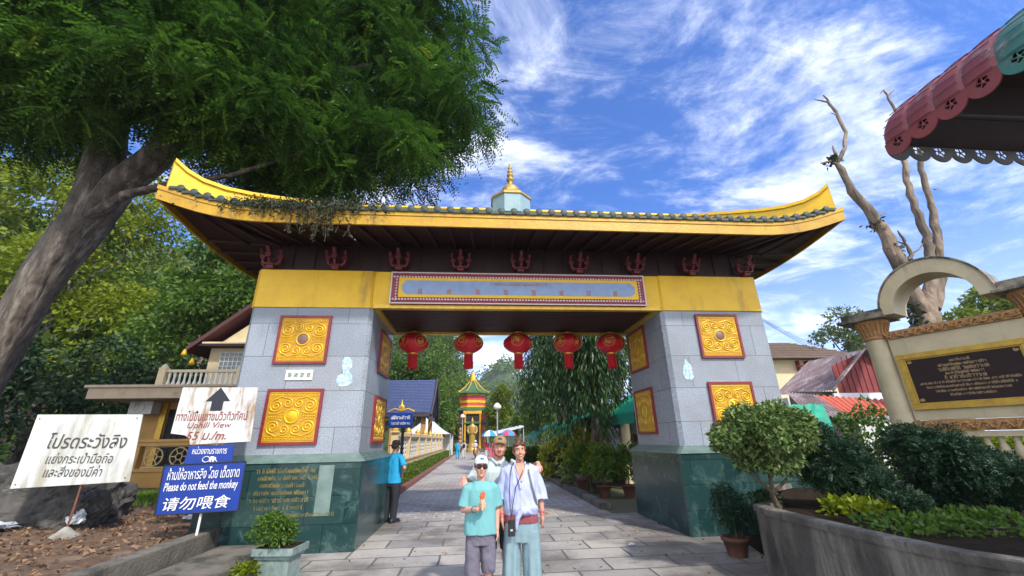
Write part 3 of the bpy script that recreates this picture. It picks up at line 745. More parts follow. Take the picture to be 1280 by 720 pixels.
for k in range(nx):
    x = -EX+.1+(2*EX-.2)*k/(nx-1); dm = min(EY, EX-abs(x))
    for sg in (-1, 1):
        if dm < .15: continue
        ds = np.linspace(-.07, dm, 7)
        pth = [(x, YC+sg*(EY-d), roofz(x, YC+sg*(EY-max(d, 0)))+.035) for d in ds]
        mb.tube(pth, .058, 8)
        if sg < 0:
            mb.ell((x, pth[0][1]-.008, pth[0][2]), (.074, .025, .074), 10, 4)
for k in range(18):
    y = YC-EY+.15+(2*EY-.3)*k/17; dm = EY-abs(y-YC)
    for sg in (-1, 1):
        ds = np.linspace(-.07, dm, 6)
        mb.tube([(sg*(EX-d), y, roofz(sg*(EX-max(d, 0)), y, False)+.035) for d in ds], .058, 7)
mb.build('tile_row', 'tile_green', roof)
mb = MB()
for k in range(nx-1):
    x = -EX+.1+(2*EX-.2)*(k+.5)/(nx-1); z = Z0+FH+rise_f(x)
    mb.box((x, YC-EY-.065, z+.015), (.14, .05, .05), 0)
mb.build('drip_tile', 'tile_green', roof)
# hip ridges sweeping up to the corners
for sx in (-1, 1):
    for sy in (-1, 1):
        mb = MB(); ds = [.02, .16, .34, .6, .9, 1.3, 1.8, 2.3]
        tops = [6.42, 6.30, 6.23, 6.24, 6.33, 6.5, 6.72, 6.95]
        bots = [6.0 if d < .1 else None for d in ds]
        rl, rr_ = [], []
        for d, zt_ in zip(ds, tops):
            x, y = sx*(EX-d), YC+sy*(EY-d)
            zb_ = Z0+FH+.36*max(0, 1-d/EY)**1.5+(ZR-Z0-FH)*(.55*d/EY+.45*(d/EY)**2)-.08
            n = Vector((1, -sx*sy, 0)).normalized()*.075
            zm = zt_-.07
            rl.append([(x-n.x, y-n.y, zb_), (x-n.x, y-n.y, zm), (x-n.x*1.5, y-n.y*1.5, zm), (x-n.x*1.5, y-n.y*1.5, zt_), (x+n.x*1.5, y+n.y*1.5, zt_), (x+n.x*1.5, y+n.y*1.5, zm), (x+n.x, y+n.y, zm), (x+n.x, y+n.y, zb_)])
        mb.loft(rl, 0, False, True)
        mb.build('hip_ridge', 'yellow_paint', gate)
mb = MB(); mb.span((-EX+EY, YC-.11, ZR-.15), (EX-EY, YC+.11, ZR+.16)); mb.span((-EX+EY, YC-.14, ZR+.16), (EX-EY, YC+.14, ZR+.2))
mb.build('main_ridge', 'yellow_paint', gate)
# spire on the ridge
mb = MB(); mb.lathe([(.50, 0), (.50, .50), (.47, .53)], 8, (0, 0, 0), 0, False, R(22.5))
sp = mb.build('spire', 'spire_blue', gate, (-.07, YC, ZR-.05))
mb = MB(); mb.lathe([(.53, .50), (.53, .56), (.27, .76), (.27, .80)], 8, (0, 0, 0), 0, False, R(22.5)); mb.build('gilded_skirt', 'dull_gold', sp)
mb = MB()
mb.lathe([(.235, .80), (.24, .84), (.20, .93), (.14, .99), (.075, 1.02), (.055, 1.08), (.055, 1.14), (.09, 1.17), (.10, 1.21), (.055, 1.25), (.05, 1.28), (.085, 1.31), (.088, 1.345), (.045, 1.38), (.042, 1.40), (.07, 1.43), (.07, 1.46), (.035, 1.49), (.032, 1.52), (.052, 1.545), (.05, 1.57), (.022, 1.6), (.034, 1.635), (.03, 1.65), (.008, 1.70), (.004, 1.74)], 14, (0, 0, 0))
mb.build('gilded_finial', 'dull_gold', sp)

# creeper hanging from the roof edge
cp = thing('creeper', 'dark creeper growing out of the roof tiles and hanging over the yellow fascia', 'plant', (GX-3.9, GY-1.2, 5.55))
rng = np.random.default_rng(21); mb = MB(); P_ = []
for k in range(80):
    x0 = rng.normal(0, .6); x0 = max(-1.3, min(1.3, x0)); L_ = rng.uniform(.15, .38)+(.5*rng.random() if -.2 < x0 < .75 else 0)
    p = [Vector((x0, .12, .03)), Vector((x0+rng.normal(0, .05), -.06, .06))]
    for q in range(6): p.append(p[-1]+Vector((rng.normal(0, .035), rng.normal(-.012, .012), -L_/6)))
    mb.tube(p, .004, 4); P_ += [np.array(p[0].lerp(p[1], rng.random())) for _ in range(8)]
    for q in range(26):
        i = rng.integers(1, 7); P_.append(np.array(p[i].lerp(p[i+1], rng.random())))
mb.build('stems', 'stem_brown', cp)
P_ = np.array(P_)+rng.normal(0, .025, (len(P_), 3)); P_ = np.concatenate([P_, np.stack([rng.normal(0, .75, 1500), rng.uniform(-.16, .3, 1500), rng.uniform(-.12, .13, 1500)], 1)])
D_ = rand_dirs(len(P_), rng)+np.array([0, -.4, -.5])
V, F, Tn = leaves(P_, D_, rng.uniform(.035, .07, len(P_)), rng.uniform(.02, .035, len(P_)), rng, rng.random(len(P_)))
link('foliage', fast_mesh('foliage', V, F, Tn), 'leaf_creeper', cp)

# lanterns
def make_lantern(seed):
    root = thing('lantern', None, None)
    b = MB(); prof = []
    nseg = 48
    def rad(t): return .335*math.sin(max(.0, min(1, t))*math.pi)**.62 if 0 < t < 1 else 0
    rings = []
    for i in range(17):
        t = .02+.96*i/16; r = max(.095, .35*math.sin(t*math.pi)**.52); z = -.52+.50*t
        rings.append([(r*(1+.012*math.cos(14*a))*math.cos(a), r*(1+.012*math.cos(14*a))*math.sin(a), z) for a in np.linspace(0, 2*math.pi, 84, endpoint=False)])
    b.loft(rings, 0, True, True)
    body = b.build('lantern_shade', 'lantern_red', root)
    rg = np.random.default_rng(seed); g = MB()
    def sp(az, v):          # point just outside the shade
        t = max(.06, min(.94, v)); r = max(.095, .35*math.sin(t*math.pi)**.52)*1.02
        return (r*math.cos(az), r*math.sin(az), -.52+.50*t)
    for c0 in (R(-90-38), R(-90+38), R(50), R(130)):
        g.tube([sp(c0+.43*math.cos(a), .53+.27*math.sin(a)) for a in np.linspace(0, 2*math.pi, 25)], .006, 5)
        for q in range(9):
            a0, v0 = rg.uniform(-.3, .3), rg.uniform(-.18, .18)
            if q % 2: e = (a0+rg.uniform(-.08, .08), v0*.3+rg.choice([-.16, .16]))
            else: e = (-a0+rg.uniform(-.1, .1), v0+rg.uniform(-.04, .04))
            g.tube([sp(c0+a0+(e[0]-a0)*s, .53+v0+(e[1]-v0)*s) for s in (0, .33, .66, 1)], [.008, .013, .012, .006], 5)
    g.build('gold_characters', 'gold_trim', body)
    b = MB(); b.lathe([(.1, -.035), (.115, -.02), (.115, .0), (.06, .015), (.03, .03), (.012, .05)], 16)
    b.build('gold_cap', 'gold_trim', root); b = MB(); b.lathe([(.1, -.545), (.115, -.53), (.105, -.50)], 16); b.build('gold_ring', 'gold_trim', root)
    b = MB()
    for k in range(26):
        a = 2*math.pi*k/26; r = .072+.018*(k % 2)
        b.tube([(r*math.cos(a), r*math.sin(a), -.53), (r*1.03*math.cos(a), r*1.03*math.sin(a), -.7), (r*1.1*math.cos(a+.1), r*1.1*math.sin(a+.1), -.86-.02*rg.random())], .014, 5)
    b.lathe([(.085, -.53), (.08, -.84)], 12)
    b.build('tassel', 'tassel_red', root)
    return root
LL = ['red paper lantern nearest the left pillar of the gate', 'second red lantern from the left pillar, above the pagoda', 'middle one of the five red lanterns under the beam', 'red lantern second from the right pillar, before the weeping trees', 'red lantern nearest the right pillar of the gate']
lan = [make_lantern(40+k) for k in range(5)]
for o, x, lb, rz in zip(lan, (-1.46, -.16, 1.03, 2.25, 3.32), LL, (0, .12, .5, -.15, .25)):
    o.location = (x, 9.6, 4.05); o.rotation_euler = (0, 0, rz); tag(o, lb, 'lantern', 'red lanterns hanging under the gate beam')
# ------------------------------------------------------------------ left foreground: signs, planter, rocks
def board_sign(name, label, cat, c4_, thick, mat, post, base_z, back='galvanised'):
    """upright board from four corner points (tl, tr, br, bl), all near one plane y = const; built about its post"""
    tl, tr, br, bl = [Vector(p) for p in c4_]
    root = thing(name, label, cat, (post[0], post[1], base_z))
    o = Vector((post[0], post[1], base_z)); mb = MB()
    q = [p-o for p in (bl, br, tr, tl)]; n = len(q)
    mb.add(q+[p+Vector((0, thick, 0)) for p in q], [(0, 1, 2, 3), (7, 6, 5, 4)]+[(i, i+4, (i+1) % 4+4, (i+1) % 4) for i in range(4)])
    brd = mb.build('board', mat, root)
    return root, brd, o
# monkey warning, pale board on a rusty post
c_ = [(-7.42, 7.9, 2.15), (-5.75, 7.9, 2.13), (-5.66, 7.9, 1.07), (-7.42, 7.9, 1.01)]
r_, b_, o_ = board_sign('warning_sign', 'weathered white board with dark Thai lettering on a thin rusty post', 'sign', c_, .012, 'sign_pale', (-6.42, 7.93), .3)
cx = (-7.42-5.7)/2+.02-o_.x
lettering('โปรดระวังลิง', 'lettering_dark', b_, (cx+.06, -.035, 1.66-.3+.06), 1.22, .25, (0, R(.8), 0), shear=.12, bold=.006)
lettering('แย่งกระเป๋ามือถือ', 'lettering_dark', b_, (cx+.02, -.035, 1.43-.3+.02), 1.02, .17, (0, R(.8), 0), shear=.12, bold=.0)
lettering('และสิ่งของมีค่า', 'lettering_dark', b_, (cx-.02, -.035, 1.25-.3), .88, .17, (0, R(.8), 0), shear=.12, bold=.0)
mb = MB(); mb.tube([(0, 0, -.1), (.02, 0, .4), (.02, 0, 1.0), (.0, .01, 1.7)], .016, 7); mb.build('post', 'rust', r_)
mb = MB(); mb.lathe([(.21, 0), (.19, .05), (.11, .09), (.05, .15), (.02, .17)], 9, (0, 0, -.03)); mb.build('concrete_foot', 'pale_concrete', r_)
mb = MB()
for p in ((-7.36, 2.08), (-5.82, 2.07), (-5.74, 1.13), (-7.36, 1.07)): mb.ell((p[0]-o_.x, -.037, p[1]-.3), (.012, .006, .012), 6, 4)
mb.build('screws', 'rust', b_)
# uphill view sign, broken corner
root = thing('direction_sign', 'rust stained white board with a black arrow pointing up, above the two blue signs', 'sign', (-4.2, 7.25, .35))
pts = [(-4.76, 2.50), (-3.59, 2.49), (-3.545, 1.65), (-4.44, 1.62), (-4.47, 1.71), (-4.55, 1.76), (-4.765, 1.79)]
mb = MB(); q = [(p[0]+4.2, -.03, p[1]-.35) for p in pts][::-1]; n = len(q)
mb.add(q+[(p[0], -.015, p[2]) for p in q], [tuple(range(n)), tuple(range(2*n-1, n-1, -1))]+[(i, n+i, n+(i+1) % n, (i+1) % n) for i in range(n)])
b_ = mb.build('board', 'sign_white', root)
mb = MB(); ax, az = .0, 1.975
pl = [(-.19, -.05), (0, .17), (.19, -.05), (.09, -.05), (.09, -.2), (-.09, -.2), (-.09, -.05)]
n = 7; mb.add([(ax+.03+a, -.034, az+c) for a, c in pl]+[(ax+.03+a, -.031, az+c) for a, c in pl], [tuple(range(n))[::-1]]+[(i, n+i, n+(i+1) % n, (i+1) % n) for i in range(n)])
mb.build('arrow', 'arrow_black', b_)
lettering('ทางไปขึ้นเขาชมวิวทิวทัศน์', 'lettering_red', b_, (0, -.034, 1.705), 1.08, .16, bold=.008)
lettering('Uphill View', 'lettering_red', b_, (-.01, -.034, 1.545), .66, .115, shear=.2)
lettering('55 ม./m.', 'lettering_red', b_, (-.02, -.034, 1.40), .60, .125, shear=.2, bold=.008)
mb = MB()
mb.tube([(.14, .01, -.1), (.14, .01, 2.1)], .016, 7)
mb.build('post', 'galvanised', root)
# small blue sign
r_, b_, o_ = board_sign('office_sign', 'small blue board with white Thai line and elephant mark, between two larger signs', 'sign', [(-4.37, 7.1, 1.60), (-3.72, 7.1, 1.61), (-3.70, 7.1, 1.35), (-4.39, 7.1, 1.35)], .012, 'sign_blue', (-4.0, 7.15), .35)
cx = -4.05+4.0
lettering('หน่วยงานราชการ', 'lettering_white', b_, (cx, -.054, 1.535-.35), .5, .11, bold=.006)
mb = MB()       # walking elephant inside a ring
ez = 1.405-.35; ex = cx+.02
mb.tube([(ex-.05+.05*math.cos(a), -.054, ez+.04*math.sin(a)) for a in np.linspace(.6, 5.6, 18)], .006, 5)
mb.ell((ex+.03, -.054, ez+.015), (.04, .004, .026), 10, 6); mb.ell((ex+.075, -.054, ez+.01), (.02, .004, .02), 8, 6)
for a, c in ((.0, -.035), (.02, -.04), (.05, -.04), (.062, -.035)): mb.tube([(ex+a, -.054, ez), (ex+a+.004, -.054, ez+c)], .008, 5)
mb.tube([(ex+.085, -.054, ez), (ex+.1, -.054, ez-.025), (ex+.115, -.054, ez-.035)], .006, 5)
mb.build('elephant_mark', 'lettering_white', b_)
mb = MB(); mb.tube([(0, 0, -.1), (0, 0, 1.24)], .015, 7); mb.build('post', 'galvanised', r_)
# do not feed the monkey
r_, b_, o_ = board_sign('notice_sign', 'large blue notice with white Thai, English and Chinese lines on white post', 'sign', [(-4.59, 7.0, 1.335), (-3.44, 7.0, 1.365), (-3.42, 7.0, .705), (-4.55, 7.0, .675)], .012, 'sign_blue', (-3.95, 7.05), .35)
mb = MB(); e = [(-4.59, 1.335), (-3.44, 1.365), (-3.42, .705), (-4.55, .675)]
for i in range(4):
    a, b2 = e[i], e[(i+1) % 4]; mb.tube([(a[0]+3.95, -.053, a[1]-.35), (b2[0]+3.95, -.053, b2[1]-.35)], .009, 5)
mb.build('frame', 'black_plastic', b_)
cx = -4.0+3.95; rt = (0, R(-1.3), 0)
lettering('ห้ามให้อาหารลิง โดย เด็ดขาด', 'lettering_white', b_, (cx+.0, -.058, 1.225-.35), 1.0, .165, rt, bold=.006)
lettering('Please do not feed the monkey', 'lettering_white', b_, (cx, -.058, 1.035-.35), 1.02, .15, rt, shear=.1, bold=.01)
lettering('请勿喂食', 'lettering_white', b_, (cx-.01, -.058, .825-.35), .92, .175, rt, shear=.1, bold=.006)
mb = MB(); mb.tube([(.0, 0, -.1), (.0, 0, .9)], .017, 7); mb.build('post', 'white_paint', r_)

# stone planter with a ferny shrub
pt = thing('stone_planter', 'grey green stone trough planter beside the base of the left pillar', 'planter', (-2.42, 6.2, 0)); pt.scale = (.70, .70, .95)
mb = MB()
for (a, b2, za, zb_) in ((.34, .27, 0, .06), (.30, .23, .06, .1), (.29, .22, .1, .3), (.33, .26, .3, .34), (.37, .30, .34, .42)):
    mb.prism(chamfered(-a, a, -b2, b2, .02), za, zb_)
mb.build('trough', 'granite_pot', pt, rot=(0, 0, R(-8))); mb = MB(); mb.prism(chamfered(-.33, .33, -.26, .26, .02), .4, .424); mb.build('earth_fill', 'soil', pt, rot=(0, 0, R(-8)))
def shrub(name, label, cat, loc, ells, n, L, W, mat, seed, group=None, hang=.2, per=6, f=.42, stems=5, shell=.6):
    rng = np.random.default_rng(seed); t = thing(name, label, cat, loc, 0, group); mb = MB()
    for k in range(stems):
        e = ells[k % len(ells)]
        limb(mb, (rng.normal(0, .04), rng.normal(0, .04), -.05), (e[0]+rng.normal(0, .3)*e[3], e[1]+rng.normal(0, .3)*e[4], e[2]), .014, .005, rng, 5, .06)
    mb.build('stems', 'stem_brown', t)
    link('foliage', crown_mesh('foliage', sub_clumps(ells, per, f, rng)+[tuple(e[:3])+tuple(np.array(e[3:])*.85) for e in ells], n, L, W, rng, hang, shell=shell), mat, t)
    return t
shrub('shrub', 'small bushy green shrub growing in the grey stone planter', 'plant', (-2.5, 6.2, .42), [(-.04, 0, .13, .27, .24, .2), (.08, 0, .1, .18, .18, .15)], 2600, .05, .022, 'leaf_mid', 31)
shrub('seedling', 'small light green weed at the foot of the stone planter', 'plant', (-2.62, 5.85, .13), [(0, 0, .08, .15, .12, .09)], 260, .07, .03, 'leaf_bright', 32, stems=3)
# boulders
for k, (x, y, sx, sy, sz, lb) in enumerate(((-7.75, 9.4, 1.05, .8, .74, 'large black boulder behind the warning sign post'), (-9.3, 9.4, 1.2, .9, .85, 'black boulder at the far left edge below the big tree'), (-6.95, 8.75, .4, .35, .36, 'smaller dark boulder in front of the large black boulder'))):
    rg = np.random.default_rng(60+k); mb = MB()
    def rk(u, v, s=k*9.1):
        a, b2 = u*2*math.pi, (v-.5)*math.pi; d = Vector((math.cos(b2)*math.cos(a), math.cos(b2)*math.sin(a), math.sin(b2)))
        r = 1+.30*mnoise.noise(d*1.5+Vector((s, 0, 0)))+.20*abs(mnoise.noise(d*3.3+Vector((0, s, 0))))+.08*mnoise.noise(d*9)
        return (d.x*r*sx, d.y*r*sy, max(-.25, d.z*r*sz))
    mb.grid(rk, 48, 28, smooth=False); t = mb.build('boulder', 'rock', loc=(x, y, .5)); tag(t, lb, 'rock')
# litter
def crumple(name, label, loc, r, seed):
    mb = MB()
    def g(u, v):
        a, b2 = u*2*math.pi, (v-.5)*math.pi; d = Vector((math.cos(b2)*math.cos(a), math.cos(b2)*math.sin(a), math.sin(b2)))
        q = 1+.6*mnoise.noise(d*2.4+Vector((seed, 0, 0)))+.3*mnoise.noise(d*5+Vector((seed, 1, 0)))
        return (d.x*q*r[0], d.y*q*r[1], max(-r[2]*.4, d.z*q*r[2]))
    mb.grid(g, 20, 12, smooth=False); tag(mb.build(name, 'plastic_white', loc=loc), label, 'litter')
crumple('plastic_bag', 'crumpled white plastic bag lying on the earth against the boulder', (-6.72, 8.45, .46), (.12, .09, .14), 1)
crumple('plastic_bag', 'flattened pale plastic scrap at the left edge under the warning board', (-7.9, 8.3, .42), (.38, .18, .06), 5)
crumple('paper_scrap', 'small white paper scrap behind the blue notice', (-4.9, 8.6, .42), (.18, .1, .05), 8)
# fallen leaves and grass on the bank
rng = np.random.default_rng(77); n = 5200
P_ = np.stack([rng.uniform(-12, -4.25, n), rng.uniform(4.5, 11, n), np.zeros(n)], 1)
P_[:, 2] = [.345+.07*mnoise.noise(Vector((x*.7, y*.7, 0)))+.03*mnoise.noise(Vector((x*3, y*3, 2)))+.5*max(0, (-x-8)/12)*max(0, min(1, (y-6)/4)) for x, y in P_[:, :2]]
D_ = rand_dirs(n, rng); D_[:, 2] = np.abs(D_[:, 2])*.35
V, F, Tn = leaves(P_, D_, rng.uniform(.04, .11, n), rng.uniform(.02, .05, n), rng, rng.random(n))
tag(link('fallen_leaves', fast_mesh('fallen_leaves', V, F, Tn), 'leaf_litter'), 'brown fallen leaves scattered over the earth bank', 'leaves', kind='stuff')
n = 4200; P_ = np.stack([rng.normal(-8.3, .75, n), rng.normal(12.2, .8, n), np.full(n, .36)], 1)
D_ = rand_dirs(n, rng)*.6; D_[:, 2] = 1
V, F, Tn = leaves(P_, D_, rng.uniform(.08, .2, n), rng.uniform(.015, .03, n), rng, rng.random(n))
tag(link('grass', fast_mesh('grass', V, F, Tn), 'grass_blade'), 'strip of bright green grass in front of the left building', 'grass', kind='stuff')

# a few dry leaves and a scrap on the paving
n = 150; P_ = np.stack([rng.uniform(-2.6, 4.6, n), rng.uniform(5.6, 12, n), np.full(n, .012)], 1); D_ = rand_dirs(n, rng); D_[:, 2] = np.abs(D_[:, 2])*.25
V, F, Tn = leaves(P_, D_, rng.uniform(.03, .08, n), rng.uniform(.015, .04, n), rng, rng.random(n))
tag(link('dry_leaves', fast_mesh('dry_leaves', V, F, Tn), 'leaf_litter'), 'few dry leaves blown over the forecourt paving', 'leaves', kind='stuff')
crumple('paper_scrap', 'white paper scrap on the paving left of the right pillar', (2.5, 7.2, .02), (.06, .04, .02), 12)
# ------------------------------------------------------------------ the big tamarind at left
bt = thing('tamarind_tree', 'huge dark leaning tree with feathery leaves overhanging the left end of the gate roof', 'tree', (-9.25, 8.7, 0))
O = Vector((-9.25, 8.7, 0)); mb = MB(); rng = np.random.default_rng(4)
def W_(x, y, z): return Vector((x, y, z))-O
def trunk(path, rad, n=16):
    path = [Vector(p) for p in path]; rings = []
    # resample
    pts, rs = [], []
    for i in range(len(path)-1):
        for s in range(5):
            t = s/5; pts.append(path[i].lerp(path[i+1], t)); rs.append(rad[i]+(rad[i+1]-rad[i])*t)
    pts.append(path[-1]); rs.append(rad[-1])
    for i, p in enumerate(pts):
        t = (pts[min(i+1, len(pts)-1)]-pts[max(i-1, 0)]).normalized(); a = Vector((0, 1, 0)); a = (a-t*a.dot(t)).normalized(); b = t.cross(a)
        ring = []
        for k in range(n):
            an = 2*math.pi*k/n; d = a*math.cos(an)+b*math.sin(an)
            q = 1+.13*math.sin(3*an+p.z*.6)+.07*math.sin(7*an-p.z*.9)+.16*mnoise.noise(p*1.1+d*.9)
            ring.append(p+d*rs[i]*q)
        rings.append(ring)
    mb.loft(rings)
trunk([W_(-9.75, 8.7, -.1), W_(-9.5, 8.65, 1.5), W_(-9.28, 8.55, 2.75), W_(-8.95, 8.5, 4.5), W_(-8.5, 8.5, 6.3), W_(-8.75, 8.6, 8.2), W_(-9.3, 8.9, 10.5), W_(-9.8, 9.2, 13.0)], [.65, .38, .33, .33, .40, .32, .26, .12])
trunk([W_(-8.45, 8.5, 6.1), W_(-8.05, 8.45, 7.1), W_(-7.3, 8.4, 8.1), W_(-6.2, 8.4, 9.2), W_(-4.6, 8.6, 10.6), W_(-3, 8.8, 11.6)], [.3, .30, .27, .2, .14, .06])
trunk([W_(-8.3, 8.3, 6.2), W_(-7.6, 8.2, 6.75), W_(-6.6, 8.1, 7.0), W_(-5.6, 8.2, 7.3), W_(-4.2, 8.4, 8.2)], [.12, .09, .07, .055, .03], 8)
trunk([W_(-8.8, 8.6, 8.2), W_(-9.6, 7.6, 9.3), W_(-10.6, 6.5, 10.2)], [.22, .16, .06], 8)
trunk([W_(-7.3, 8.4, 8.1), W_(-7.0, 7.4, 9.5), W_(-6.3, 6.6, 11)], [.18, .13, .05], 8)
trunk([W_(-9.3, 8.9, 10.5), W_(-7.5, 9.3, 12.5), W_(-5, 9.6, 14.2), W_(-2.5, 9.8, 15)], [.2, .16, .1, .04], 8)
trunk([W_(-6.2, 8.4, 9.2), W_(-4.6, 9.6, 10.2), W_(-2.2, 10.4, 11.2)], [.14, .1, .05], 8)
mb.build('trunk', 'bark', bt)
# crown: ellipsoidal masses in the place's own metres
ells = [(-3.1, 8.9, 11.6, 2.75, 2.2, 2.3), (-1.5, 9.6, 10.3, 1.65, 1.8, 1.9), (-4.3, 8.6, 9.6, 2.4, 2.0, 1.9), (-2.6, 9.3, 8.8, 1.5, 1.4, 1.1), (-6.2, 8.2, 10.0, 2.2, 1.9, 1.8),
        (-6.0, 8.0, 12.6, 2.6, 2.4, 2.0), (-8.7, 8.0, 11.8, 2.6, 2.4, 2.2), (-11.2, 8.0, 11.0, 2.4, 2.2, 2.2), (-11.8, 8.6, 9.3, 1.6, 1.8, 1.3), (-1.9, 9.4, 13.3, 1.85, 2.0, 1.9), (-4.2, 9.2, 14.6, 2.8, 2.2, 1.6),
        (-8.2, 6.6, 10.6, 1.9, 1.5, 1.5), (-10.6, 6.4, 10.0, 1.7, 1.5, 1.4), (-5.4, 7.9, 8.7, 1.5, 1.3, .9), (-12.9, 7.2, 12.8, 2.2, 2, 2), (-6.6, 9.6, 14.4, 2.4, 2, 1.6), (-9.6, 9.4, 14.2, 2.6, 2.2, 1.8)]
for px, py, Y, r in ((60, 50, 7.2, 1.4), (140, 80, 6.8, 1.2), (215, 105, 7.0, 1.15), (20, 110, 7.2, 1.2), (180, 20, 6.6, 1.2), (290, 95, 7.6, 1.3), (60, 150, 8.6, 1.2), (-10, 160, 8.4, 1.2), (110, 130, 7.4, .95), (270, 170, 8.4, 1.1), (340, 190, 8.6, 1.2), (400, 225, 9.2, 1.0), (250, 30, 7.0, 1.2), (470, 205, 10.0, .9), (525, 185, 10.2, .9), (380, 222, 9.6, .85), (560, 150, 9.8, .95), (330, 232, 9.4, .7)):
    p = at(px, py, Y); ells.append((p.x, p.y, p.z, r*1.25, r, r*.8))
rng = np.random.default_rng(9)
sub = sub_clumps(ells, 15, .33, rng)
P_, d_ = clump_points(sub+[tuple(e[:3])+tuple(np.array(e[3:])*.6) for e in ells], 34000, rng, .7)
keep = ~((P_[:, 2] < 7.15) & (P_[:, 0] > -6.2)); P_, d_ = P_[keep], d_[keep]
D_ = d_*.6+rand_dirs(len(P_), rng)*.55; D_[:, 2] -= .35
U_ = unit(np.array([0, 0, 1.0])+rand_dirs(len(P_), rng)*.45)
cl_ = np.sin(P_[:, 0]*2.1+1.3*np.sin(P_[:, 2]*1.7))*np.sin(P_[:, 2]*2.3+P_[:, 1]*1.9)
tint = np.clip(rng.beta(2, 2.4, len(P_))*.8+.24*cl_+.12, 0, .98); tint[rng.random(len(P_)) < .006] = 1
V, F, Tn = sprays(P_, D_, U_, rng.uniform(.38, .70, len(P_)), 9, .125, .046, rng, tint, .4)
V = V-np.array(O)
link('crown', fast_mesh('crown', V, F, Tn), 'leaf_tamarind', bt)

# ------------------------------------------------------------------ trees behind, left
GROUP_L = 'trees on the slope behind the left building'
leafy_tree('broadleaf_tree', 'bright yellow green tree behind the big leaning trunk', 'tree', (-25.5, 25.5, 1), 16, .35, [(e[0]*1.6, e[1]*1.6, e[2]*1.6-.6, e[3]*1.55, e[4]*1.5, e[5]*1.55) for e in [(0, 0, 6.6, 2.6, 2.2, 2.2), (1.8, .2, 5.2, 1.8, 1.8, 1.7), (-2.6, 0, 6.0, 2.4, 2, 2.4), (.6, .4, 8.6, 2.6, 2, 1.9), (1.6, 0, 3.4, 1.3, 1.2, 1.0), (-4.5, 0, 8.2, 2.4, 2, 2.2), (-2.0, .6, 10.6, 2.8, 2, 2.0), (-5.6, .4, 11.0, 2.8, 2, 2.2), (1.6, .5, 10.2, 2.2, 2, 1.8)]], 30000, .34, .16, 'leaf_bright', 101, GROUP_L, per=9, f=.42)
leafy_tree('broadleaf_tree', 'dark green tree with a pale bare trunk above the balcony', 'tree', (-15.2, 24, 1), 11, .3, [(0, 0, 8.2, 3.0, 2.5, 2.6), (2.6, .4, 7.0, 2.2, 2, 2.0), (-2.2, 0, 6.4, 2.2, 2, 2), (3.4, .5, 10, 2.4, 2, 2.2), (.6, 0, 11, 2.6, 2.2, 1.9)], 13000, .30, .15, 'leaf_mid', 102, GROUP_L, 'pale_bark', per=8, f=.42)
leafy_tree('broadleaf_tree', 'dense dark green tree low behind the flat roof at left', 'tree', (-19, 20, 0), 7, .25, [(0, 0, 4.2, 2.6, 2, 2.3), (2.4, .6, 3.4, 2.0, 2, 2.0), (-2.8, 0, 4.2, 2.4, 2, 2.4), (5.0, 1.2, 3.8, 2.0, 1.6, 1.7)], 12000, .26, .13, 'leaf_dark', 103, GROUP_L, per=8, f=.42)
leafy_tree('broadleaf_tree', 'dark green bush like tree at the far left edge', 'tree', (-18.5, 14, 0), 6, .25, [(0, 0, 3.0, 2.2, 2, 2.2), (2.4, .8, 2.2, 1.6, 1.3, 1.6), (-2.4, 0, 3.4, 2.2, 2, 2.4)], 9000, .22, .11, 'leaf_dark', 104, GROUP_L, per=8, f=.42)
leafy_tree('broadleaf_tree', 'tall green tree rising behind the left end of the roof', 'tree', (-11.5, 33, 2), 14, .3, [(0, 0, 10, 3.4, 3, 3.2), (2.6, 0, 8, 2.6, 2, 2.4), (-3.4, 0, 9, 3, 2.6, 3), (0.4, 0, 14, 3, 2.6, 2.6)], 12000, .36, .18, 'leaf_mid', 105, GROUP_L, per=8, f=.42)
sh = shrub('shrub', 'low leafy shrub between the boulders and the building', 'plant', (-11.2, 12.6, .3), [(0, 0, .5, 1.2, .6, .6), (-2.2, 0, .7, 1.5, .7, .8)], 3500, .12, .06, 'leaf_mid', 33)

# ------------------------------------------------------------------ hills and forest
def hill_h(x, y):
    h = 0
    if x < -7: h += .52*max(0, -x-(11 if y > 30 else 19))*min(1, max(0, (y-16)/14))
    h += 27*min(1, max(0, (y-70)/38))**1.2*min(1, max(0, (.012*y-x)/10)) if y > 70 else 0
    h += max(0, y-95)*.12*min(1, max(0, (x-10)/18)) if y > 95 else 0
    return min(h, 46+6*mnoise.noise(Vector((x*.02, y*.02, 0))))
mb = MB(); mb.grid(lambda u, v: ((x := -120+220*u), (y := 17+170*v), hill_h(x, y)-.25), 60, 50)
mb.build('hillside', 'hill_green')['kind'] = 'structure'
rng = np.random.default_rng(15); fe = []
for k in range(520):
    y = 26+rng.random()**1.2*140
    if k % 4 == 0: y = rng.uniform(78, 125); x = rng.uniform(-.14, .016)*y
    elif k % 3: x = -9-rng.random()*(8+y*.55)
    else: x = rng.uniform(-20, 40) if y > 84 else rng.uniform(-45, -12)
    if y > 78 and (.018 < x/y < .125): continue
    if -12 < x < 6 and y < 74: continue
    if x > -18 and y < 40: continue
    h = hill_h(x, y); r = rng.uniform(1.8, 3.6)
    fe.append((x, y, h+r*1.0, r, r, r*rng.uniform(.9, 1.5)))
sub = sub_clumps(fe, 5, .45, rng)
far = np.array([e[1] for e in sub])
me = crown_mesh('forest', sub+fe, 120000, .62, .38, rng, .3, shell=.4)
tag(link('forest', me, 'leaf_forest'), 'green forest covering the hillside behind the temple grounds', 'forest', kind='stuff')
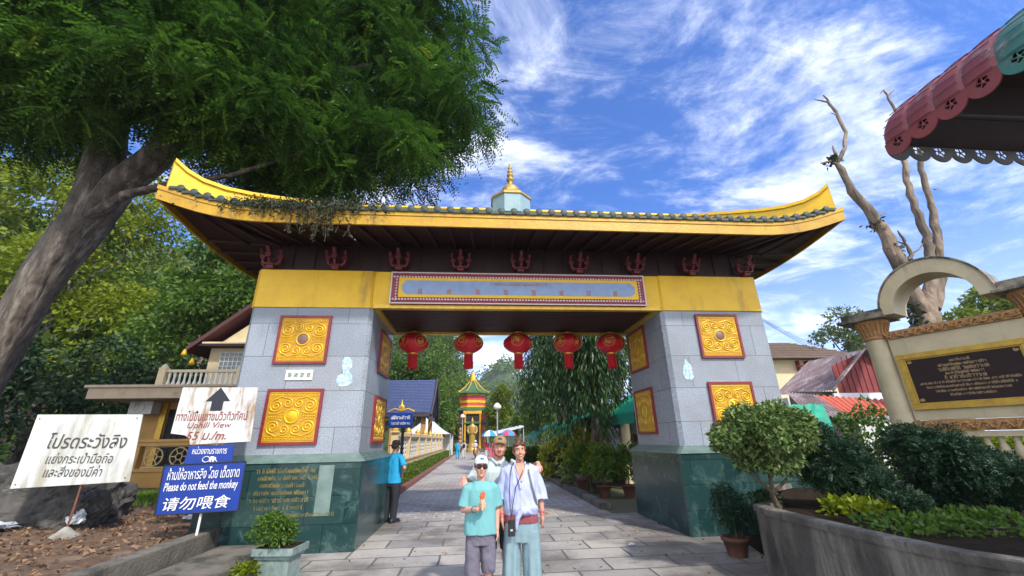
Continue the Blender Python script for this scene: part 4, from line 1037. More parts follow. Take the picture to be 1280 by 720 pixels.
def mount(u, v):
    x = -260+520*u; y = 250+170*v
    ridge = 78*math.exp(-((x+70)/75)**2)+34*math.exp(-((x-26)/22)**2)+24*math.exp(-((x-70)/40)**2)
    ridge += 9*mnoise.noise(Vector((x*.03, y*.03, 3)))+5*mnoise.noise(Vector((x*.1, y*.1, 5)))
    return (x, y, max(-2, ridge*math.sin(min(1, v*1.5)*math.pi/2)+2.5*mnoise.noise(Vector((x*.3, y*.3, 1)))))
mb = MB(); mb.grid(mount, 200, 60, smooth=False); mb.build('mountain', 'hill_green')['kind'] = 'structure'
rng = np.random.default_rng(16); me_ = []
for k in range(500):
    u, v = rng.uniform(.3, .8), rng.uniform(0, .75); p = mount(u, v); r = rng.uniform(4, 8); me_.append((p[0], p[1], p[2]+r*.3, r, r, r*.9))
tag(link('mountain_forest', crown_mesh('mountain_forest', me_, 26000, 2.6, 1.7, rng, .2, shell=.4), 'leaf_forest'), 'distant forest on the mountain seen through the gate', 'forest', kind='stuff')
# ------------------------------------------------------------------ left building
hb = thing('yellow_house', 'cream house with balcony, flat canopy and maroon gable roof behind the left pillar', 'building', (-10.5, 18, 0))
HO = Vector((-10.5, 18, 0))
def hp(px, py, Y): return at(px, py, Y)-HO
mb = MB(); a = hp(115, 500, 16); b = hp(115, 482, 16)
mb.span((-3.2, -2.0, 3.22), (5.2, 1.6, 3.66)); mb.span((-3.3, -2.08, 3.60), (5.3, 1.7, 3.70)); mb.build('flat_canopy', 'tan_slab', hb, bevel=.02)
mb = MB(); mb.span((-2.6, -.4, 0), (5.0, 3.0, 3.22)); mb.build('lower_wall', 'ochre_wall', hb)
mb = MB(); mb.span((-1.35, -.46, .35), (.55, -.39, 2.95)); lw = mb.build('doorway', 'dark_interior', hb)
mb = MB()
for k in range(9): mb.span((-1.3+k*.22, -.50, .35), (-1.275+k*.22, -.47, 2.9))
for k in range(4): mb.span((-1.35, -.505, .8+k*.6), (.55, -.468, .825+k*.6))
mb.build('grille', 'wire_black', lw)
for x in (-1.5, .65):
    mb = MB(); mb.span((x-.1, -.52, 0), (x+.1, -.38, 3.2)); mb.build('door_frame', 'gold_trim', hb)
mb = MB(); mb.span((-2.35, -1.1, 2.75), (-1.55, -.65, 3.2)); mb.tube([(-2.0+.18*math.cos(t), -1.11, 2.97+.18*math.sin(t)) for t in np.linspace(0, 6.283, 20)], .02, 5)
mb.build('air_conditioner', 'wall_white', hb)
# balcony rail
rail = MB(); rail.span((-2.2, -.3, 4.42), (4.8, -.12, 4.52)); rail.span((-2.2, -.28, 3.70), (4.8, -.14, 3.78))
for k in range(3):
    x = -2.1+k*3.0; rail.span((x-.13, -.35, 3.7), (x+.13, -.09, 4.6)); rail.lathe([(.14, 4.6), (.1, 4.68), (.03, 4.76)], 8, (x, -.22, 0))
balc = rail.build('balcony_rail', 'cream_wall', hb)
bl = MB(); bl.lathe([(.035, 3.78), (.06, 3.86), (.075, 3.95), (.04, 4.08), (.035, 4.2), (.05, 4.3), (.045, 4.42)], 8); bme = bl.mesh('baluster')
for k in range(34):
    x = -1.85+k*.2
    if min(abs(x-q) for q in (-2.1, .9, 3.9)) > .14: link('baluster', bme, 'white_paint', balc, (x, -.21, 0))
# upper storey, set back
mb = MB(); mb.span((-2.0, 2.2, 3.7), (4, 7, 5.95)); g0 = [(-.4, 2.2), (2.6, 2.2)]
mb.add([(-2.0, 2.19, 5.9), (4.0, 2.19, 5.9), (1.0, 2.19, 8.3)], [(0, 1, 2)]); mb.build('upper_wall', 'cream_wall', hb)
mb = MB(); mb.span((-1.45, 2.13, 4.85), (-.45, 2.19, 5.72)); w = mb.build('window', 'window_glass', hb)
mb = MB()
for k in range(6): mb.span((-1.46+k*.196, 2.10, 4.84), (-1.43+k*.196, 2.128, 5.74))
for k in range(5): mb.span((-1.46, 2.10, 4.84+k*.215), (-.44, 2.127, 4.865+k*.215))
mb.build('window_bars', 'white_paint', w)
mb = MB()       # gable roof along the road, maroon edge boards
for sg in (-1, 1):
    mb.add([(1.0, 1.5, 9.1), (1.0+sg*3.7, 1.5, 5.85), (1.0+sg*3.7, 7.6, 5.85), (1.0, 7.6, 9.1), (1.0, 1.5, 8.88), (1.0+sg*3.7, 1.5, 5.62), (1.0+sg*3.7, 7.6, 5.62), (1.0, 7.6, 8.88)],
           [(0, 1, 2, 3), (4, 7, 6, 5), (0, 4, 5, 1), (1, 5, 6, 2), (3, 2, 6, 7)])
mb.build('roof', 'roof_maroon', hb)
mb = MB(); mb.span((-2.3, 1.62, 5.93), (4, 2.185, 6.03)); mb.build('eave_board', 'dark_maroon', hb)
mb = MB(); mb.span((-2.1, 1.6, 6.032), (4, 2.18, 6.11)); mb.build('eave_trim', 'cream_wall', hb)
for x, z in ((-2.62, 5.5), (-2.2, 5.1)):
    mb = MB(); mb.lathe([(.02, .22), (.05, .2), (.10, .04), (.13, -.06), (.02, -.1)], 10, (x, 1.4, z)); mb.build('eave_bell', 'gold', hb)
# scrolled fence in front of it
fn = thing('ornate_fence', 'low terracotta and gold fence with scroll panels in front of the yellow house', 'fence', (-10.6, 15, 0))
mb = MB(); mb.span((-2.0, -.1, .3), (3.4, .1, .86)); mb.span((-2.05, -.14, .86), (3.4, .14, .96)); mb.span((-2.05, -.14, 1.62), (3.4, .14, 1.74)); mb.span((-2.08, -.18, 1.74), (3.4, .18, 1.82))
for k in range(3): mb.span((-2.0+k*1.75, -.12, .9), (-1.78+k*1.75, .12, 1.7))
mb.build('fence_frame', 'ochre_wall', fn)
for k in range(3):
    mb = MB(); x0 = -1.0+k*1.75
    for sx in (-.38, .38):
        mb.tube([(x0+sx+.27*math.cos(t), 0, 1.29+.27*math.sin(t)) for t in np.linspace(0, 6.283, 22)], .022, 5)
        mb.tube([(x0+sx+.1*math.cos(t), 0, 1.29+.1*math.sin(t)) for t in np.linspace(0, 6.283, 14)], .02, 5)
        for q in range(6):
            t = q*math.pi/3; mb.tube([(x0+sx+.1*math.cos(t), 0, 1.29+.1*math.sin(t)), (x0+sx+.27*math.cos(t), 0, 1.29+.27*math.sin(t))], .016, 5)
    mb.span((x0-.72, -.012, .97), (x0+.72, .012, 1.0)); mb.span((x0-.72, -.012, 1.58), (x0+.72, .012, 1.61))
    mb.build('scroll_panel', 'fence_cream', fn)

# ------------------------------------------------------------------ along the road, left side
hd = thing('clipped_hedge', 'long low clipped light green hedge behind the red kerb', 'hedge', (-2.85, 14, 0))
rng = np.random.default_rng(51); n = 26000
u = rng.random(n); P_ = np.stack([rng.uniform(-.24, .24, n), 37*rng.random(n)**1.4, rng.uniform(.12, .56, n)], 1)
side = rng.integers(0, 3, n); P_[side == 0, 0] = .24; P_[side == 1, 2] = .56; P_[side == 2, 0] = rng.uniform(-.24, .24, (side == 2).sum())
P_ += rng.normal(0, .028, P_.shape); P_[:, 2] += .03*np.sin(P_[:, 1]*3)
D_ = rand_dirs(n, rng); D_[:, 2] += .5; D_[:, 0] += .3
V, F, Tn = leaves(P_, D_, rng.uniform(.05, .10, n), rng.uniform(.03, .05, n), rng, rng.random(n))
link('foliage', fast_mesh('foliage', V, F, Tn), 'leaf_hedge', hd)
mb = MB()
for k in range(60): mb.tube([(rng.uniform(-.12, .12), k*.6+.3, 0), (rng.uniform(-.15, .15), k*.6+.3, .5)], .012, 4)
mb.build('stems', 'stem_brown', hd)
fe_ = thing('temple_fence', 'cream fence with patterned white panels along the left of the road', 'fence', (-3.2, 17.8, 0))
mb = MB(); mb.span((-.1, 0, 0), (.1, 33, .82)); mb.span((-.14, 0, .82), (.14, 33, .9)); mb.span((-.14, 0, 1.82), (.14, 33, 1.96)); fr_ = mb.build('fence_wall', 'fence_cream', fe_)
pm = MB(); pm.span((-.13, -.13, .88), (.13, .13, 1.85)); pm.span((-.17, -.17, 1.96), (.17, .17, 2.02)); pm.lathe([(.13, 2.02), (.15, 2.1), (.08, 2.2), (.02, 2.3)], 8, mi=1); pme = pm.mesh('fence_post')
qm = MB(); rng = np.random.default_rng(8)
for k in range(5):
    for j in range(4):
        cy_, cz_ = .28+k*.6, .98+.11+j*.2
        qm.tube([(0, cy_+.28*math.cos(t), cz_+.11*math.sin(t)) for t in np.linspace(0, 6.283, 11)], .03, 4)
qm.span((-.03, .05, .9), (.03, 3.05, .98)); qm.span((-.03, .05, 1.75), (.03, 3.05, 1.82))
qme = qm.mesh('fence_panel')
for k in range(10):
    link('fence_post', pme, ['fence_cream', 'gold_trim'], fe_, (.004, k*3.5, 0))
    if k < 9: link('fence_panel', qme, 'fence_panel', fe_, (0, k*3.5+.2, 0))
# small blue street sign with ornate crest
r_ = thing('street_sign', 'small dark blue street board with gilt crest on a dark post beside the fence', 'sign', (-2.42, 14.2, 0))
mb = MB(); mb.tube([(.1, .05, 0), (.1, .05, 2.5)], .045, 8); mb.build('post', 'wire_black', r_)
mb = MB(); mb.span((-.36, -.03, 2.02), (.4, .03, 2.5)); b_ = mb.build('board', 'sign_blue', r_)
rg = np.random.default_rng(2); mb = MB(); scribble(mb, .02, 2.34, .62, .09, rg, -.034); scribble(mb, .02, 2.16, .62, .075, rg, -.034); mb.build('lettering', 'lettering_white', b_)
mb = MB(); mb.tube([(-.4, 0, 2.53), (-.2, 0, 2.62), (.02, 0, 2.56), (.24, 0, 2.62), (.44, 0, 2.53)], .03, 6); mb.ell((.02, 0, 2.66), (.1, .03, .1)); mb.lathe([(.06, 2.7), (.03, 2.8), (.01, 2.92)], 8, (.02, 0, 0)); mb.build('crest', 'gold_trim', r_)
# blue roofed pavilion
pv = thing('tiled_pavilion', 'open pavilion with a steep blue tiled roof behind the cream fence', 'building', (-8, 37.5, 0))
mb = MB()
def slope(u, v, sg=1): return (-5+9.6*u, sg*3.3*(1-v), 3.75+3.0*v**1.12)
mb.grid(lambda u, v: slope(u, v, -1), 2, 10, 0, False); mb.grid(lambda u, v: slope(1-u, v, 1), 2, 10, 0, False)
for k in range(22):
    v = k/22; p = slope(0, v, -1); mb.span((-5, p[1]-.03, p[2]+.005), (4.6, p[1]+.02, p[2]+.045))
mb.build('roof', 'roof_blue', pv)
mb = MB()
for sg in (-1, 1): mb.tube([(4.55, sg*3.5, 3.55), (4.62, sg*1.7, 5.1), (4.62, 0, 6.85)], .1, 6)
mb.span((4.2, -3.0, 3.3), (4.3, 3.0, 3.6)); mb.add([(4.1, -3.0, 3.6), (4.1, 3.0, 3.6), (4.1, 0, 6.5)], [(0, 1, 2)]); mb.span((-5, -3.4, 3.45), (4.6, -3.25, 3.7))
mb.build('gable_boards', 'roof_blue_trim', pv)
for x in (-4.5, -1.5, 1.5, 3.9):
    mb = MB(); mb.span((x-.18, -2.9, 0), (x+.18, -2.5, 3.5)); mb.build('column', 'terracotta_gold', pv)
    mb = MB(); mb.span((x-.18, 2.5, 0), (x+.18, 2.9, 3.5)); mb.build('column', 'terracotta_gold', pv)
# white marquee
tn = thing('white_marquee', 'pale marquee tent with sagging curved eaves beyond the blue roof', 'tent', (-4.9, 46, 0))
mb = MB()
def cnp(u, v):
    x = -2.6+5.2*u; y = -2.6+5.2*v; d = max(abs(x), abs(y))/2.6
    return (x, y, 2.25+1.9*(1-d)**1.5)
mb.grid(cnp, 20, 20); mb.build('canopy', 'roof_white', tn)
for x in (-2.5, 2.5):
    for y in (-2.5, 2.5):
        mb = MB(); mb.tube([(x, y, 0), (x, y, 2.27)], .05, 6); mb.build('pole', 'galvanised', tn)
mb = MB(); mb.span((-2.55, 2.45, .1), (2.55, 2.5, 2.2)); mb.build('back_sheet', 'cloth_pale', tn)
# grey stall canopy at right of the road
tn = thing('stall_canopy', 'grey stall canopy standing right of the road near the pagoda', 'tent', (3.6, 46, 0))
mb = MB(); mb.add([(-2.4, -1.6, 2.0), (1.6, -1.6, 2.9), (1.6, 1.8, 3.1), (-2.4, 1.8, 2.3), (-2.4, -1.6, 1.92), (1.6, -1.6, 2.8), (1.6, 1.8, 3.02), (-2.4, 1.8, 2.22)], [(0, 1, 2, 3), (7, 6, 5, 4), (0, 4, 5, 1), (1, 5, 6, 2), (2, 6, 7, 3), (3, 7, 4, 0)])
mb.build('canopy', 'roof_white', tn)
for x, z in ((-2.2, 2.0), (1.5, 2.8)):
    for y in (-1.5, 1.7): mb = MB(); mb.tube([(x, y, 0), (x, y, z)], .05, 6); mb.build('pole', 'galvanised', tn)
mb = MB(); mb.span((-2, -1, 0), (1.4, .4, .8)); mb.build('counter', 'shirt_pink', tn)
# globe lamps
for x, y, z, lb in ((1.6, 30, 3.85, 'white globe street lamp right of the pagoda'), (-1.45, 52, 4.4, 'white globe street lamp in front of the pagoda niche')):
    r_ = thing('street_lamp', lb, 'lamp', (x, y, 0)); mb = MB(); mb.tube([(0, 0, 0), (0, 0, z-.2)], .05, 7); mb.build('post', 'galvanised', r_)
    mb = MB(); mb.lathe([(.06, z-.25), (.3, z-.15), (.28, z), (.14, z+.18), (.03, z+.24)], 12); mb.build('lamp_shade', 'white_paint', r_)

# ------------------------------------------------------------------ pagoda at the end of the road
pg = thing('pagoda', 'red and gold pagoda with green roof and gilt finial at the end of the road', 'building', (-.3, 65.5, 0))
def octa(r, z, n=8, rot=22.5): return [(r*math.cos(R(rot)+2*math.pi*k/n), r*math.sin(R(rot)+2*math.pi*k/n), z) for k in range(n)]
mb = MB(); mb.loft([octa(2.5, 0), octa(2.5, .5)], 0, False); mb.loft([octa(2.2, .5), octa(2.2, 6.0)], 1, False)
mb.build('lower_storey', ['pale_concrete', 'pagoda_red'], pg)
mb = MB(); mb.span((-1.0, -2.25, .5), (1.0, -2.05, 5.2)); nch = mb.build('niche', 'dark_interior', pg)
for sx in (-1, 1):
    mb = MB(); mb.lathe([(.2, .5), (.16, .8), (.15, 5.1), (.22, 5.35)], 10, (sx*1.1, -2.35, 0)); mb.build('gilded_column', 'pagoda_gold', pg)
    mb = MB()
    for k in range(5): mb.ell((sx*1.75, -1.9, .9+k*.55), (.32-.03*k, .3, .34), 8, 6)
    mb.build('carved_guardian', 'terracotta_gold', pg)
mb = MB(); mb.span((-1.35, -2.5, 5.3), (1.35, -2.1, 5.75)); mb.build('lintel', 'pagoda_gold', pg)
mb = MB(); mb.loft([octa(2.75, 5.75), octa(2.75, 5.9), octa(2.25, 6.3)], 0, False); mb.loft([octa(2.8, 3.9), octa(2.8, 4.0), octa(2.22, 4.35)], 0, False); mb.build('middle_eave', 'pagoda_roof', pg)
mb = MB(); mb.loft([octa(2.05, 6.3), octa(2.05, 8.35)], 0, False); us = mb.build('upper_storey', 'pagoda_red', pg)
for z0, z1 in ((6.3, 6.5), (6.95, 7.3), (8.0, 8.4)):
    mb = MB(); mb.loft([octa(2.1, z0), octa(2.1, z1)], 0, False); mb.build('gold_band', 'yellow_paint', us)
mb = MB(); rg_ = []
for t in np.linspace(0, 1, 7): rg_.append(octa(2.75-2.35*t, 8.4+2.0*t**1.5+.0))
mb.loft([octa(2.75, 8.3)]+rg_, 0, False); rf = mb.build('roof', 'pagoda_roof', pg)
mb = MB()
for k in range(8):
    a = R(22.5)+2*math.pi*k/8; mb.tube([((2.8-2.35*t)*math.cos(a), (2.8-2.35*t)*math.sin(a), 8.45+2.0*t**1.5+.18*max(0, 1-t*4)) for t in np.linspace(0, 1, 7)], .07, 5)
mb.build('roof_rib', 'pagoda_gold', rf)
mb = MB(); mb.lathe([(.5, 10.3), (.62, 10.5), (.4, 10.75), (.5, 10.95), (.25, 11.15), (.32, 11.35), (.14, 11.6), (.1, 11.9), (.16, 12.0), (.05, 12.2), (.02, 13.1)], 12); mb.build('finial', 'pagoda_gold', pg)
st_ = thing('standing_statue', 'tall golden standing statue in the dark niche of the pagoda', 'statue', (-.3, 63.0, 0)); st_.scale = (1.25, 1.0, 1.22)
mb = MB(); mb.lathe([(.75, .0), (.75, .35), (.5, .5), (.62, .8), (.5, .95)], 12); mb.build('pedestal', 'dull_gold', st_)
mb = MB()
mb.loft([[(c*math.cos(a), d*math.sin(a), z) for a in np.linspace(0, 2*math.pi, 16, endpoint=False)] for z, c, d in ((.95, .38, .28), (1.6, .36, .27), (2.2, .42, .28), (2.7, .46, .28), (3.0, .40, .25), (3.12, .16, .14), (3.25, .13, .13), (3.35, .18, .18), (3.55, .17, .17), (3.72, .08, .08), (3.95, .03, .03))])
for sx in (-1, 1): mb.tube([(sx*.42, 0, 2.95), (sx*.55, -.05, 2.4), (sx*.4, -.28, 2.05), (sx*.08, -.34, 2.2)], [.14, .13, .1, .08], 8)
mb.build('figure', 'dull_gold', st_)

# ------------------------------------------------------------------ right side of the road
bd = thing('awning_building', 'cream columned building with green corrugated awnings right of the road', 'building', (7.5, 17.5, 0))
mb = MB(); mb.span((-1.2, -3.5, 0), (1.6, 12, 3.1)); mb.build('wall', 'ochre_wall', bd)
for y in (-3.2, -.6, 3.0, 6.5):
    mb = MB(); mb.lathe([(.2, 0), (.2, .2), (.15, .3), (.15, 2.3), (.2, 2.4)], 12, (-2.35, y, 0)); mb.build('column', 'cream_wall', bd)
for y0, y1, x0, x1, z0, z1 in ((-5.2, -1.0, -2.75, -1.0, 2.3, 3.25), (-.6, 3.5, -3.6, -1.0, 2.05, 3.0), (3.8, 8.0, -4.4, -1.0, 1.75, 3.0)):
    mb = MB()
    def aw(u, v, y0=y0, y1=y1, x0=x0, x1=x1, z0=z0, z1=z1):
        x = x0+(x1-x0)*v; return (x, y0+(y1-y0)*u, z0+(z1-z0)*v**.75+.03*math.sin(u*(y1-y0)*26))
    mb.grid(aw, 170, 8); mb.grid(lambda u, v: (x0-.004, y0+(y1-y0)*u, z0+.02-.32*v), 40, 1); mb.build('awning', 'awning_green', bd)
for y, z in ((-2.6, 1.7), (-3.3, 1.2)):
    mb = MB(); mb.span((-1.75, y-.4, z), (-1.22, y+.4, z+.6)); mb.tube([(-1.76, y+.2*math.cos(t), z+.3+.2*math.sin(t)) for t in np.linspace(0, 6.283, 18)], .02, 5); mb.build('air_conditioner', 'wall_white', bd)
mb = MB(); mb.span((-1.26, -2.0, 0), (-1.19, -1.0, 2.1)); mb.build('door', 'red_boards', bd)
mb = MB(); mb.span((-1.27, .2, .9), (-1.19, 2.2, 2.1)); mb.build('window', 'window_glass', bd)
# weeping trees
def weeping(label, base, h, prof, n, seed, tr):
    rng = np.random.default_rng(seed); t = thing('weeping_tree', label, 'tree', base, 0, 'weeping trees right of the road'); mb = MB()
    limb(mb, (0, 0, -.1), (.1, 0, h), tr, .03, rng, 10, .015, 10); V_, F_, T_ = [], [], []
    zz = np.array([p[0] for p in prof]); rr = np.array([p[1] for p in prof])
    nb = int(n/48)
    for k in range(nb):
        z = zz[0]+(zz[-1]-zz[0])*rng.random()**.85; r = np.interp(z, zz, rr)*rng.uniform(.45, 1.08); a = rng.uniform(0, 2*math.pi)
        L_ = rng.uniform(.9, 1.9); z1 = z+.35
        pth = [np.array([.1*z/h, 0, z1+.1]), np.array([.5*r*math.cos(a), .5*r*math.sin(a), z1+.1]), np.array([r*math.cos(a), r*math.sin(a), z-.25]), np.array([r*1.06*math.cos(a), r*1.06*math.sin(a), z-.25-L_])]
        if k % 4 == 0: mb.tube(pth[:3], [.03, .02, .01], 4)
        m_ = 48; tt = rng.random(m_)*2.4+.6; tt = np.clip(tt, 0, 2.999); i = tt.astype(int); f = (tt-i)[:, None]; A = np.array(pth)
        P = A[i]*(1-f)+A[i+1]*f+rng.normal(0, .09, (m_, 3)); D = rand_dirs(m_, rng)*.42+np.array([.25*math.cos(a), .25*math.sin(a), -1.0])
        tn_ = np.clip(rng.beta(1.4, 2.6, m_)+(.45 if rng.random() < .12 else 0), 0, 1)
        V, F, T2 = leaves(P, D, rng.uniform(.2, .34, m_), rng.uniform(.035, .055, m_), rng, tn_); V_.append(V); T_.append(T2)
    mb.build('trunk', 'bark', t); V = np.concatenate(V_); link('crown', fast_mesh('crown', V, np.arange(len(V)).reshape(-1, 4), np.concatenate(T_)), 'leaf_ashoka', t)
weeping('nearer dark weeping mast tree beside the right pillar', (4.35, 15.3, 0), 8.6, [(3.0, 1.15), (4.2, 1.5), (5.6, 1.45), (7.2, 1.0), (8.6, .2)], 25000, 201, .17)
weeping('farther dark weeping mast tree standing behind the woman', (4.3, 21, 0), 10, [(3.0, 2.1), (4.6, 2.2), (6.2, 1.95), (8.2, 1.3), (10, .25)], 30000, 202, .22)
# plants along the right kerb
shrub('croton', 'yellow variegated croton bush by the right kerb behind the woman', 'plant', (3.35, 18.6, .1), [(0, 0, .7, .6, .6, .6), (.5, .3, 1.2, .5, .5, .5), (-.1, -.6, .3, .5, .4, .35)], 1500, .24, .10, 'leaf_yellow', 41, 'croton bushes by the kerb')
shrub('croton', 'yellow green croton bush between the two weeping tree trunks', 'plant', (3.9, 16.5, .1), [(0, 0, .8, .55, .5, .6), (.3, .3, 1.4, .45, .4, .5)], 1100, .22, .09, 'leaf_yellow', 42, 'croton bushes by the kerb')
shrub('croton', 'low croton clump with pale leaves at the kerb edge', 'plant', (3.35, 15.3, .1), [(0, 0, .35, .4, .5, .35)], 500, .2, .08, 'leaf_variegated', 43, 'croton bushes by the kerb')
for k, (x, y, r, h, pm_, lf, lb) in enumerate(((3.72, 12.6, .2, .32, 'clay_pot', 'leaf_mid', 'leafy green plant in a clay pot nearest the right pillar'), (3.85, 13.6, .22, .34, 'dark_pot', 'leaf_bright', 'light green bush in a dark pot near the right pillar'), (3.5, 14.3, .19, .36, 'clay_pot', 'leaf_mid', 'tall leafy plant in a clay pot in front of the nearer weeping trunk'), (3.55, 17.4, .24, .3, 'dark_pot', 'leaf_dark', 'dark plant in a black bowl beside the croton bushes'), (4.4, 12.4, .2, .34, 'clay_pot', 'leaf_mid', 'bushy plant in a clay pot against the right pillar base'))):
    t = shrub('potted_plant', lb, 'plant', (x, y, 0), [(0, 0, h+.45, .45, .42, .45), (.15, .1, h+.8, .32, .3, .32)], 1500, .12, .05, lf, 300+k, 'potted plants along the kerb')
    mb = MB(); mb.lathe([(r*.7, 0), (r, h*.9), (r*1.1, h*.9), (r*1.1, h), (r*.9, h), (r*.85, h*.85)], 14); mb.build('pot', pm_, t)
mb = MB(); mb.span((3.45, 14.6, 0), (3.75, 16.4, .42)); mb.span((3.42, 14.57, .42), (3.78, 16.43, .47)); tag(mb.build('planter_wall', 'pale_concrete', bevel=.01), 'short pale concrete planter wall under the nearer weeping tree', 'planter')
mb = MB()
for sx in (0, 1): mb.tube([(3.7+sx*.12, 14.4, 0), (3.75-sx*.05, 14.7, 1.2), (3.95+sx*.1, 15.1, 2.2)], .025, 5)
tag(mb.build('bare_vine', 'stem_brown'), 'bare twisted vine stems leaning on the nearer weeping tree', 'plant')
hd = thing('clipped_hedge', 'short dark green clipped hedge across the road behind the woman', 'hedge', (3.0, 33, 0)); rng = np.random.default_rng(57); n = 4500
P_ = np.stack([rng.uniform(-.9, 2.6, n), rng.uniform(-.5, .5, n), rng.uniform(.1, 1.0, n)], 1); sd2 = rng.integers(0, 2, n); P_[sd2 == 0, 1] = -.5; P_[sd2 == 1, 2] = 1.0; P_ += rng.normal(0, .03, P_.shape)
V, F, Tn = leaves(P_, rand_dirs(n, rng)+np.array([0, -.3, .4]), .14, .07, rng, rng.random(n)); link('foliage', fast_mesh('foliage', V, F, Tn), 'leaf_mid', hd)
mb = MB(); mb.span((-.85, -.4, 0), (2.5, .45, .9)); mb.build('stems', 'hill_green', hd)
GR = 'trees behind the right side of the road'
leafy_tree('broadleaf_tree', 'green tree above the awning building beside the right pillar', 'tree', (9.5, 27, 0), 10, .25, [(0, 0, 6.5, 2.8, 2.4, 2.6), (-2.4, 0, 5.4, 2, 2, 2), (1.6, 0, 9, 2.4, 2, 2)], 9000, .28, .14, 'leaf_mid', 111, GR, per=8, f=.42)
leafy_tree('broadleaf_tree', 'yellow green tree right of the pagoda', 'tree', (3.6, 62, 0), 9, .25, [(0, 0, 5, 1.8, 1.8, 2.2), (.3, 0, 7.6, 1.4, 1.4, 1.8), (-.8, 0, 3.6, 1.2, 1.2, 1.2)], 7000, .36, .18, 'leaf_bright', 112, GR, per=8, f=.42)
leafy_tree('broadleaf_tree', 'green tree between the pagoda and the weeping trees', 'tree', (7.5, 52, 0), 9, .25, [(0, 0, 4.2, 2.6, 2.2, 2.6), (1.5, 0, 7, 2.2, 2, 2.2), (-1.7, 0, 3, 1.6, 1.6, 1.6)], 8000, .34, .17, 'leaf_forest', 113, GR, per=8, f=.42)
leafy_tree('broadleaf_tree', 'dense green tree behind the blue roofed pavilion', 'tree', (-6.5, 50, 0), 12, .3, [(0, 0, 6.5, 2.8, 2.4, 3.0), (1.9, .5, 4.2, 1.9, 2, 2.3), (-2.6, 0, 8.5, 2.8, 2.4, 2.8), (.8, 0, 9.6, 2.2, 2, 2.0)], 12000, .34, .17, 'leaf_mid', 114, GROUP_L, per=8, f=.42)
leafy_tree('broadleaf_tree', 'bright leafy tree left of the pagoda', 'tree', (-4.6, 57, 0), 10, .3, [(0, 0, 5.0, 1.9, 1.8, 2.6), (-1.2, .5, 8.4, 2.4, 2.2, 2.4), (.5, 0, 3.2, 1.5, 1.4, 1.6)], 9000, .34, .17, 'leaf_forest', 115, GROUP_L, per=8, f=.42)
# ------------------------------------------------------------------ right foreground: planter, bushes, memorial
wp = [(3.95, 5.75), (3.55, 5.5), (3.47, 5.2), (3.45, 4.6), (3.45, 4.0), (3.46, 3.5), (3.52, 3.13), (3.68, 2.85), (4.0, 2.55), (4.6, 2.3), (5.5, 2.2), (7.5, 2.3)]
back = [(8, 3.0), (9.2, 5), (8.2, 7.2), (6.5, 8.2), (5.0, 7.3)]
pl_ = thing('concrete_planter', 'shade-darkened, stained curved concrete planter wall full of bushes at right', 'planter', (3.45, 4.6, 0))
def inset(poly, d):
    o_ = []; n = len(poly)
    for i in range(n):
        a, b, c = Vector(poly[i-1]), Vector(poly[i]), Vector(poly[(i+1) % n]); t = (c-a).normalized(); nn = Vector((-t.y, t.x)); o_.append((b.x+nn.x*d, b.y+nn.y*d))
    return o_
poly = [(x-3.45, y-4.6) for x, y in wp+back]; inn = inset(poly, .13)
mb = MB(); n = len(poly)
def rg3(p, z): return [(x, y, z) for x, y in p]
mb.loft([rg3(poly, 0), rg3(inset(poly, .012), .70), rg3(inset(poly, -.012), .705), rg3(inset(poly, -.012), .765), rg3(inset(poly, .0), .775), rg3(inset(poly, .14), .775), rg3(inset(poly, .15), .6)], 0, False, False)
mb.build('wall', 'shaded_concrete', pl_)
mb = MB(); mb.prism(inset(poly, .1), .0, .70); mb.build('earth_fill', 'soil', pl_)
# variegated round bush
rb = thing('round_bush', 'round clipped bush with cream variegated leaves in the corner of the planter', 'plant', (3.82, 5.35, .7)); rb.scale = (1.14, 1.1, 1.02); mb = MB(); rng = np.random.default_rng(71)
limb(mb, (.0, .05, -.05), (-.08, 0, .22), .03, .026, rng, 8, .04)
for e in ((-.35, 0, .55), (.02, .05, .6), (.32, -.05, .52), (.1, .1, .75)): limb(mb, (-.08, 0, .2), e, .022, .008, rng, 6, .08)
mb.build('stems', 'stem_brown', rb)
ell_ = [(-.05, 0, .86, .53, .5, .44)]
link('foliage', crown_mesh('foliage', sub_clumps(ell_, 34, .26, rng)+[(-.05, 0, .86, .48, .45, .38)], 19000, .06, .036, rng, .25, .5, .4, low=-1), 'leaf_variegated', rb)
def conifer(label, loc, ells, n, seed):
    rng = np.random.default_rng(seed); t = thing('evergreen_bush', label, 'plant', loc, 0, 'dark evergreen bushes in the planter'); mb = MB()
    for e in ells: limb(mb, (rng.normal(0, .05), rng.normal(0, .05), -.05), (e[0], e[1], e[2]+.1), .022, .006, rng, 6, .05)
    mb.build('stems', 'stem_brown', t)
    P, d = clump_points(sub_clumps(ells, 17, .30, rng)+[tuple(q[:3])+tuple(np.array(q[3:])*.8) for q in ells], n, rng, .7); D = d*.9+rand_dirs(n, rng)*.5; D[:, 2] += .1; U = rand_dirs(n, rng)
    V, F, T_ = sprays(P, D, U, rng.uniform(.07, .13, n), 5, .036, .013, rng, np.clip(rng.beta(2, 2.4, n), 0, 1), .25)
    link('foliage', fast_mesh('foliage', V, F, T_), 'leaf_conifer', t)
conifer('dark evergreen bush beside the round variegated bush', (4.85, 5.4, .68), [(-.12, 0, .5, .36, .36, .46), (.16, .05, .35, .32, .34, .36), (-.22, .1, .82, .2, .2, .24), (.24, -.2, .15, .26, .28, .26)], 10500, 81)
conifer('widest dark evergreen bush in front of the cream memorial', (6.2, 5.1, .68), [(-.12, .1, .52, .42, .42, .46), (.25, 0, .42, .38, .4, .36), (-.36, .25, .80, .24, .26, .26), (.42, -.12, .2, .30, .34, .30), (.0, .2, .2, .4, .4, .3)], 14000, 82)
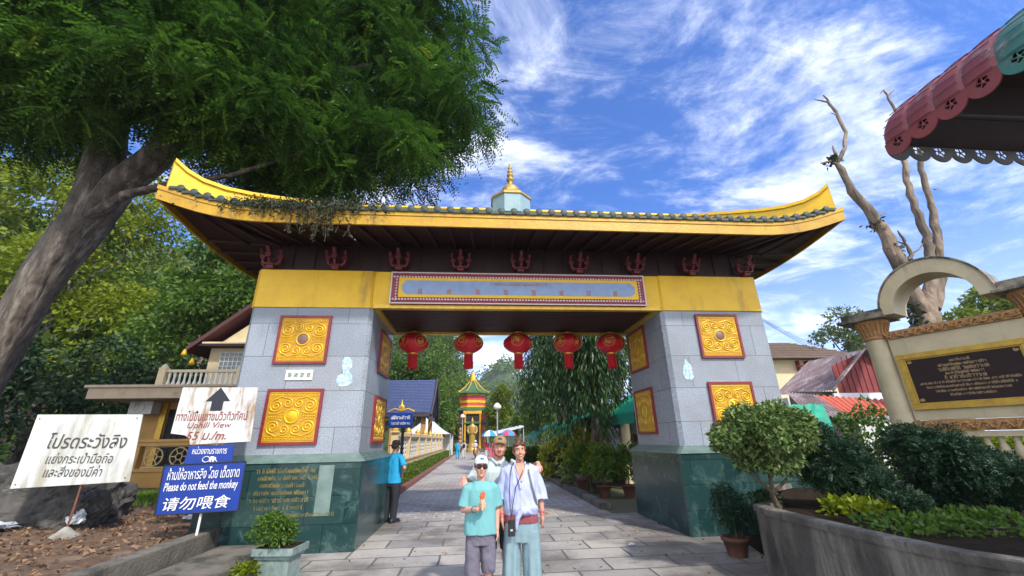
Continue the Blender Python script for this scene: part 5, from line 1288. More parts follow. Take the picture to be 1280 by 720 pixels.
shrub('ground_plant', 'bright yellow green ground plant at the foot of the evergreen bush', 'plant', (4.45, 5.0, .7), [(0, 0, .08, .26, .2, .11), (.3, .1, .07, .2, .2, .1)], 600, .075, .05, 'leaf_bright', 83)
shrub('ground_plant', 'low trailing green plant along the planter rim', 'plant', (4.35, 4.3, .7), [(0, 0, .04, .5, .35, .07), (.5, -.3, .03, .4, .3, .06), (1.2, .2, .03, .6, .4, .06), (1.7, -.5, .03, .5, .4, .05)], 1500, .06, .04, 'leaf_mid', 84)
shrub('ground_plant', 'small dark plant behind the planter corner', 'plant', (3.9, 5.75, .7), [(0, 0, .1, .2, .2, .12)], 400, .05, .03, 'leaf_dark', 85)
t = shrub('potted_plant', 'bushy fine leaved plant in a clay pot between the right pillar and the planter', 'plant', (3.72, 6.35, 0), [(0, 0, .58, .26, .26, .34), (.12, 0, .42, .24, .24, .24), (-.05, 0, .82, .15, .15, .16)], 4200, .055, .014, 'leaf_conifer', 86)
mb = MB(); mb.lathe([(.12, 0), (.17, .2), (.19, .2), (.19, .25), (.15, .25), (.14, .2)], 14); mb.build('pot', 'clay_pot', t)

# cream memorial with arch and black plaque
mn = thing('memorial_wall', 'cream memorial wall with arch, ornate columns and black plaque at far right', 'monument', (8.4, 7.5, 0), math.atan2(-.917, .398))
mb = MB(); mb.span((.06, -.02, 1.8), (1.9, .22, 3.36)); mb.build('wall_panel', 'cream_stone', mn)
for x in (-.15, 2.09):
    mb = MB(); mb.lathe([(.26, 0), (.26, .9), (.235, 1.0), (.215, 1.3), (.205, 2.4), (.19, 3.42)], 20, (x, .1, 0)); c_ = mb.build('column', 'cream_stone', mn)
    mb = MB(); mb.lathe([(.2, 3.40), (.225, 3.42), (.225, 3.46), (.2, 3.48), (.215, 3.6), (.26, 3.72), (.285, 3.76), (.285, 3.80)], 20, (x, .1, 0))
    for k in range(20):
        a = 2*math.pi*k/20; mb.tube([(x+.205*math.cos(a), .1+.205*math.sin(a), 3.48), (x+.222*math.cos(a), .1+.222*math.sin(a), 3.6), (x+.275*math.cos(a), .1+.275*math.sin(a), 3.74)], .02, 4)
    mb.build('capital', 'terracotta_gold', c_)
mb = MB()
for x0, x1 in ((-.62, .22), (1.72, 2.56)):
    mb.span((x0, -.3, 3.80), (x1, .5, 3.86)); mb.span((x0+.08, -.24, 3.86), (x1-.02*(x0 < 0), .44, 3.99))
mb.build('coping', 'weathered_cap', mn, bevel=.012)
mb = MB(); outer, inner_ = [], []
rings = []
for k in range(29):
    a = math.pi*(1-k/28); c, s_ = math.cos(a), math.sin(a); cx_, cz_ = .97, 3.83
    ro, ri = .80, .60
    rings.append([(cx_+ri*c, -.22, cz_+ri*s_*1.05), (cx_+ro*c, -.22, cz_+ro*s_*1.13), (cx_+ro*c, .42, cz_+ro*s_*1.13), (cx_+ri*c, .42, cz_+ri*s_*1.05)])
mb.loft(rings, 0, False, True); ar = mb.build('arch', 'cream_stone', mn)
mb = MB(); rings = []
for k in range(29):
    a = math.pi*(1-k/28); c, s_ = math.cos(a), math.sin(a); r0, r1 = .802, .83
    rings.append([(.97+r0*c, -.25, 3.83+r0*s_*1.13), (.97+r1*c, -.25, 3.83+r1*s_*1.13), (.97+r1*c, .45, 3.83+r1*s_*1.13), (.97+r0*c, .45, 3.83+r0*s_*1.13)])
mb.loft(rings, 0, False, True); mb.build('arch_cap', 'weathered_cap', ar)
def leaf_frieze(x0, x1, z0, z1, y, name):
    mb = MB(); mb.span((x0, y, z0), (x1, y+.2, z1)); h = z1-z0; k = 0; x = x0+h*.4
    while x < x1-h*.3:
        sg = 1 if k % 2 else -1; zc_ = (z0+z1)/2
        mb.tube([(x-h*.5, y-.012, zc_-sg*h*.35), (x-h*.1, y-.022, zc_+sg*h*.3), (x+h*.3, y-.018, zc_+sg*h*.1), (x+h*.15, y-.02, zc_-sg*h*.15)], h*.13, 5)
        mb.ell((x+h*.3, y-.015, zc_-sg*h*.25), (h*.2, .02, h*.14), 7, 5); x += h*.62; k += 1
    mb.build(name, 'terracotta_gold', mn)
leaf_frieze(.05, 1.9, 3.365, 3.52, -.06, 'upper_frieze'); leaf_frieze(.05, 1.9, 1.60, 1.79, -.05, 'lower_frieze')
mb = MB()
for (x0, x1, z0, z1) in ((.10, 1.84, 1.98, 2.08), (.10, 1.84, 2.93, 3.03), (.10, .20, 2.08, 2.93), (1.74, 1.84, 2.08, 2.93)):
    mb.span((x0, -.075, z0), (x1, -.021, z1)); 
for (x0, x1, z0, z1) in ((.20, 1.74, 2.08, 2.105), (.20, 1.74, 2.905, 2.93), (.20, .225, 2.105, 2.905), (1.715, 1.74, 2.105, 2.905)): mb.span((x0, -.06, z0), (x1, -.0215, z1))
pf = mb.build('plaque_frame', 'frame_gold', mn, bevel=.008)
mb = MB(); mb.span((.226, -.045, 2.106), (1.714, -.022, 2.904)); bp_ = mb.build('plaque', 'plaque_black', pf)
mb = MB(); rng = np.random.default_rng(19)
for k, (w, h) in enumerate(((.28, .04), (.62, .04), (.66, .055), (.5, .04), (.56, .055), (1.3, .036), (1.15, .036), (.95, .036), (.6, .036))): scribble(mb, .97, 2.82-.075*k, w, h, rng, -.049)
for sx, sz in ((0, 0), (1, 0), (0, 1), (1, 1)):
    cx_, cz_ = (.27 if sx == 0 else 1.67), (2.15 if sz == 0 else 2.86)
    mb.tube(spiral(cx_, cz_, .035, 1.4, 1, sx*2, -.048), .006, 5); mb.ell((cx_, -.047, cz_), (.045, .006, .02), 6, 4)
mb.build('inscription', 'lettering_bronze', bp_)
# balustrade under it
bs = thing('balustrade', 'low cream balustrade with turned balusters under the memorial plaque', 'railing', (8.4, 7.5, 0), math.atan2(-.917, .398))
mb = MB(); mb.span((.1, -.03, 1.50), (2.1, .2, 1.59)); mb.build('top_rail', 'cream_stone', bs)
mb = MB(); mb.span((.1, -.06, 1.0), (2.1, .24, 1.12)); mb.span((.1, -.12, .86), (2.1, .3, 1.0)); mb.build('bottom_rail', 'cream_stone', bs)
mb = MB(); mb.span((.1, -.2, 0), (2.1, .36, .72)); mb.tube([(.1, -.12, .79), (2.1, -.12, .79)], .07, 8); mb.build('plinth', 'ochre_wall', bs)
bl = MB(); bl.lathe([(.035, 1.12), (.05, 1.16), (.075, 1.24), (.06, 1.32), (.035, 1.40), (.045, 1.46), (.04, 1.5)], 10); bme = bl.mesh('baluster')
for k in range(11): link('baluster', bme, 'cream_stone', bs, (.2+k*.17, .08, 0))
shrub('shrub', 'bright yellow green shrub seen through the memorial balusters', 'plant', (10.2, 8.0, .6), [(0, 0, .6, .8, .6, .45), (1.0, -.6, .6, .7, .6, .4)], 2200, .12, .07, 'leaf_bright', 87)
sheet('garden_bed', [(3.9, 5.7), (14, 3), (40, 6), (40, 14), (8.0, 14), (5.2, 10.3)], .012, 'soil')

# scalloped awning overhead at right
aw = thing('scalloped_awning', 'red and teal barrel awning with perforated scalloped edge overhead at right', 'awning', (2.75, 2.0, 3.42)); S = .158
def awp(t, r=1.0): return (r*(1-math.cos(t))*1.5, 0, r*math.sin(t)*.62)     # quarter barrel, seen along the eave
for k in range(12):
    y1 = -k*S; y0 = y1-S; mt = 'awning_red' if k < 4 else 'awning_teal'
    mb = MB()
    def strip(u, v, y0=y0, y1=y1):
        x, _, z = awp(v*1.45); b_ = .008*math.sin(u*math.pi)**.5 if 0 < u < 1 else -.006
        return (x-b_, y1+(y0-y1)*u, z+b_*.4)
    mb.grid(strip, 8, 14)
    for j in range(14):                                    # pressed cross ribs
        x, _, z = awp(j/14*1.45); mb.tube([(x-.014, y1-.012, z+.004), (x-.018, (y0+y1)/2, z+.006), (x-.014, y0+.012, z+.004)], .0035, 4)
    # scalloped valance with a five-petal cut-out, built as petals of open metal between rings
    cy, cz = (y0+y1)/2, -.035; ang = np.linspace(0, 2*math.pi, 33)[:-1]
    def rim(a):                                            # outline of the scallop: flat top, round bottom
        dy, dz = math.cos(a), math.sin(a); s_ = min(S/2/abs(dy) if abs(dy) > 1e-6 else 9, (.04/dz) if dz > 1e-6 else 9)
        rr = min(s_, .083 if dz < 0 else 9); return rr
    def flower(a): return .024+.010*abs(math.cos(2.5*a))
    for x_ in (0,):
        outer = [(-.006, cy+rim(a)*math.cos(a), cz+rim(a)*math.sin(a)) for a in ang]; hole = [(-.006, cy+flower(a)*math.cos(a), cz+flower(a)*math.sin(a)) for a in ang]
        o2 = [(.002, p[1], p[2]) for p in outer]; h2 = [(.002, p[1], p[2]) for p in hole]; n = 32
        mb.add(outer+hole+o2+h2, [(i, (i+1) % n, n+(i+1) % n, n+i) for i in range(n)]+[(2*n+i, 3*n+i, 3*n+(i+1) % n, 2*n+(i+1) % n) for i in range(n)]+[(n+i, n+(i+1) % n, 3*n+(i+1) % n, 3*n+i) for i in range(n)])
        mb.ell((-.002, cy, cz), (.006, .010, .010), 8, 6)
        for q in range(5): a = q*2*math.pi/5+math.pi/2; mb.tube([(-.002, cy, cz), (-.002, cy+.034*math.cos(a), cz+.034*math.sin(a))], .0035, 4)
    mb.build('roof_strip', mt, aw)
mb = MB()       # lining, end wall and frame
mb.grid(lambda u, v: (awp(v*1.45)[0]+.02, -.0-12*S*u, awp(v*1.45)[2]-.015), 4, 12); mb.grid(lambda u, v: (1.3+3.5*u, -12*S*v, .60+.02*u), 2, 2)
mb.build('lining', 'awning_under', aw)
mb = MB(); pts = [(awp(t)[0]+.01, 0, awp(t)[2]) for t in np.linspace(0, 1.45, 14)]; pts += [(4.8, 0, .62), (4.8, 0, 0)]
mb.add([(p[0], -.012, p[2]) for p in pts]+[(p[0], .004, p[2]) for p in pts], [tuple(range(16)), tuple(range(31, 15, -1))]+[(i, 16+i, 16+(i+1) % 16, (i+1) % 16) for i in range(16)])
mb.build('end_sheet', 'awning_under', aw)
for k in range(3): mb = MB(); mb.tube([(.05, -.25-k*.45, .03), (4.8, -.25-k*.45, .12)], .02, 6); mb.build('frame_bar', 'wire_black', aw)
n = 32
for j in range(30):
    cx_ = .075+j*S; cz = -.035; mb = MB()
    outer = [(cx_+rim(a)*math.cos(a), -.004, cz+rim(a)*math.sin(a)) for a in ang]; hole = [(cx_+1.25*flower(a)*math.cos(a), -.004, cz+1.25*flower(a)*math.sin(a)) for a in ang]
    mb.add(outer+hole+[(p[0], .004, p[2]) for p in outer]+[(p[0], .004, p[2]) for p in hole], [(i, (i+1) % n, n+(i+1) % n, n+i) for i in range(n)]+[(2*n+i, 3*n+i, 3*n+(i+1) % n, 2*n+(i+1) % n) for i in range(n)]+[(n+i, n+(i+1) % n, 3*n+(i+1) % n, 3*n+i) for i in range(n)])
    mb.ell((cx_, 0, cz), (.011, .005, .011), 8, 6)
    for q in range(5): a = q*2*math.pi/5+math.pi/2; mb.tube([(cx_, 0, cz), (cx_+.045*math.cos(a), 0, cz+.045*math.sin(a))], .004, 4)
    mb.build('valance_scallop', 'scalloped_metal', aw)
for y in (-.1, -1.8): mb = MB(); mb.tube([(4.7, y, -3.42), (3.3, y, .2)], .04, 8); mb.build('post', 'galvanised', aw)

# ------------------------------------------------------------------ right background
dt = thing('dead_tree', 'tall bare dead tree with pale peeling trunk behind the memorial arch', 'tree', (17.7, 14, 0)); O = Vector((17.7, 14, 0)); rng = np.random.default_rng(23); mb = MB()
def dp(px, py, Y=14): return at(px, py, Y)-O
def path_tree(pts, rads, n=9, Y=14):
    p = [dp(*q, Y) if len(q) == 2 else Vector(q) for q in pts]; out_p, out_r = [], []
    for i in range(len(p)-1):
        for s in range(4):
            t = s/4; out_p.append(p[i].lerp(p[i+1], t)+Vector(rng.normal(0, rads[i]*.16, 3))); out_r.append((rads[i]+(rads[i+1]-rads[i])*t)*rng.uniform(.78, 1.02))
    out_p.append(p[-1]); out_r.append(rads[-1]*.6); mb.tube(out_p, out_r, n)
path_tree([(0, 0, -.1), (1172, 470), (1160, 415), (1152, 380)], [.62, .52, .46, .46], 12)
path_tree([(1156, 395), (1128, 340), (1108, 300), (1090, 270), (1066, 238), (1046, 205)], [.40, .30, .27, .24, .18, .15])
path_tree([(1046, 205), (1055, 185), (1057, 165), (1045, 140), (1029, 119)], [.11, .09, .08, .07, .05], 7)
path_tree([(1045, 140), (1035, 128), (1018, 124)], [.06, .045, .03], 6); path_tree([(1050, 150), (1044, 143), (1038, 141)], [.04, .03, .015], 5)
path_tree([(1046, 205), (1038, 202), (1026, 204)], [.09, .07, .05], 6); path_tree([(1048, 200), (1042, 188), (1041, 182)], [.08, .06, .03], 6)
path_tree([(1160, 392), (1166, 350), (1164, 325), (1158, 295), (1145, 262), (1133, 225), (1128, 188), (1124, 150), (1108, 116)], [.34, .26, .2, .18, .16, .14, .12, .09, .05])
path_tree([(1168, 385), (1176, 335), (1172, 300), (1166, 265), (1158, 235), (1150, 205), (1152, 190), (1148, 150)], [.3, .2, .17, .15, .14, .12, .10, .06])
path_tree([(1152, 195), (1160, 190)], [.05, .03], 5); path_tree([(1108, 118), (1104, 112), (1100, 118)], [.05, .04, .02], 5); path_tree([(1110, 120), (1118, 112)], [.05, .03], 5)
path_tree([(1130, 345), (1138, 318), (1130, 300), (1122, 288)], [.12, .09, .06, .03], 6); path_tree([(1138, 318), (1148, 312), (1158, 300)], [.06, .04, .02], 5); path_tree([(1132, 305), (1124, 303), (1112, 296)], [.05, .035, .02], 5)
path_tree([(1094, 272), (1102, 268), (1108, 265)], [.07, .05, .03], 5); path_tree([(1148, 255), (1140, 250)], [.04, .02], 5); path_tree([(1168, 237), (1174, 235)], [.04, .02], 5)
mb.build('trunk', 'pale_bark', dt)
P_ = np.array([dp(*q) for q in [(1128, 330), (1118, 312), (1145, 400), (1135, 385), (1150, 395), (1095, 280), (1140, 345), (1040, 200)] for _ in range(60)])+rng.normal(0, .13, (480, 3))
V, F, Tn = leaves(P_, rand_dirs(480, rng)+np.array([0, -.3, -.3]), .22, .13, rng, rng.random(480)); link('climbing_leaves', fast_mesh('climbing_leaves', V, F, Tn), 'leaf_creeper', dt)

# houses beyond the planter
hs = thing('tiled_house', 'house with a brown tiled hip roof and cream wall behind the rusty shack', 'building', (26, 30, 0))
mb = MB(); mb.span((-5, 0, 0), (5, 8, 7.1)); mb.build('wall', 'cream_wall', hs)
mb = MB(); b = [(-5.8, -.9, 7.1), (5.8, -.9, 7.1), (5.8, 9, 7.1), (-5.8, 9, 7.1)]; mb.add(b+[(-2.4, 4, 9.4), (2.4, 4, 9.4)], [(0, 1, 5, 4), (1, 2, 5), (2, 3, 4, 5), (3, 0, 4), (3, 2, 1, 0)])
for k in range(9):
    t = k/9; mb.span((-5.8+3.4*t, -.92+4.9*t-.04, 7.1+2.3*t), (5.8-3.4*t, -.92+4.9*t+.05, 7.16+2.3*t))
mb.build('roof', 'roof_brown', hs)
mb = MB()
for k in range(4): mb.span((-.8+k*.75, -.4, 6.2), (-.72+k*.75, -.02, 7.0))
mb.span((-1.0, -.42, 6.5), (1.8, -.3, 6.6)); mb.build('balcony_grille', 'red_boards', hs)
sk = thing('rusty_shack', 'wooden shack with rusty corrugated gable roof and red plank wall', 'building', (15.6, 17, 0)); SO = Vector((15.6, 17, 0))
def spt(px, py, Y): return at(px, py, Y)-SO
def corrug(a, b, c, d, nu, amp, waves):
    a, b, c, d = [Vector(p) for p in (a, b, c, d)]
    def f(u, v):
        p = (a*(1-u)+b*u)*(1-v)+(d*(1-u)+c*u)*v; return p+Vector((0, 0, amp*math.sin(u*waves*2*math.pi)))
    return f
# left roof slope runs down to the left and away from the gable that faces the camera
r0, r1 = spt(1080, 437, 17), spt(1043, 487, 17); r2, r3 = spt(972, 490, 22), spt(1000, 455, 22.5)
ridge_f, eave_f = r0, spt(1040, 488, 17); ridge_b, eave_b = spt(1010, 452, 24), spt(968, 494, 22)
mb = MB(); mb.grid(corrug(ridge_f, ridge_b, eave_b, eave_f, 60, .03, 26), 120, 3); er = Vector((ridge_f.x+1.8, ridge_f.y, ridge_f.z-.75)); mb.grid(corrug(er, er+(ridge_b-ridge_f), ridge_b, ridge_f, 60, .03, 26), 120, 3)
mb.build('roof', 'rusty_sheet', sk)
mb = MB(); mb.tube([eave_f+Vector((0, -.05, 0)), ridge_f+Vector((0, -.05, .02)), er+Vector((0, -.05, 0))], .06, 4); mb.build('barge_board', 'rusty_sheet', sk)
gl = spt(1043, 470, 17.3); gb = spt(1046, 492, 17.3)
mb = MB(); x0 = gl.x; x1 = er.x-.2
mb.add([(x0, .3, gb.z-.1), (x1, .3, gb.z-.1), (x1, .3, er.z-.2), (ridge_f.x, .3, ridge_f.z-.12), (x0, .3, gl.z+.45)], [(0, 1, 2, 3, 4)])
for k in range(12): xx = x0+(x1-x0)*k/11; mb.span((xx-.015, .27, gb.z-.1), (xx+.015, .299, min(ridge_f.z-.2, gl.z+.4+abs(xx-x0)*.8, er.z-.15+abs(x1-xx)*.5)))
mb.build('gable_wall', 'red_boards', sk)
mb = MB(); mb.span((x0-2.5, .35, 0), (x1, 5, gb.z-.15)); mb.build('lower_wall', 'wall_white', sk); mb = MB(); mb.span((x0-2.4, .30, 1.9), (x0-.1, .345, gb.z+.1)); mb.build('dark_opening', 'dark_interior', sk)
mb = MB(); a = spt(1042, 492, 16.5); b = spt(1112, 498, 16.5); mb.span((a.x, -.5, a.z-.28), (b.x+1, -.42, a.z+.02)); mb.build('gutter_board', 'roof_white', sk)
ln = thing('lean_to_shed', 'low shed with faded red and orange tiled lean to roof in front of the shack', 'building', (14.5, 14.6, 0)); LO = Vector((14.5, 14.6, 0))
def lp(px, py, Y): return at(px, py, Y)-LO
A, B, Cc, Dd = lp(1062, 521, 14.2), lp(1125, 519, 14.2), lp(1116, 500, 16), lp(1020, 494, 16)
mb = MB(); mb.grid(corrug(A, B, Cc, Dd, 60, .035, 12), 110, 4); mb.build('tile_roof', 'red_tile', ln)
A2, B2, C2, D2 = lp(1012, 520, 14.2), lp(1062, 521, 14.2), lp(1020, 494, 16), lp(982, 490, 16)
mb = MB(); mb.grid(corrug(A2, B2, C2, D2, 60, .03, 10), 90, 4); mb.build('rusty_roof', 'rusty_sheet', ln)
mb = MB(); mb.span((-1.0, -.2, 0), (3.0, 2, A.z-.1)); mb.build('wall', 'wall_white', ln)
mb = MB(); mb.span((-2.8, -.25, .5), (-.6, -.1, A.z-.12)); mb.build('opening', 'dark_interior', ln)
mb = MB(); mb.span((.6, -.26, .6), (1.9, -.19, 1.75)); w_ = mb.build('window', 'window_glass', ln); mb = MB()
for k in range(8): mb.span((.58, -.3, .62+k*.15), (1.92, -.262, .66+k*.15))
mb.build('shutter_slats', 'roof_white', w_)
# green shade net
nt_ = MB(); rng = np.random.default_rng(33)
a, b, c, d = at(985, 505, 11), at(1030, 505, 11.4), at(1045, 565, 10.6), at(1005, 570, 10.2)
o0 = Vector((a.x, a.y, 0))
def netf(u, v):
    p = (a*(1-u)+b*u)*(1-v)+(d*(1-u)+c*u)*v-o0; return p+Vector((0, .12*math.sin(u*9+v*3), .1*mnoise.noise(Vector((u*4, v*4, 1)))))
nt_.grid(netf, 24, 16); tag(nt_.build('shade_net', 'net_green', loc=o0), 'bright green shade net hanging behind the round bush', 'net')
shrub('shrub', 'leafy shrub growing through the green shade net', 'plant', (10.4, 10.6, 0), [(0, 0, 1.6, .8, .7, .8), (.5, 0, .9, .9, .7, .8)], 2200, .13, .07, 'leaf_mid', 88)
shrub('shrub', 'dark leafy shrub in front of the shed wall', 'plant', (12.2, 11.2, 0), [(0, 0, .9, 1.2, .7, .8)], 2200, .13, .07, 'leaf_dark', 89)
# trees on the right skyline
GS = 'trees on the right skyline'
leafy_tree('sparse_tree', 'airy pale green tree behind the rusty shack roof', 'tree', (35.5, 35, 0), 13, .25, [(0, 0, 11.6, 2.4, 2, 1.8), (-1.8, 0, 10.2, 1.6, 1.5, 1.2), (1.6, 0, 9.6, 1.8, 1.5, 1.4), (.2, 0, 8, 1.5, 1.4, 1.2)], 2600, .34, .17, 'leaf_sparse', 121, GS, per=7, f=.36)
leafy_tree('sparse_tree', 'yellow green tree seen through the memorial arch', 'tree', (45, 30, 0), 13, .3, [(0, 0, 11.6, 2.8, 2, 2.0), (-3.4, 0, 10.2, 2.4, 1.6, 1.5), (3, 0, 11, 2.6, 2, 2), (6, 0, 10.8, 2.6, 2, 2)], 7500, .4, .2, 'leaf_bright', 122, GS, per=8, f=.36)
leafy_tree('sparse_tree', 'low yellowish tree just right of the airy pale tree', 'tree', (41, 38, 0), 11, .25, [(0, 0, 9.8, 2.2, 2, 1.6), (2.5, 0, 9.2, 2, 1.6, 1.5)], 2600, .36, .18, 'leaf_sparse', 123, GS, per=7, f=.36)
# wires
pole = thing('utility_pole', 'concrete utility pole with insulators hidden beside the right pillar', 'pole', (19.2, 26, 0)); mb = MB(); mb.tube([(0, 0, 0), (0, 0, 11)], [.16, .11], 8); mb.build('shaft', 'pale_concrete', pole)
mb = MB(); mb.span((-.9, -.06, 10.3), (.9, .06, 10.42))
for k in range(4): mb.lathe([(.04, 10.42), (.06, 10.5), (.03, 10.58)], 8, (-.75+k*.5, 0, 0))
mb.build('cross_arm', 'galvanised', pole)
for k, lb in enumerate(('highest power line on the right skyline', 'second highest power line on the right skyline', 'third power line down on the right skyline', 'lowest power line on the right skyline')):
    mb = MB(); a = Vector((19.2-.75+.5*k, 26, 10.6-.42*k)); b = Vector((44+.6*k, 42, 9.6-.5*k))
    mb.tube([a.lerp(b, t)-Vector((0, 0, 2.0*t*(1-t)*2)) for t in np.linspace(0, 1, 24)], .018, 4); tag(mb.build('power_line', 'wire_black'), lb, 'wire', 'power lines')
# ------------------------------------------------------------------ people
class Prims:
    """closed overlapping volumes that are fused into one continuous surface"""
    def __init__(s): s.mb = MB()
    def cap(s, a, b, ra, rb, n=14):
        a, b = Vector(a), Vector(b); d = b-a; L = d.length
        if L < 1e-5: return s.ball(a, (ra,)*3)
        t = d/L; pts, rs = [], []
        for k in range(4): q = math.pi/2*(k/4); pts.append(a-t*ra*math.cos(q)); rs.append(max(.001, ra*math.sin(q)))
        pts.append(a); rs.append(ra); pts.append(b); rs.append(rb)
        for k in range(1, 5): q = math.pi/2*(k/4); pts.append(b+t*rb*math.sin(q)); rs.append(max(.001, rb*math.cos(q)))
        s.mb.tube(pts, rs, n); return s
    def chain(s, pts, rs):
        for i in range(len(pts)-1): s.cap(pts[i], pts[i+1], rs[i], rs[i+1])
        return s
    def ball(s, c, r, rot=None): s.mb.ell(c, r, 18, 12, 0, rot); return s
    def rings(s, rr, n=28):
        """rr: (centre, rx, ry[, tilt matrix]) flat capped"""
        R_ = []
        for q in rr:
            c = Vector(q[0]); ring = []
            for k in range(n):
                a = 2*math.pi*k/n; e = 2.4; ca, sa = math.cos(a), math.sin(a)
                v = Vector((q[1]*math.copysign(abs(ca)**(2/e), ca), q[2]*math.copysign(abs(sa)**(2/e), sa), 0))
                if len(q) > 3: v = q[3] @ v
                ring.append(c+v)
            R_.append(ring)
        s.mb.loft(R_, 0, True, True); return s
    def tubeflat(s, pts, rs, n=16, flat=1): s.mb.tube(pts, rs, n, 0, True, flat); return s
    def fuse(s, name, voxel, smooth=3, fold=None):
        me = s.mb.mesh(name); o = bpy.data.objects.new(name, me); col.objects.link(o)
        # outward normals matter for the voxel remesh
        b = bmesh.new(); b.from_mesh(me); bmesh.ops.recalc_face_normals(b, faces=b.faces); b.to_mesh(me); b.free()
        r = o.modifiers.new('remesh', 'REMESH'); r.mode = 'VOXEL'; r.voxel_size = voxel; r.use_smooth_shade = True
        if smooth: q = o.modifiers.new('smooth', 'SMOOTH'); q.iterations = smooth; q.factor = .5
        dg = bpy.context.evaluated_depsgraph_get(); dg.update(); out_ = bpy.data.meshes.new_from_object(o.evaluated_get(dg)); out_.name = name
        bpy.data.objects.remove(o); bpy.data.meshes.remove(me)
        if fold:
            n = len(out_.vertices); co = np.empty(n*3); no = np.empty(n*3); out_.vertices.foreach_get('co', co); out_.vertices.foreach_get('normal', no)
            co = co.reshape(-1, 3); no = no.reshape(-1, 3); d = np.array([fold(Vector(p)) for p in co]); co += no*d[:, None]; out_.vertices.foreach_set('co', co.ravel()); out_.update()
        out_.polygons.foreach_set('use_smooth', [True]*len(out_.polygons))
        return out_
def folds(amp, fz=9, fx=16, seed=0, along=(1, .35, .55)):
    def f(p): return amp*(mnoise.noise(Vector((p.x*fx*along[0]+seed, p.y*fx*.6, p.z*fz*along[2])))+.6*mnoise.noise(Vector((p.x*fx*1.9, p.y*8+seed, p.z*fz*1.3+p.x*12))))
    return f
def head(P, c, yaw=0, pitch=0, roll=0, s=1.0, female=False, jaw=1.0):
    """c: the point at ear height in the middle of the head; the face looks along -y; adds head, neck is separate. returns transform"""
    M_ = Matrix.Translation(Vector(c)) @ Matrix.Rotation(yaw, 4, 'Z') @ Matrix.Rotation(pitch, 4, 'X') @ Matrix.Rotation(roll, 4, 'Y') @ Matrix.Scale(s, 4)
    R3 = M_.to_3x3().normalized()
    def b(p, r): P.ball(M_ @ Vector(p), tuple(q*s for q in r), R3)
    b((0, .012, .035), (.074, .092, .080)); b((0, -.018, -.02), (.066, .072, .075)); b((0, -.038, -.062), (.050*jaw, .050, .045))
    b((0, -.066, -.088), (.024*jaw, .020, .020)); b((.034, -.058, -.025), (.026, .026, .026)); b((-.034, -.058, -.025), (.026, .026, .026))
    b((0, -.076, .034), (.052, .016, .014))
    P.chain([M_ @ Vector((0, -.084, .018)), M_ @ Vector((0, -.098, -.012)), M_ @ Vector((0, -.102, -.022))], [.009*s, .012*s, .014*s]); b((.013, -.090, -.024), (.009, .010, .008)); b((-.013, -.090, -.024), (.009, .010, .008))
    b((0, -.080, -.052), (.022, .012, .010))
    for sx in (-1, 1): b((sx*.074, .008, -.004), (.009, .018, .030))
    return M_
def face_parts(body, M_, hair, s=1.0, eyes=True, smile=.0, beard=False):
    R3 = M_.to_3x3().normalized()
    def ell(mb, p, r, mi=0): mb.ell(M_ @ Vector(p), tuple(q*s for q in r), 10, 8, mi, R3)
    if eyes:
        for sx in (-1, 1):
            mb = MB(); ell(mb, (sx*.030, -.0745, .012), (.0125, .009, .0056), 0); ell(mb, (sx*.030, -.0795, .012), (.0062, .005, .0056), 1); mb.build('eye', ['eye_white', 'eye_dark'], body)
            mb = MB(); mb.tube([M_ @ Vector((sx*.014, -.090, .030)), M_ @ Vector((sx*.030, -.089, .036)), M_ @ Vector((sx*.046, -.080, .031))], [.0035*s, .004*s, .002*s], 6); mb.build('eyebrow', hair, body)
    mb = MB(); pts = []
    for k in range(9): u = (k-4)/4; pts.append(M_ @ Vector((u*.024, -.0925+.010*u*u, -.054+smile*.008*u*u)))
    mb.tube(pts, [.002*s]+[.0045*s]*7+[.002*s], 6)
    if smile > .5: mb.tube([M_ @ Vector((u*.017, -.0975+.010*u*u, -.0535+smile*.006*u*u)) for u in (-1, -.5, 0, .5, 1)], .0026*s, 5, 1)
    mb.build('lips', ['lips', 'teeth'], body)
    if beard:
        P = Prims(); 
        for p, r in (((0, -.072, -.088), (.028, .020, .020)), ((.034, -.048, -.075), (.022, .026, .022)), ((-.034, -.048, -.075), (.022, .026, .022)), ((.054, -.022, -.05), (.014, .022, .03)), ((-.054, -.022, -.05), (.014, .022, .03)), ((0, -.089, -.041), (.022, .007, .005))): P.ball(M_ @ Vector(p), tuple(q*s for q in r), R3)
        link('beard', P.fuse('beard', .004, 1), hair, body)
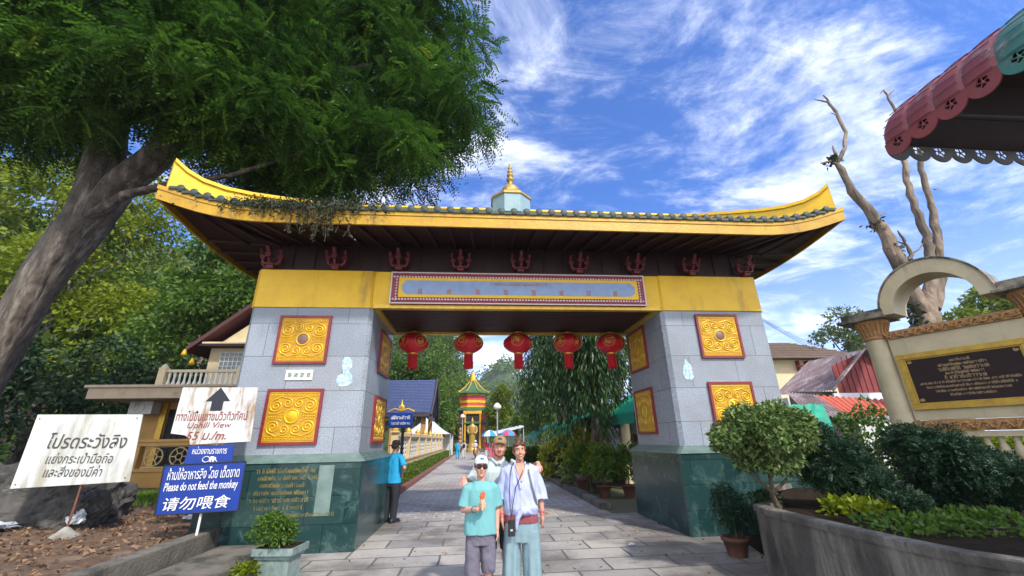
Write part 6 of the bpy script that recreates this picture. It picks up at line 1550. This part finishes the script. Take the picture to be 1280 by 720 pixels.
def hand(P, wrist, d, palm_n, s=1.0, curl=.5, thumb_side=1, grip=0):
    """d: wrist to fingers; palm_n: the way the palm faces; fingers curl towards it"""
    w = Vector(wrist); d = Vector(d).normalized(); n = Vector(palm_n); n = (n-d*n.dot(d)).normalized(); sd = d.cross(n).normalized()*thumb_side
    P.cap(w, w+d*.05*s, .020*s, .026*s); P.cap(w+d*.04*s+sd*.016*s, w+d*.078*s+sd*.020*s, .017*s, .013*s); P.cap(w+d*.04*s-sd*.014*s, w+d*.074*s-sd*.022*s, .017*s, .013*s); P.cap(w+d*.04*s, w+d*.078*s, .017*s, .014*s)
    for k, (o, L) in enumerate(((.027, .064), (.009, .072), (-.009, .068), (-.026, .052))):
        p = w+d*(.078-.004*abs(k-1))*s+sd*o*s; dd = d+sd*(o*2.2); dd.normalize(); q = [p-dd*.02*s, p]; a = 0
        for j, f in enumerate((.45, .3, .25)):
            a += (curl*(.55 if j == 0 else .75))+grip*(.55 if j < 2 else .4); q.append(q[-1]+(dd*math.cos(a)+n*math.sin(a))*L*f*s)
        P.chain(q, [.0095*s, .0095*s, .009*s, .0085*s, .0075*s])
    t0 = w+d*.022*s+sd*.018*s; t1 = t0+(d*.6+sd*.7+n*(.3+.4*grip)).normalized()*.038*s; t2 = t1+(d*.8+sd*(.25-.5*grip)+n*(.35+.6*grip)).normalized()*.030*s; t3 = t2+(d*.9+n*(.3+.6*grip)-sd*.3*grip).normalized()*.022*s
    P.chain([t0, t1, t2, t3], [.014*s, .0115*s, .010*s, .008*s])
def foot(P, ankle, s=1.0, yaw=0):
    a = Vector(ankle); f = Vector((math.sin(yaw), -math.cos(yaw), 0)); g = Vector((a.x, a.y, 0))
    P.chain([a, g+Vector((0, 0, .045))-f*.03*s, g+f*.10*s+Vector((0, 0, .035)), g+f*.17*s+Vector((0, 0, .026))], [.04*s, .045*s, .042*s, .028*s])
def shoes(root, ankles, s, mat, yaw=0):
    for a in ankles:
        P = Prims(); a = Vector(a); f = Vector((math.sin(yaw), -math.cos(yaw), 0)); g = Vector((a.x, a.y, 0))
        P.chain([g-f*.05*s+Vector((0, 0, .05)), g+f*.06*s+Vector((0, 0, .05)), g+f*.17*s+Vector((0, 0, .038))], [.052*s, .05*s, .04*s]); P.mb.span((g.x-.045*s, g.y-.22*s, 0), (g.x+.045*s, g.y+.09*s, .025))
        link('shoe', P.fuse('shoe', .008, 2), mat, root)
def baseball_cap(root, M_, crown, peak, s=1.0, badge=None, tilt=0):
    T_ = M_ @ Matrix.Translation((0, .004, .020)) @ Matrix.Rotation(tilt, 4, 'X'); R3 = T_.to_3x3().normalized(); mb = MB(); rings = []
    for i in range(9):
        t = i/8; r = math.cos(t*math.pi/2*.97); z = .032+.088*math.sin(t*math.pi/2)
        rings.append([T_ @ Vector((.086*r**.8*math.cos(a), .012+.103*r**.8*math.sin(a), z)) for a in np.linspace(0, 2*math.pi, 28, endpoint=False)])
    mb.loft(rings); mb.ell(T_ @ Vector((0, .012, .121)), (.008*s, .008*s, .005*s), 8, 5)
    c_ = mb.build('cap', crown, root); mb = MB()
    def pk(u, v):
        a = -math.pi*(.17+.66*u); x, y = .084*math.cos(a), .012+.098*math.sin(a); k = max(0, math.sin(math.pi*u)); return T_ @ Vector((x*(1+.02*v), y-.066*v*k**.5, .040+.004*v-.012*v*v-.012*(abs(u-.5)*2)**2*v))
    mb.grid(pk, 18, 5); mb.grid(lambda u, v: Vector(pk(1-u, v))-Vector((0, 0, .005)), 18, 5); mb.build('cap_peak', peak, c_)
    if badge:
        mb = MB(); mb.ell(T_ @ Vector((0, -.079, .078)), (.026*s, .008*s, .014*s), 12, 6, 0, R3); mb.build('cap_badge', badge, c_)
    return c_
def sunglasses(root, M_, s=1.0):
    mb = MB(); R3 = M_.to_3x3().normalized()
    for sx in (-1, 1):
        mb.ell(M_ @ Vector((sx*.034, -.092, .010)), (.031*s, .010*s, .024*s), 14, 8, 0, R3); mb.tube([M_ @ Vector((sx*.062, -.084, .016)), M_ @ Vector((sx*.079, -.03, .012)), M_ @ Vector((sx*.079, .01, .006))], .004*s, 5)
    mb.tube([M_ @ Vector((-.012, -.101, .018)), M_ @ Vector((.012, -.101, .018))], .004*s, 5)
    return mb.build('sunglasses', 'black_gloss', root)
def band(root, a, b, t, r, mat, name='wristband'):
    a, b = Vector(a), Vector(b); c = a.lerp(b, t); d = (b-a).normalized(); mb = MB(); mb.tube([c-d*.009, c+d*.009], r, 14); return mb.build(name, mat, root)

# ---- woman in white, right; local frame: origin on the ground between the feet, facing -y (the camera)
wo = thing('person', 'woman in a loose white blouse and wide blue trousers standing before the gate', 'person', (.52, 5.0, 0), R(-4))
P = Prims()
P.rings([((0, .0, .84), .165, .115), ((0, 0, .95), .150, .105), ((0, 0, 1.06), .135, .098), ((0, -.005, 1.18), .142, .10), ((0, 0, 1.26), .135, .085), ((0, .01, 1.31), .08, .06)])
P.chain([(0, .015, 1.30), (0, .0, 1.42)], [.048, .043])
Mw = head(P, (.0, -.015, 1.475), R(6), R(-2), R(-3), .93, True, .78)
rs, re, rw = (-.155, .01, 1.265), (-.215, .02, 1.03), (-.205, -.05, .83)       # her right arm, image left
ls, le, lw_ = (.155, .01, 1.265), (.225, .05, 1.03), (.235, .0, .83)
P.chain([rs, re, rw], [.05, .037, .025]); P.chain([ls, le, lw_], [.05, .037, .025])
hand(P, rw, (-.0, -.05, -1), (.9, .2, 0), .95, .25, -1); hand(P, lw_, (.05, .0, -1), (-.9, .2, 0), .95, .3, 1)
for sx in (-1, 1): P.chain([(sx*.09, 0, .84), (sx*.10, -.01, .47), (sx*.11, .02, .09)], [.085, .055, .036]); foot(P, (sx*.11, .02, .09), .9)
body = link('body', P.fuse('body', .0058, 3), 'skin_tan', wo); face_parts(body, Mw, 'hair_brown', .93, True, .9)
P = Prims()     # hair pulled up into a loose bun
R3 = Mw.to_3x3().normalized()
for p, r in (((0, .030, .045), (.079, .086, .076)), ((.030, -.028, .078), (.046, .060, .030)), ((-.030, -.028, .078), (.046, .060, .030)), ((.066, .0, .025), (.014, .05, .05)), ((-.066, .0, .025), (.014, .05, .05)), ((.070, .02, -.01), (.012, .035, .03)), ((-.070, .02, -.01), (.012, .035, .03)), ((0, .085, -.01), (.05, .03, .05)), ((.006, .04, .132), (.042, .042, .030)), ((-.02, .05, .142), (.024, .026, .02))): P.ball(Mw @ Vector(p), tuple(q*.94 for q in r), R3)
link('hair', P.fuse('hair', .005, 1, folds(.004, 60, 60, 4)), 'hair_chestnut', body)
P = Prims()     # loose blouse tied at the waist
P.rings([((.0, -.005, .835), .178, .126), ((-.0, -.01, .90), .195, .14), ((0, -.005, 1.02), .195, .135), ((0, -.008, 1.14), .175, .13), ((0, 0, 1.25), .168, .112), ((0, .008, 1.315), .12, .085), ((0, .012, 1.345), .075, .062)])
for sx, (a, b, c) in ((-1, (rs, re, rw)), (1, (ls, le, lw_))):
    a, b, c = Vector(a), Vector(b), Vector(c); m1 = b.lerp(c, .34)
    P.tubeflat([a+Vector((-sx*.06, 0, .012)), a, a.lerp(b, .5), b, m1], [.070, .066, .066, .072, .080])
link('blouse', P.fuse('blouse', .007, 2, folds(.011, 9, 17, 2)), 'shirt_white', wo)
mb = MB()       # open collar edge, skin shows in the V
mb.tube([(-.055, -.035, 1.36), (-.05, -.098, 1.27), (-.012, -.141, 1.17), (-.0, -.150, 1.10)], .011, 6); mb.tube([(.06, -.035, 1.36), (.052, -.098, 1.27), (.010, -.141, 1.17)], .011, 6)
mb.build('collar', 'shirt_white', wo)
mb = MB(); mb.add([(-.048, -.096, 1.325), (.05, -.096, 1.325), (.038, -.122, 1.26), (.0, -.1445, 1.165), (-.036, -.122, 1.26)], [(0, 4, 3, 2, 1)]); mb.add([(-.048, -.06, 1.352), (.05, -.06, 1.352), (.05, -.096, 1.325), (-.048, -.096, 1.325)], [(0, 3, 2, 1)]); mb.build('bare_neckline', 'skin_tan', wo)
P = Prims(); P.ball((.035, -.155, .885), (.045, .03, .04)); P.cap((.01, -.15, .90), (-.04, -.155, .82), .032, .026); P.cap((-.04, -.155, .82), (-.055, -.15, .715), .026, .012); P.cap((.06, -.15, .89), (.10, -.13, .86), .028, .018)
link('blouse_knot', P.fuse('blouse_knot', .006, 2, folds(.006, 20, 30, 9)), 'shirt_white', wo)
P = Prims(); P.rings([((0, 0, .755), .188, .130), ((0, 0, .80), .187, .130), ((0, 0, .92), .158, .115)]); link('vest', P.fuse('vest', .007, 2, folds(.004, 12, 20, 3)), 'vest_maroon', wo)
P = Prims()     # wide trousers
P.rings([((0, 0, .58), .19, .12), ((0, 0, .66), .195, .128), ((0, 0, .76), .185, .126), ((0, 0, .84), .160, .112)])
for sx in (-1, 1): P.rings([((sx*.122, .0, .035), .106, .13), ((sx*.118, 0, .25), .102, .12), ((sx*.108, -.005, .48), .096, .11), ((sx*.095, 0, .68), .095, .115)])
link('trousers', P.fuse('trousers', .008, 2, lambda p: .008*math.sin(p.x*75+1.3*math.sin(p.z*5))*min(1, max(0, (.8-p.z)*2.5))+.004*mnoise.noise(p*14)), 'trousers_blue', wo)
shoes(wo, [(-.12, .02, .09), (.12, .02, .09)], .9, 'strap_dark')
band(wo, re, rw, .92, .031, 'band_pink'); band(wo, le, lw_, .9, .031, 'band_pink')
mb = MB(); mb.tube([(.245, -.0, .86), (.26, -.03, .855), (.285, -.03, .85), (.265, -.03, .835), (.30, -.02, .84), (.33, -.02, .843)], .006, 5); mb.build('bow_bracelet', 'terracotta_gold', wo)
mb = MB(); mb.tube([(.085, .02, 1.34), (.095, -.105, 1.26), (.125, -.135, 1.12), (.165, -.12, .98), (.19, -.05, .86)], .011, 6, 0, True, .5); mb.build('bag_strap', 'strap_olive', wo)
ph = thing('phone_case', 'black phone hanging on a dark cord in front of the woman', 'phone', (.52-.12, 4.835, .735))
mb = MB(); mb.span((-.037, -.006, -.08), (.037, .006, .08)); mb.build('phone', 'black_plastic', ph, bevel=.005)
mb = MB(); mb.span((-.03, -.010, .03), (-.005, -.0065, .068)); mb.build('camera_bump', 'black_gloss', ph)
mb = MB(); mb.span((-.012, -.0095, -.03), (.014, -.0065, -.012)); mb.build('mark', 'galvanised', ph)
mb = MB(); mb.tube([(.0, 0, .08), (.015, .0, .2), (.055, .005, .38), (.12, .028, .50), (.165, .075, .585), (.178, .13, .625), (.16, .2, .625)], .005, 5); mb.tube([(.0, 0, .08), (-.012, .0, .2), (-.014, .008, .38), (.0, .045, .50), (.025, .11, .588), (.05, .16, .618), (.07, .21, .62)], .005, 5); mb.build('cord', 'strap_dark', ph)

# ---- boy in teal, left
bo_ = thing('person', 'boy in a teal T-shirt, white cap and sunglasses holding an orange snack', 'person', (.08, 4.95, 0), R(3))
P = Prims()
P.rings([((0, 0, .72), .13, .095), ((0, 0, .85), .12, .09), ((0, 0, 1.0), .125, .09), ((0, 0, 1.10), .135, .085), ((0, .005, 1.16), .09, .065)])
P.chain([(0, .01, 1.14), (0, 0, 1.25)], [.048, .045]); Mb = head(P, (0, -.012, 1.315), R(3), R(-2), R(2), .92, False, .92)
brs, bre, brw = (-.145, 0, 1.105), (-.185, .0, .905), (-.045, -.20, .93)
bls, ble, blw = (.145, 0, 1.105), (.178, .02, .90), (.172, -.04, .715)
P.chain([brs, bre, brw], [.042, .035, .024]); P.chain([bls, ble, blw], [.042, .034, .023])
hand(P, brw, (.75, -.25, .35), (.25, .95, .2), .86, .45, 1, .75); hand(P, blw, (.0, -.12, -1), (-.9, -.1, 0), .86, .35, 1)
for sx in (-1, 1): P.chain([(sx*.07, 0, .70), (sx*.08, -.01, .40), (sx*.085, .02, .08)], [.075, .05, .034]); foot(P, (sx*.085, .02, .08), .85)
body = link('body', P.fuse('body', .0055, 3), 'skin_fair', bo_); face_parts(body, Mb, 'hair_brown', .92, False, .1)
P = Prims(); R3 = Mb.to_3x3().normalized()
for p, r in (((0, .04, .03), (.078, .078, .075)), ((.066, .02, .005), (.016, .035, .035)), ((-.066, .02, .005), (.016, .035, .035))): P.ball(Mb @ Vector(p), tuple(q*.96 for q in r), R3)
link('hair', P.fuse('hair', .005, 1), 'hair_brown', body)
cp_ = baseball_cap(bo_, Mb, 'cap_white', 'cap_white', .96, 'cap_blue'); sunglasses(bo_, Mb, .96)
P = Prims()
P.rings([((.0, 0, .675), .180, .128), ((0, 0, .74), .176, .125), ((0, 0, .88), .163, .118), ((0, 0, 1.02), .160, .112), ((0, 0, 1.10), .158, .10), ((0, .005, 1.155), .115, .078), ((0, .008, 1.185), .068, .06)])
for sx, a, b in ((-1, Vector(brs), Vector(bre)), (1, Vector(bls), Vector(ble))): P.tubeflat([a+Vector((-sx*.05, 0, .01)), a, a.lerp(b, .5), a.lerp(b, .86)], [.066, .064, .068, .074])
link('tee_shirt', P.fuse('tee_shirt', .007, 2, folds(.008, 6, 13, 5)), 'tee_teal', bo_)
P = Prims(); P.rings([((0, 0, .58), .155, .11), ((0, 0, .66), .158, .115), ((0, 0, .73), .14, .105)])
P.rings([((-.082, -.0, .06), .062, .068), ((-.083, 0, .12), .072, .078), ((-.085, -.01, .40), .078, .085), ((-.078, 0, .62), .082, .098)]); P.rings([((.085, 0, .325), .068, .074), ((.085, -.005, .36), .076, .082), ((.083, -.008, .45), .080, .086), ((.078, 0, .62), .082, .098)])
link('trousers', P.fuse('trousers', .007, 2, folds(.009, 16, 14, 8)), 'trousers_grey', bo_)
shoes(bo_, [(-.085, .02, .08), (.085, .02, .08)], .85, 'cloth_pale'); band(bo_, bre, brw, .74, .032, 'band_teal')
sn = thing('snack', 'orange snack in a paper cone held up by the boy', 'food', (.08+.012, 4.95-.255, .985)); P = Prims()
P.cap((0, .0, .03), (.0, -.005, .075), .021, .026); P.ball((.006, -.01, .10), (.024, .02, .02)); link('snack_top', P.fuse('snack_top', .005, 1, folds(.007, 60, 60, 1)), 'snack_orange', sn)
mb = MB(); mb.tube([(0, .004, -.06), (0, 0, .045)], [.008, .026], 12); mb.build('paper_cone', 'snack_paper', sn)

# ---- man behind them
ma = thing('person', 'bearded man in a khaki cap and pale grey polo standing behind the boy', 'person', (.285, 5.28, 0), R(2))
P = Prims()
P.rings([((0, 0, .84), .165, .12), ((0, 0, .98), .16, .12), ((0, 0, 1.14), .175, .125), ((0, 0, 1.26), .185, .115), ((0, .01, 1.335), .12, .08)])
P.chain([(0, .015, 1.31), (.012, -.01, 1.44)], [.068, .062]); Mm = head(P, (.02, -.035, 1.512), R(-6), R(2), R(4), .98, False, 1.06)
# his right arm round the boy's back, hand on the boy's far shoulder; his left arm behind the woman
mrs, mre, mrw = (-.195, .01, 1.29), (-.345, .01, 1.12), (-.405, -.235, 1.205)
mls, mle, mlw = (.195, .01, 1.29), (.36, .03, 1.21), (.445, -.235, 1.335)
P.chain([mrs, mre, mrw], [.058, .044, .030]); P.chain([mls, mle, mlw], [.058, .044, .030])
hand(P, mrw, (.14, -.74, -.42), (.1, .45, -.75), .9, .5, -1, .1); hand(P, mlw, (-.06, -.72, -.45), (-.1, .45, -.75), .9, .5, 1, .1)
for sx in (-1, 1): P.chain([(sx*.095, 0, .84), (sx*.10, -.01, .48), (sx*.105, .02, .09)], [.09, .062, .042]); foot(P, (sx*.105, .02, .09), 1.05)
body = link('body', P.fuse('body', .006, 3), 'skin_ruddy', ma); face_parts(body, Mm, 'hair_ginger', .98, True, .5, True)
P = Prims(); R3 = Mm.to_3x3().normalized()
for p, r in (((0, .035, .03), (.080, .082, .078)), ((.068, .015, .01), (.014, .035, .035)), ((-.068, .015, .01), (.014, .035, .035))): P.ball(Mm @ Vector(p), r, R3)
link('hair', P.fuse('hair', .005, 1), 'hair_ginger', body)
baseball_cap(ma, Mm, 'cap_khaki', 'cap_khaki', 1.04, 'strap_dark', R(-5))
P = Prims()
P.rings([((0, 0, .80), .195, .145), ((0, 0, .95), .19, .14), ((0, 0, 1.12), .2, .142), ((0, 0, 1.25), .205, .13), ((0, .01, 1.335), .14, .095), ((0, .012, 1.375), .085, .078)])
for sx, a, b in ((-1, Vector(mrs), Vector(mre)), (1, Vector(mls), Vector(mle))): P.tubeflat([a+Vector((-sx*.05, 0, .01)), a, a.lerp(b, .5), a.lerp(b, .8)], [.082, .08, .078, .08])
link('polo_shirt', P.fuse('polo_shirt', .008, 2, folds(.007, 8, 14, 6)), 'polo_grey', ma)
mb = MB()
for sx in (-1, 1): mb.tube([(sx*.066, .05, 1.405), (sx*.072, -.04, 1.385), (sx*.012, -.112, 1.33)], [.015, .019, .016], 7)
mb.build('collar', 'polo_grey', ma)
mb = MB(); mb.ell((.055, -.135, 1.275), (.022, .008, .03), 10, 6); mb.ell((.085, -.13, 1.285), (.02, .008, .028), 10, 6); mb.build('hanging_sunglasses', 'black_gloss', ma)
P = Prims(); P.rings([((0, 0, .62), .195, .14), ((0, 0, .76), .19, .135), ((0, 0, .86), .172, .125)])
for sx in (-1, 1): P.rings([((sx*.11, 0, .455), .090, .10), ((sx*.108, 0, .6), .097, .11), ((sx*.095, 0, .76), .095, .12)])
link('shorts', P.fuse('shorts', .008, 2, folds(.006, 12, 14, 7)), 'shorts_grey', ma); shoes(ma, [(-.105, .02, .09), (.105, .02, .09)], 1.05, 'strap_dark')

# ---- man by the left pillar, seen from behind and a little from the side
bm = thing('person', 'man in a blue shirt and brown hat with hands on hips beside the left pillar', 'person', (-1.76, 9.95, 0), R(152)); P = Prims()
P.rings([((0, 0, .86), .155, .11), ((0, 0, 1.0), .15, .11), ((0, 0, 1.15), .165, .115), ((0, 0, 1.27), .17, .105), ((0, .01, 1.34), .11, .075)]); P.chain([(0, .015, 1.32), (0, 0, 1.43)], [.056, .052]); Mq = head(P, (0, -.02, 1.49), 0, R(-8), 0, .98)
for sx in (-1, 1):
    a, b, c = (sx*.18, .01, 1.28), (sx*.33, .06, 1.07), (sx*.19, -.05, .93); P.chain([a, b, c], [.05, .04, .028]); hand(P, c, (-sx*.3, -.7, -.5), (-sx*.9, .2, 0), .95, .3, -sx); P.chain([(sx*.085, 0, .86), (sx*.09, -.01, .48), (sx*.095, .02, .09)], [.085, .058, .04]); foot(P, (sx*.095, .02, .09))
body = link('body', P.fuse('body', .007, 3), 'skin_tan', bm); face_parts(body, Mq, 'hair_brown', .98)
P = Prims(); P.ball(Mq @ Vector((0, .035, .03)), (.08, .08, .075)); link('hair', P.fuse('hair', .006, 1), 'hair_brown', body)
mb = MB(); mb.lathe([(.001, .155), (.06, .15), (.088, .12), (.095, .05), (.10, .045), (.17, .03), (.172, .036), (.10, .056)], 22, Mq.translation); hb_ = mb.build('hat', 'hat_brown', bm); mb = MB(); mb.lathe([(.097, .05), (.0975, .075), (.0955, .078)], 22, Mq.translation, cap=False); mb.build('hat_band', 'cloth_black', hb_)
P = Prims(); P.rings([((0, 0, .76), .19, .135), ((0, 0, .95), .175, .13), ((0, 0, 1.13), .185, .132), ((0, 0, 1.26), .188, .12), ((0, .01, 1.34), .12, .085), ((0, .012, 1.375), .07, .065)])
for sx in (-1, 1): a, b = Vector((sx*.18, .01, 1.28)), Vector((sx*.33, .06, 1.07)); P.tubeflat([a+Vector((-sx*.05, 0, .01)), a, a.lerp(b, .5), a.lerp(b, .85)], [.072, .07, .068, .07])
link('shirt', P.fuse('shirt', .009, 2, folds(.008, 8, 13, 12)), 'shirt_blue', bm)
P = Prims(); P.rings([((0, 0, .70), .165, .12), ((0, 0, .88), .16, .118)])
for sx in (-1, 1): P.rings([((sx*.095, .02, .05), .06, .07), ((sx*.092, 0, .45), .075, .085), ((sx*.085, 0, .74), .088, .11)])
link('trousers', P.fuse('trousers', .009, 2, folds(.006, 10, 14, 13)), 'cloth_black', bm); shoes(bm, [(-.095, .02, .09), (.095, .02, .09)], 1, 'black_plastic')

# ---- people far down the road (a few pixels each)
def far_person(label, loc, rz, shirt, legs, hairm='hair_brown', h=1.0, stride=.1, extra=None):
    t = thing('person', label, 'person', loc, rz); P = Prims()
    P.rings([((0, 0, .86), .15, .10), ((0, 0, 1.15), .16, .11), ((0, 0, 1.3), .12, .08)]); P.chain([(0, 0, 1.3), (0, 0, 1.44)], [.055, .05]); Mf = head(P, (0, -.01, 1.5))
    arms = []
    for sx in (-1, 1): a, b, c = (sx*.18, 0, 1.28), (sx*.22, .03*sx, 1.05), (sx*.21, -.06*sx, .84); arms.append((a, b)); P.chain([a, b, c], [.05, .04, .03]); hand(P, c, (0, -.1, -1), (-sx, 0, 0), 1, .3, sx); P.chain([(sx*.09, 0, .86), (sx*.1, sx*stride*.5, .46), (sx*.1, sx*stride, .09)], [.085, .06, .042]); foot(P, (sx*.1, sx*stride, .09))
    b_ = link('body', P.fuse('body', .014, 2), 'skin_tan', t)
    P = Prims(); P.ball(Mf @ Vector((0, .03, .04)), (.085, .09, .08)); link('hair', P.fuse('hair', .012, 1), hairm, b_)
    P = Prims(); P.rings([((0, 0, .78), .18, .13), ((0, 0, 1.1), .18, .13), ((0, 0, 1.28), .18, .115), ((0, 0, 1.37), .08, .07)])
    for a, b in arms: a, b = Vector(a), Vector(b); P.tubeflat([a*1.0, a.lerp(b, .8)], [.075, .07])
    link('shirt', P.fuse('shirt', .014, 2), shirt, t)
    P = Prims(); P.rings([((0, 0, .72), .165, .12), ((0, 0, .88), .155, .115)])
    for sx in (-1, 1): P.chain([(sx*.088, 0, .78), (sx*.1, sx*stride*.5, .46), (sx*.1, sx*stride, .14)], [.095, .08, .065])
    link('trousers', P.fuse('trousers', .014, 2), legs, t); shoes(t, [(-.1, -stride, .09), (.1, stride, .09)], 1, 'black_plastic'); t.scale = (h, h, h); return t
far_person('person in a bright blue shirt walking away far down the road', (-1.55, 42, 0), R(175), 'shirt_blue', 'shirt_blue')
fp = far_person('person with a dark backpack walking beside the one in blue', (-.98, 42.3, 0), R(180), 'cloth_pale', 'cloth_pale')
P = Prims(); P.ball((0, .17, 1.12), (.15, .09, .22)); link('backpack', P.fuse('backpack', .014, 1), 'cloth_black', fp)
far_person('person in a pink shirt under a blue parasol by the stall', (1.1, 38, 0), R(20), 'shirt_pink', 'cloth_pale')
far_person('second person in pink standing beside the blue parasol', (1.75, 37.5, 0), R(-15), 'shirt_pink', 'shirt_pink')
for lb, x, y, m1 in (('blue parasol left of the man in the khaki cap', 1.35, 37.8, 'parasol_blue'), ('blue and pink parasol right of the man in the khaki cap', 2.95, 37.4, 'parasol_blue')):
    t = thing('parasol', lb, 'parasol', (x, y, 0)); mb = MB(); mb.tube([(0, 0, 0), (0, 0, 2.45)], .025, 6); mb.build('pole', 'galvanised', t)
    for k in range(8):
        a0, a1 = k*math.pi/4, (k+1)*math.pi/4; mb = MB(); mb.grid(lambda u, v: (.78*u*math.cos(a0+(a1-a0)*v), .78*u*math.sin(a0+(a1-a0)*v), 2.42-.5*u*u), 5, 3); mb.build('canopy_panel', [m1, 'white_paint' if x < 2 else 'shirt_pink'][k % 2], t)
# scooter rider coming up the road
sc_ = thing('scooter', 'small yellowish motor scooter ridden up the road', 'scooter', (.12, 41.5, 0))
for y in (-.6, .6):
    mb = MB(); mb.tube([(0, y+.2*math.cos(a), .24+.2*math.sin(a)) for a in np.linspace(0, 6.283, 20)], .055, 8); wv = mb.build('wheel', 'rubber', sc_); mb = MB(); mb.ell((0, y, .24), (.03, .15, .15)); mb.build('rim', 'galvanised', wv)
P = Prims(); P.cap((0, -.52, .35), (0, -.48, .85), .10, .14); P.cap((0, -.4, .3), (0, .2, .3), .12, .13); P.cap((0, .1, .5), (0, .6, .6), .15, .16); link('bodywork', P.fuse('bodywork', .015, 2), 'scooter_yellow', sc_)
P = Prims(); P.cap((0, .05, .74), (0, .65, .76), .11, .11); link('seat', P.fuse('seat', .015, 2), 'rubber', sc_)
mb = MB(); mb.tube([(-.33, -.4, 1.0), (-.1, -.5, .98), (.1, -.5, .98), (.33, -.4, 1.0)], .022, 6); mb.build('handlebar', 'wire_black', sc_); mb = MB(); mb.ell((0, -.60, .82), (.08, .05, .08)); mb.build('headlight', 'white_paint', sc_)
rd = thing('person', 'scooter rider in pale clothes sitting on the yellowish scooter', 'person', (.12, 41.7, 0)); P = Prims()
P.rings([((0, .1, .82), .15, .12), ((0, .03, 1.1), .16, .11), ((0, .0, 1.3), .14, .09)]); P.chain([(0, 0, 1.3), (0, -.02, 1.42)], [.055, .05]); Mr = head(P, (0, -.04, 1.48))
for sx in (-1, 1): P.chain([(sx*.17, 0, 1.26), (sx*.26, -.2, 1.05), (sx*.3, -.55, 1.03)], [.05, .04, .03]); hand(P, (sx*.3, -.55, 1.03), (0, -1, 0), (0, 0, -1), 1, .6, -sx); P.chain([(sx*.1, .1, .82), (sx*.16, -.32, .72), (sx*.14, -.25, .36)], [.09, .065, .045]); P.cap((sx*.14, -.22, .34), (sx*.14, -.42, .32), .045, .035)
b_ = link('body', P.fuse('body', .014, 2), 'skin_tan', rd); P = Prims(); P.ball(Mr @ Vector((0, .01, .04)), (.105, .12, .105)); link('helmet', P.fuse('helmet', .012, 1), 'white_paint', rd)
P = Prims(); P.rings([((0, .1, .78), .17, .14), ((0, .03, 1.1), .185, .13), ((0, 0, 1.28), .17, .11), ((0, 0, 1.36), .07, .06)]); link('shirt', P.fuse('shirt', .014, 2), 'cloth_pale', rd)
P = Prims()
for sx in (-1, 1): P.chain([(sx*.09, .1, .82), (sx*.16, -.32, .73), (sx*.145, -.26, .42)], [.1, .08, .06])
link('trousers', P.fuse('trousers', .014, 2), 'trousers_grey', rd)
# ------------------------------------------------------------------ air
hm = bpy.data.materials.new('haze'); hm.use_nodes = True; t = hm.node_tree; t.nodes.clear()
o_ = t.nodes.new('ShaderNodeOutputMaterial'); v_ = t.nodes.new('ShaderNodeVolumePrincipled'); v_.inputs['Color'].default_value = (.78, .88, 1, 1); v_.inputs['Density'].default_value = .0004; v_.inputs['Anisotropy'].default_value = .2
t.links.new(v_.outputs[0], o_.inputs['Volume'])
mb = MB(); mb.span((-320, -30, -3.5), (320, 520, 130)); hz_ = link('haze', mb.mesh('haze'), hm); hz_['kind'] = 'stuff'; hz_['label'] = 'pale blue haze over the distant hills'
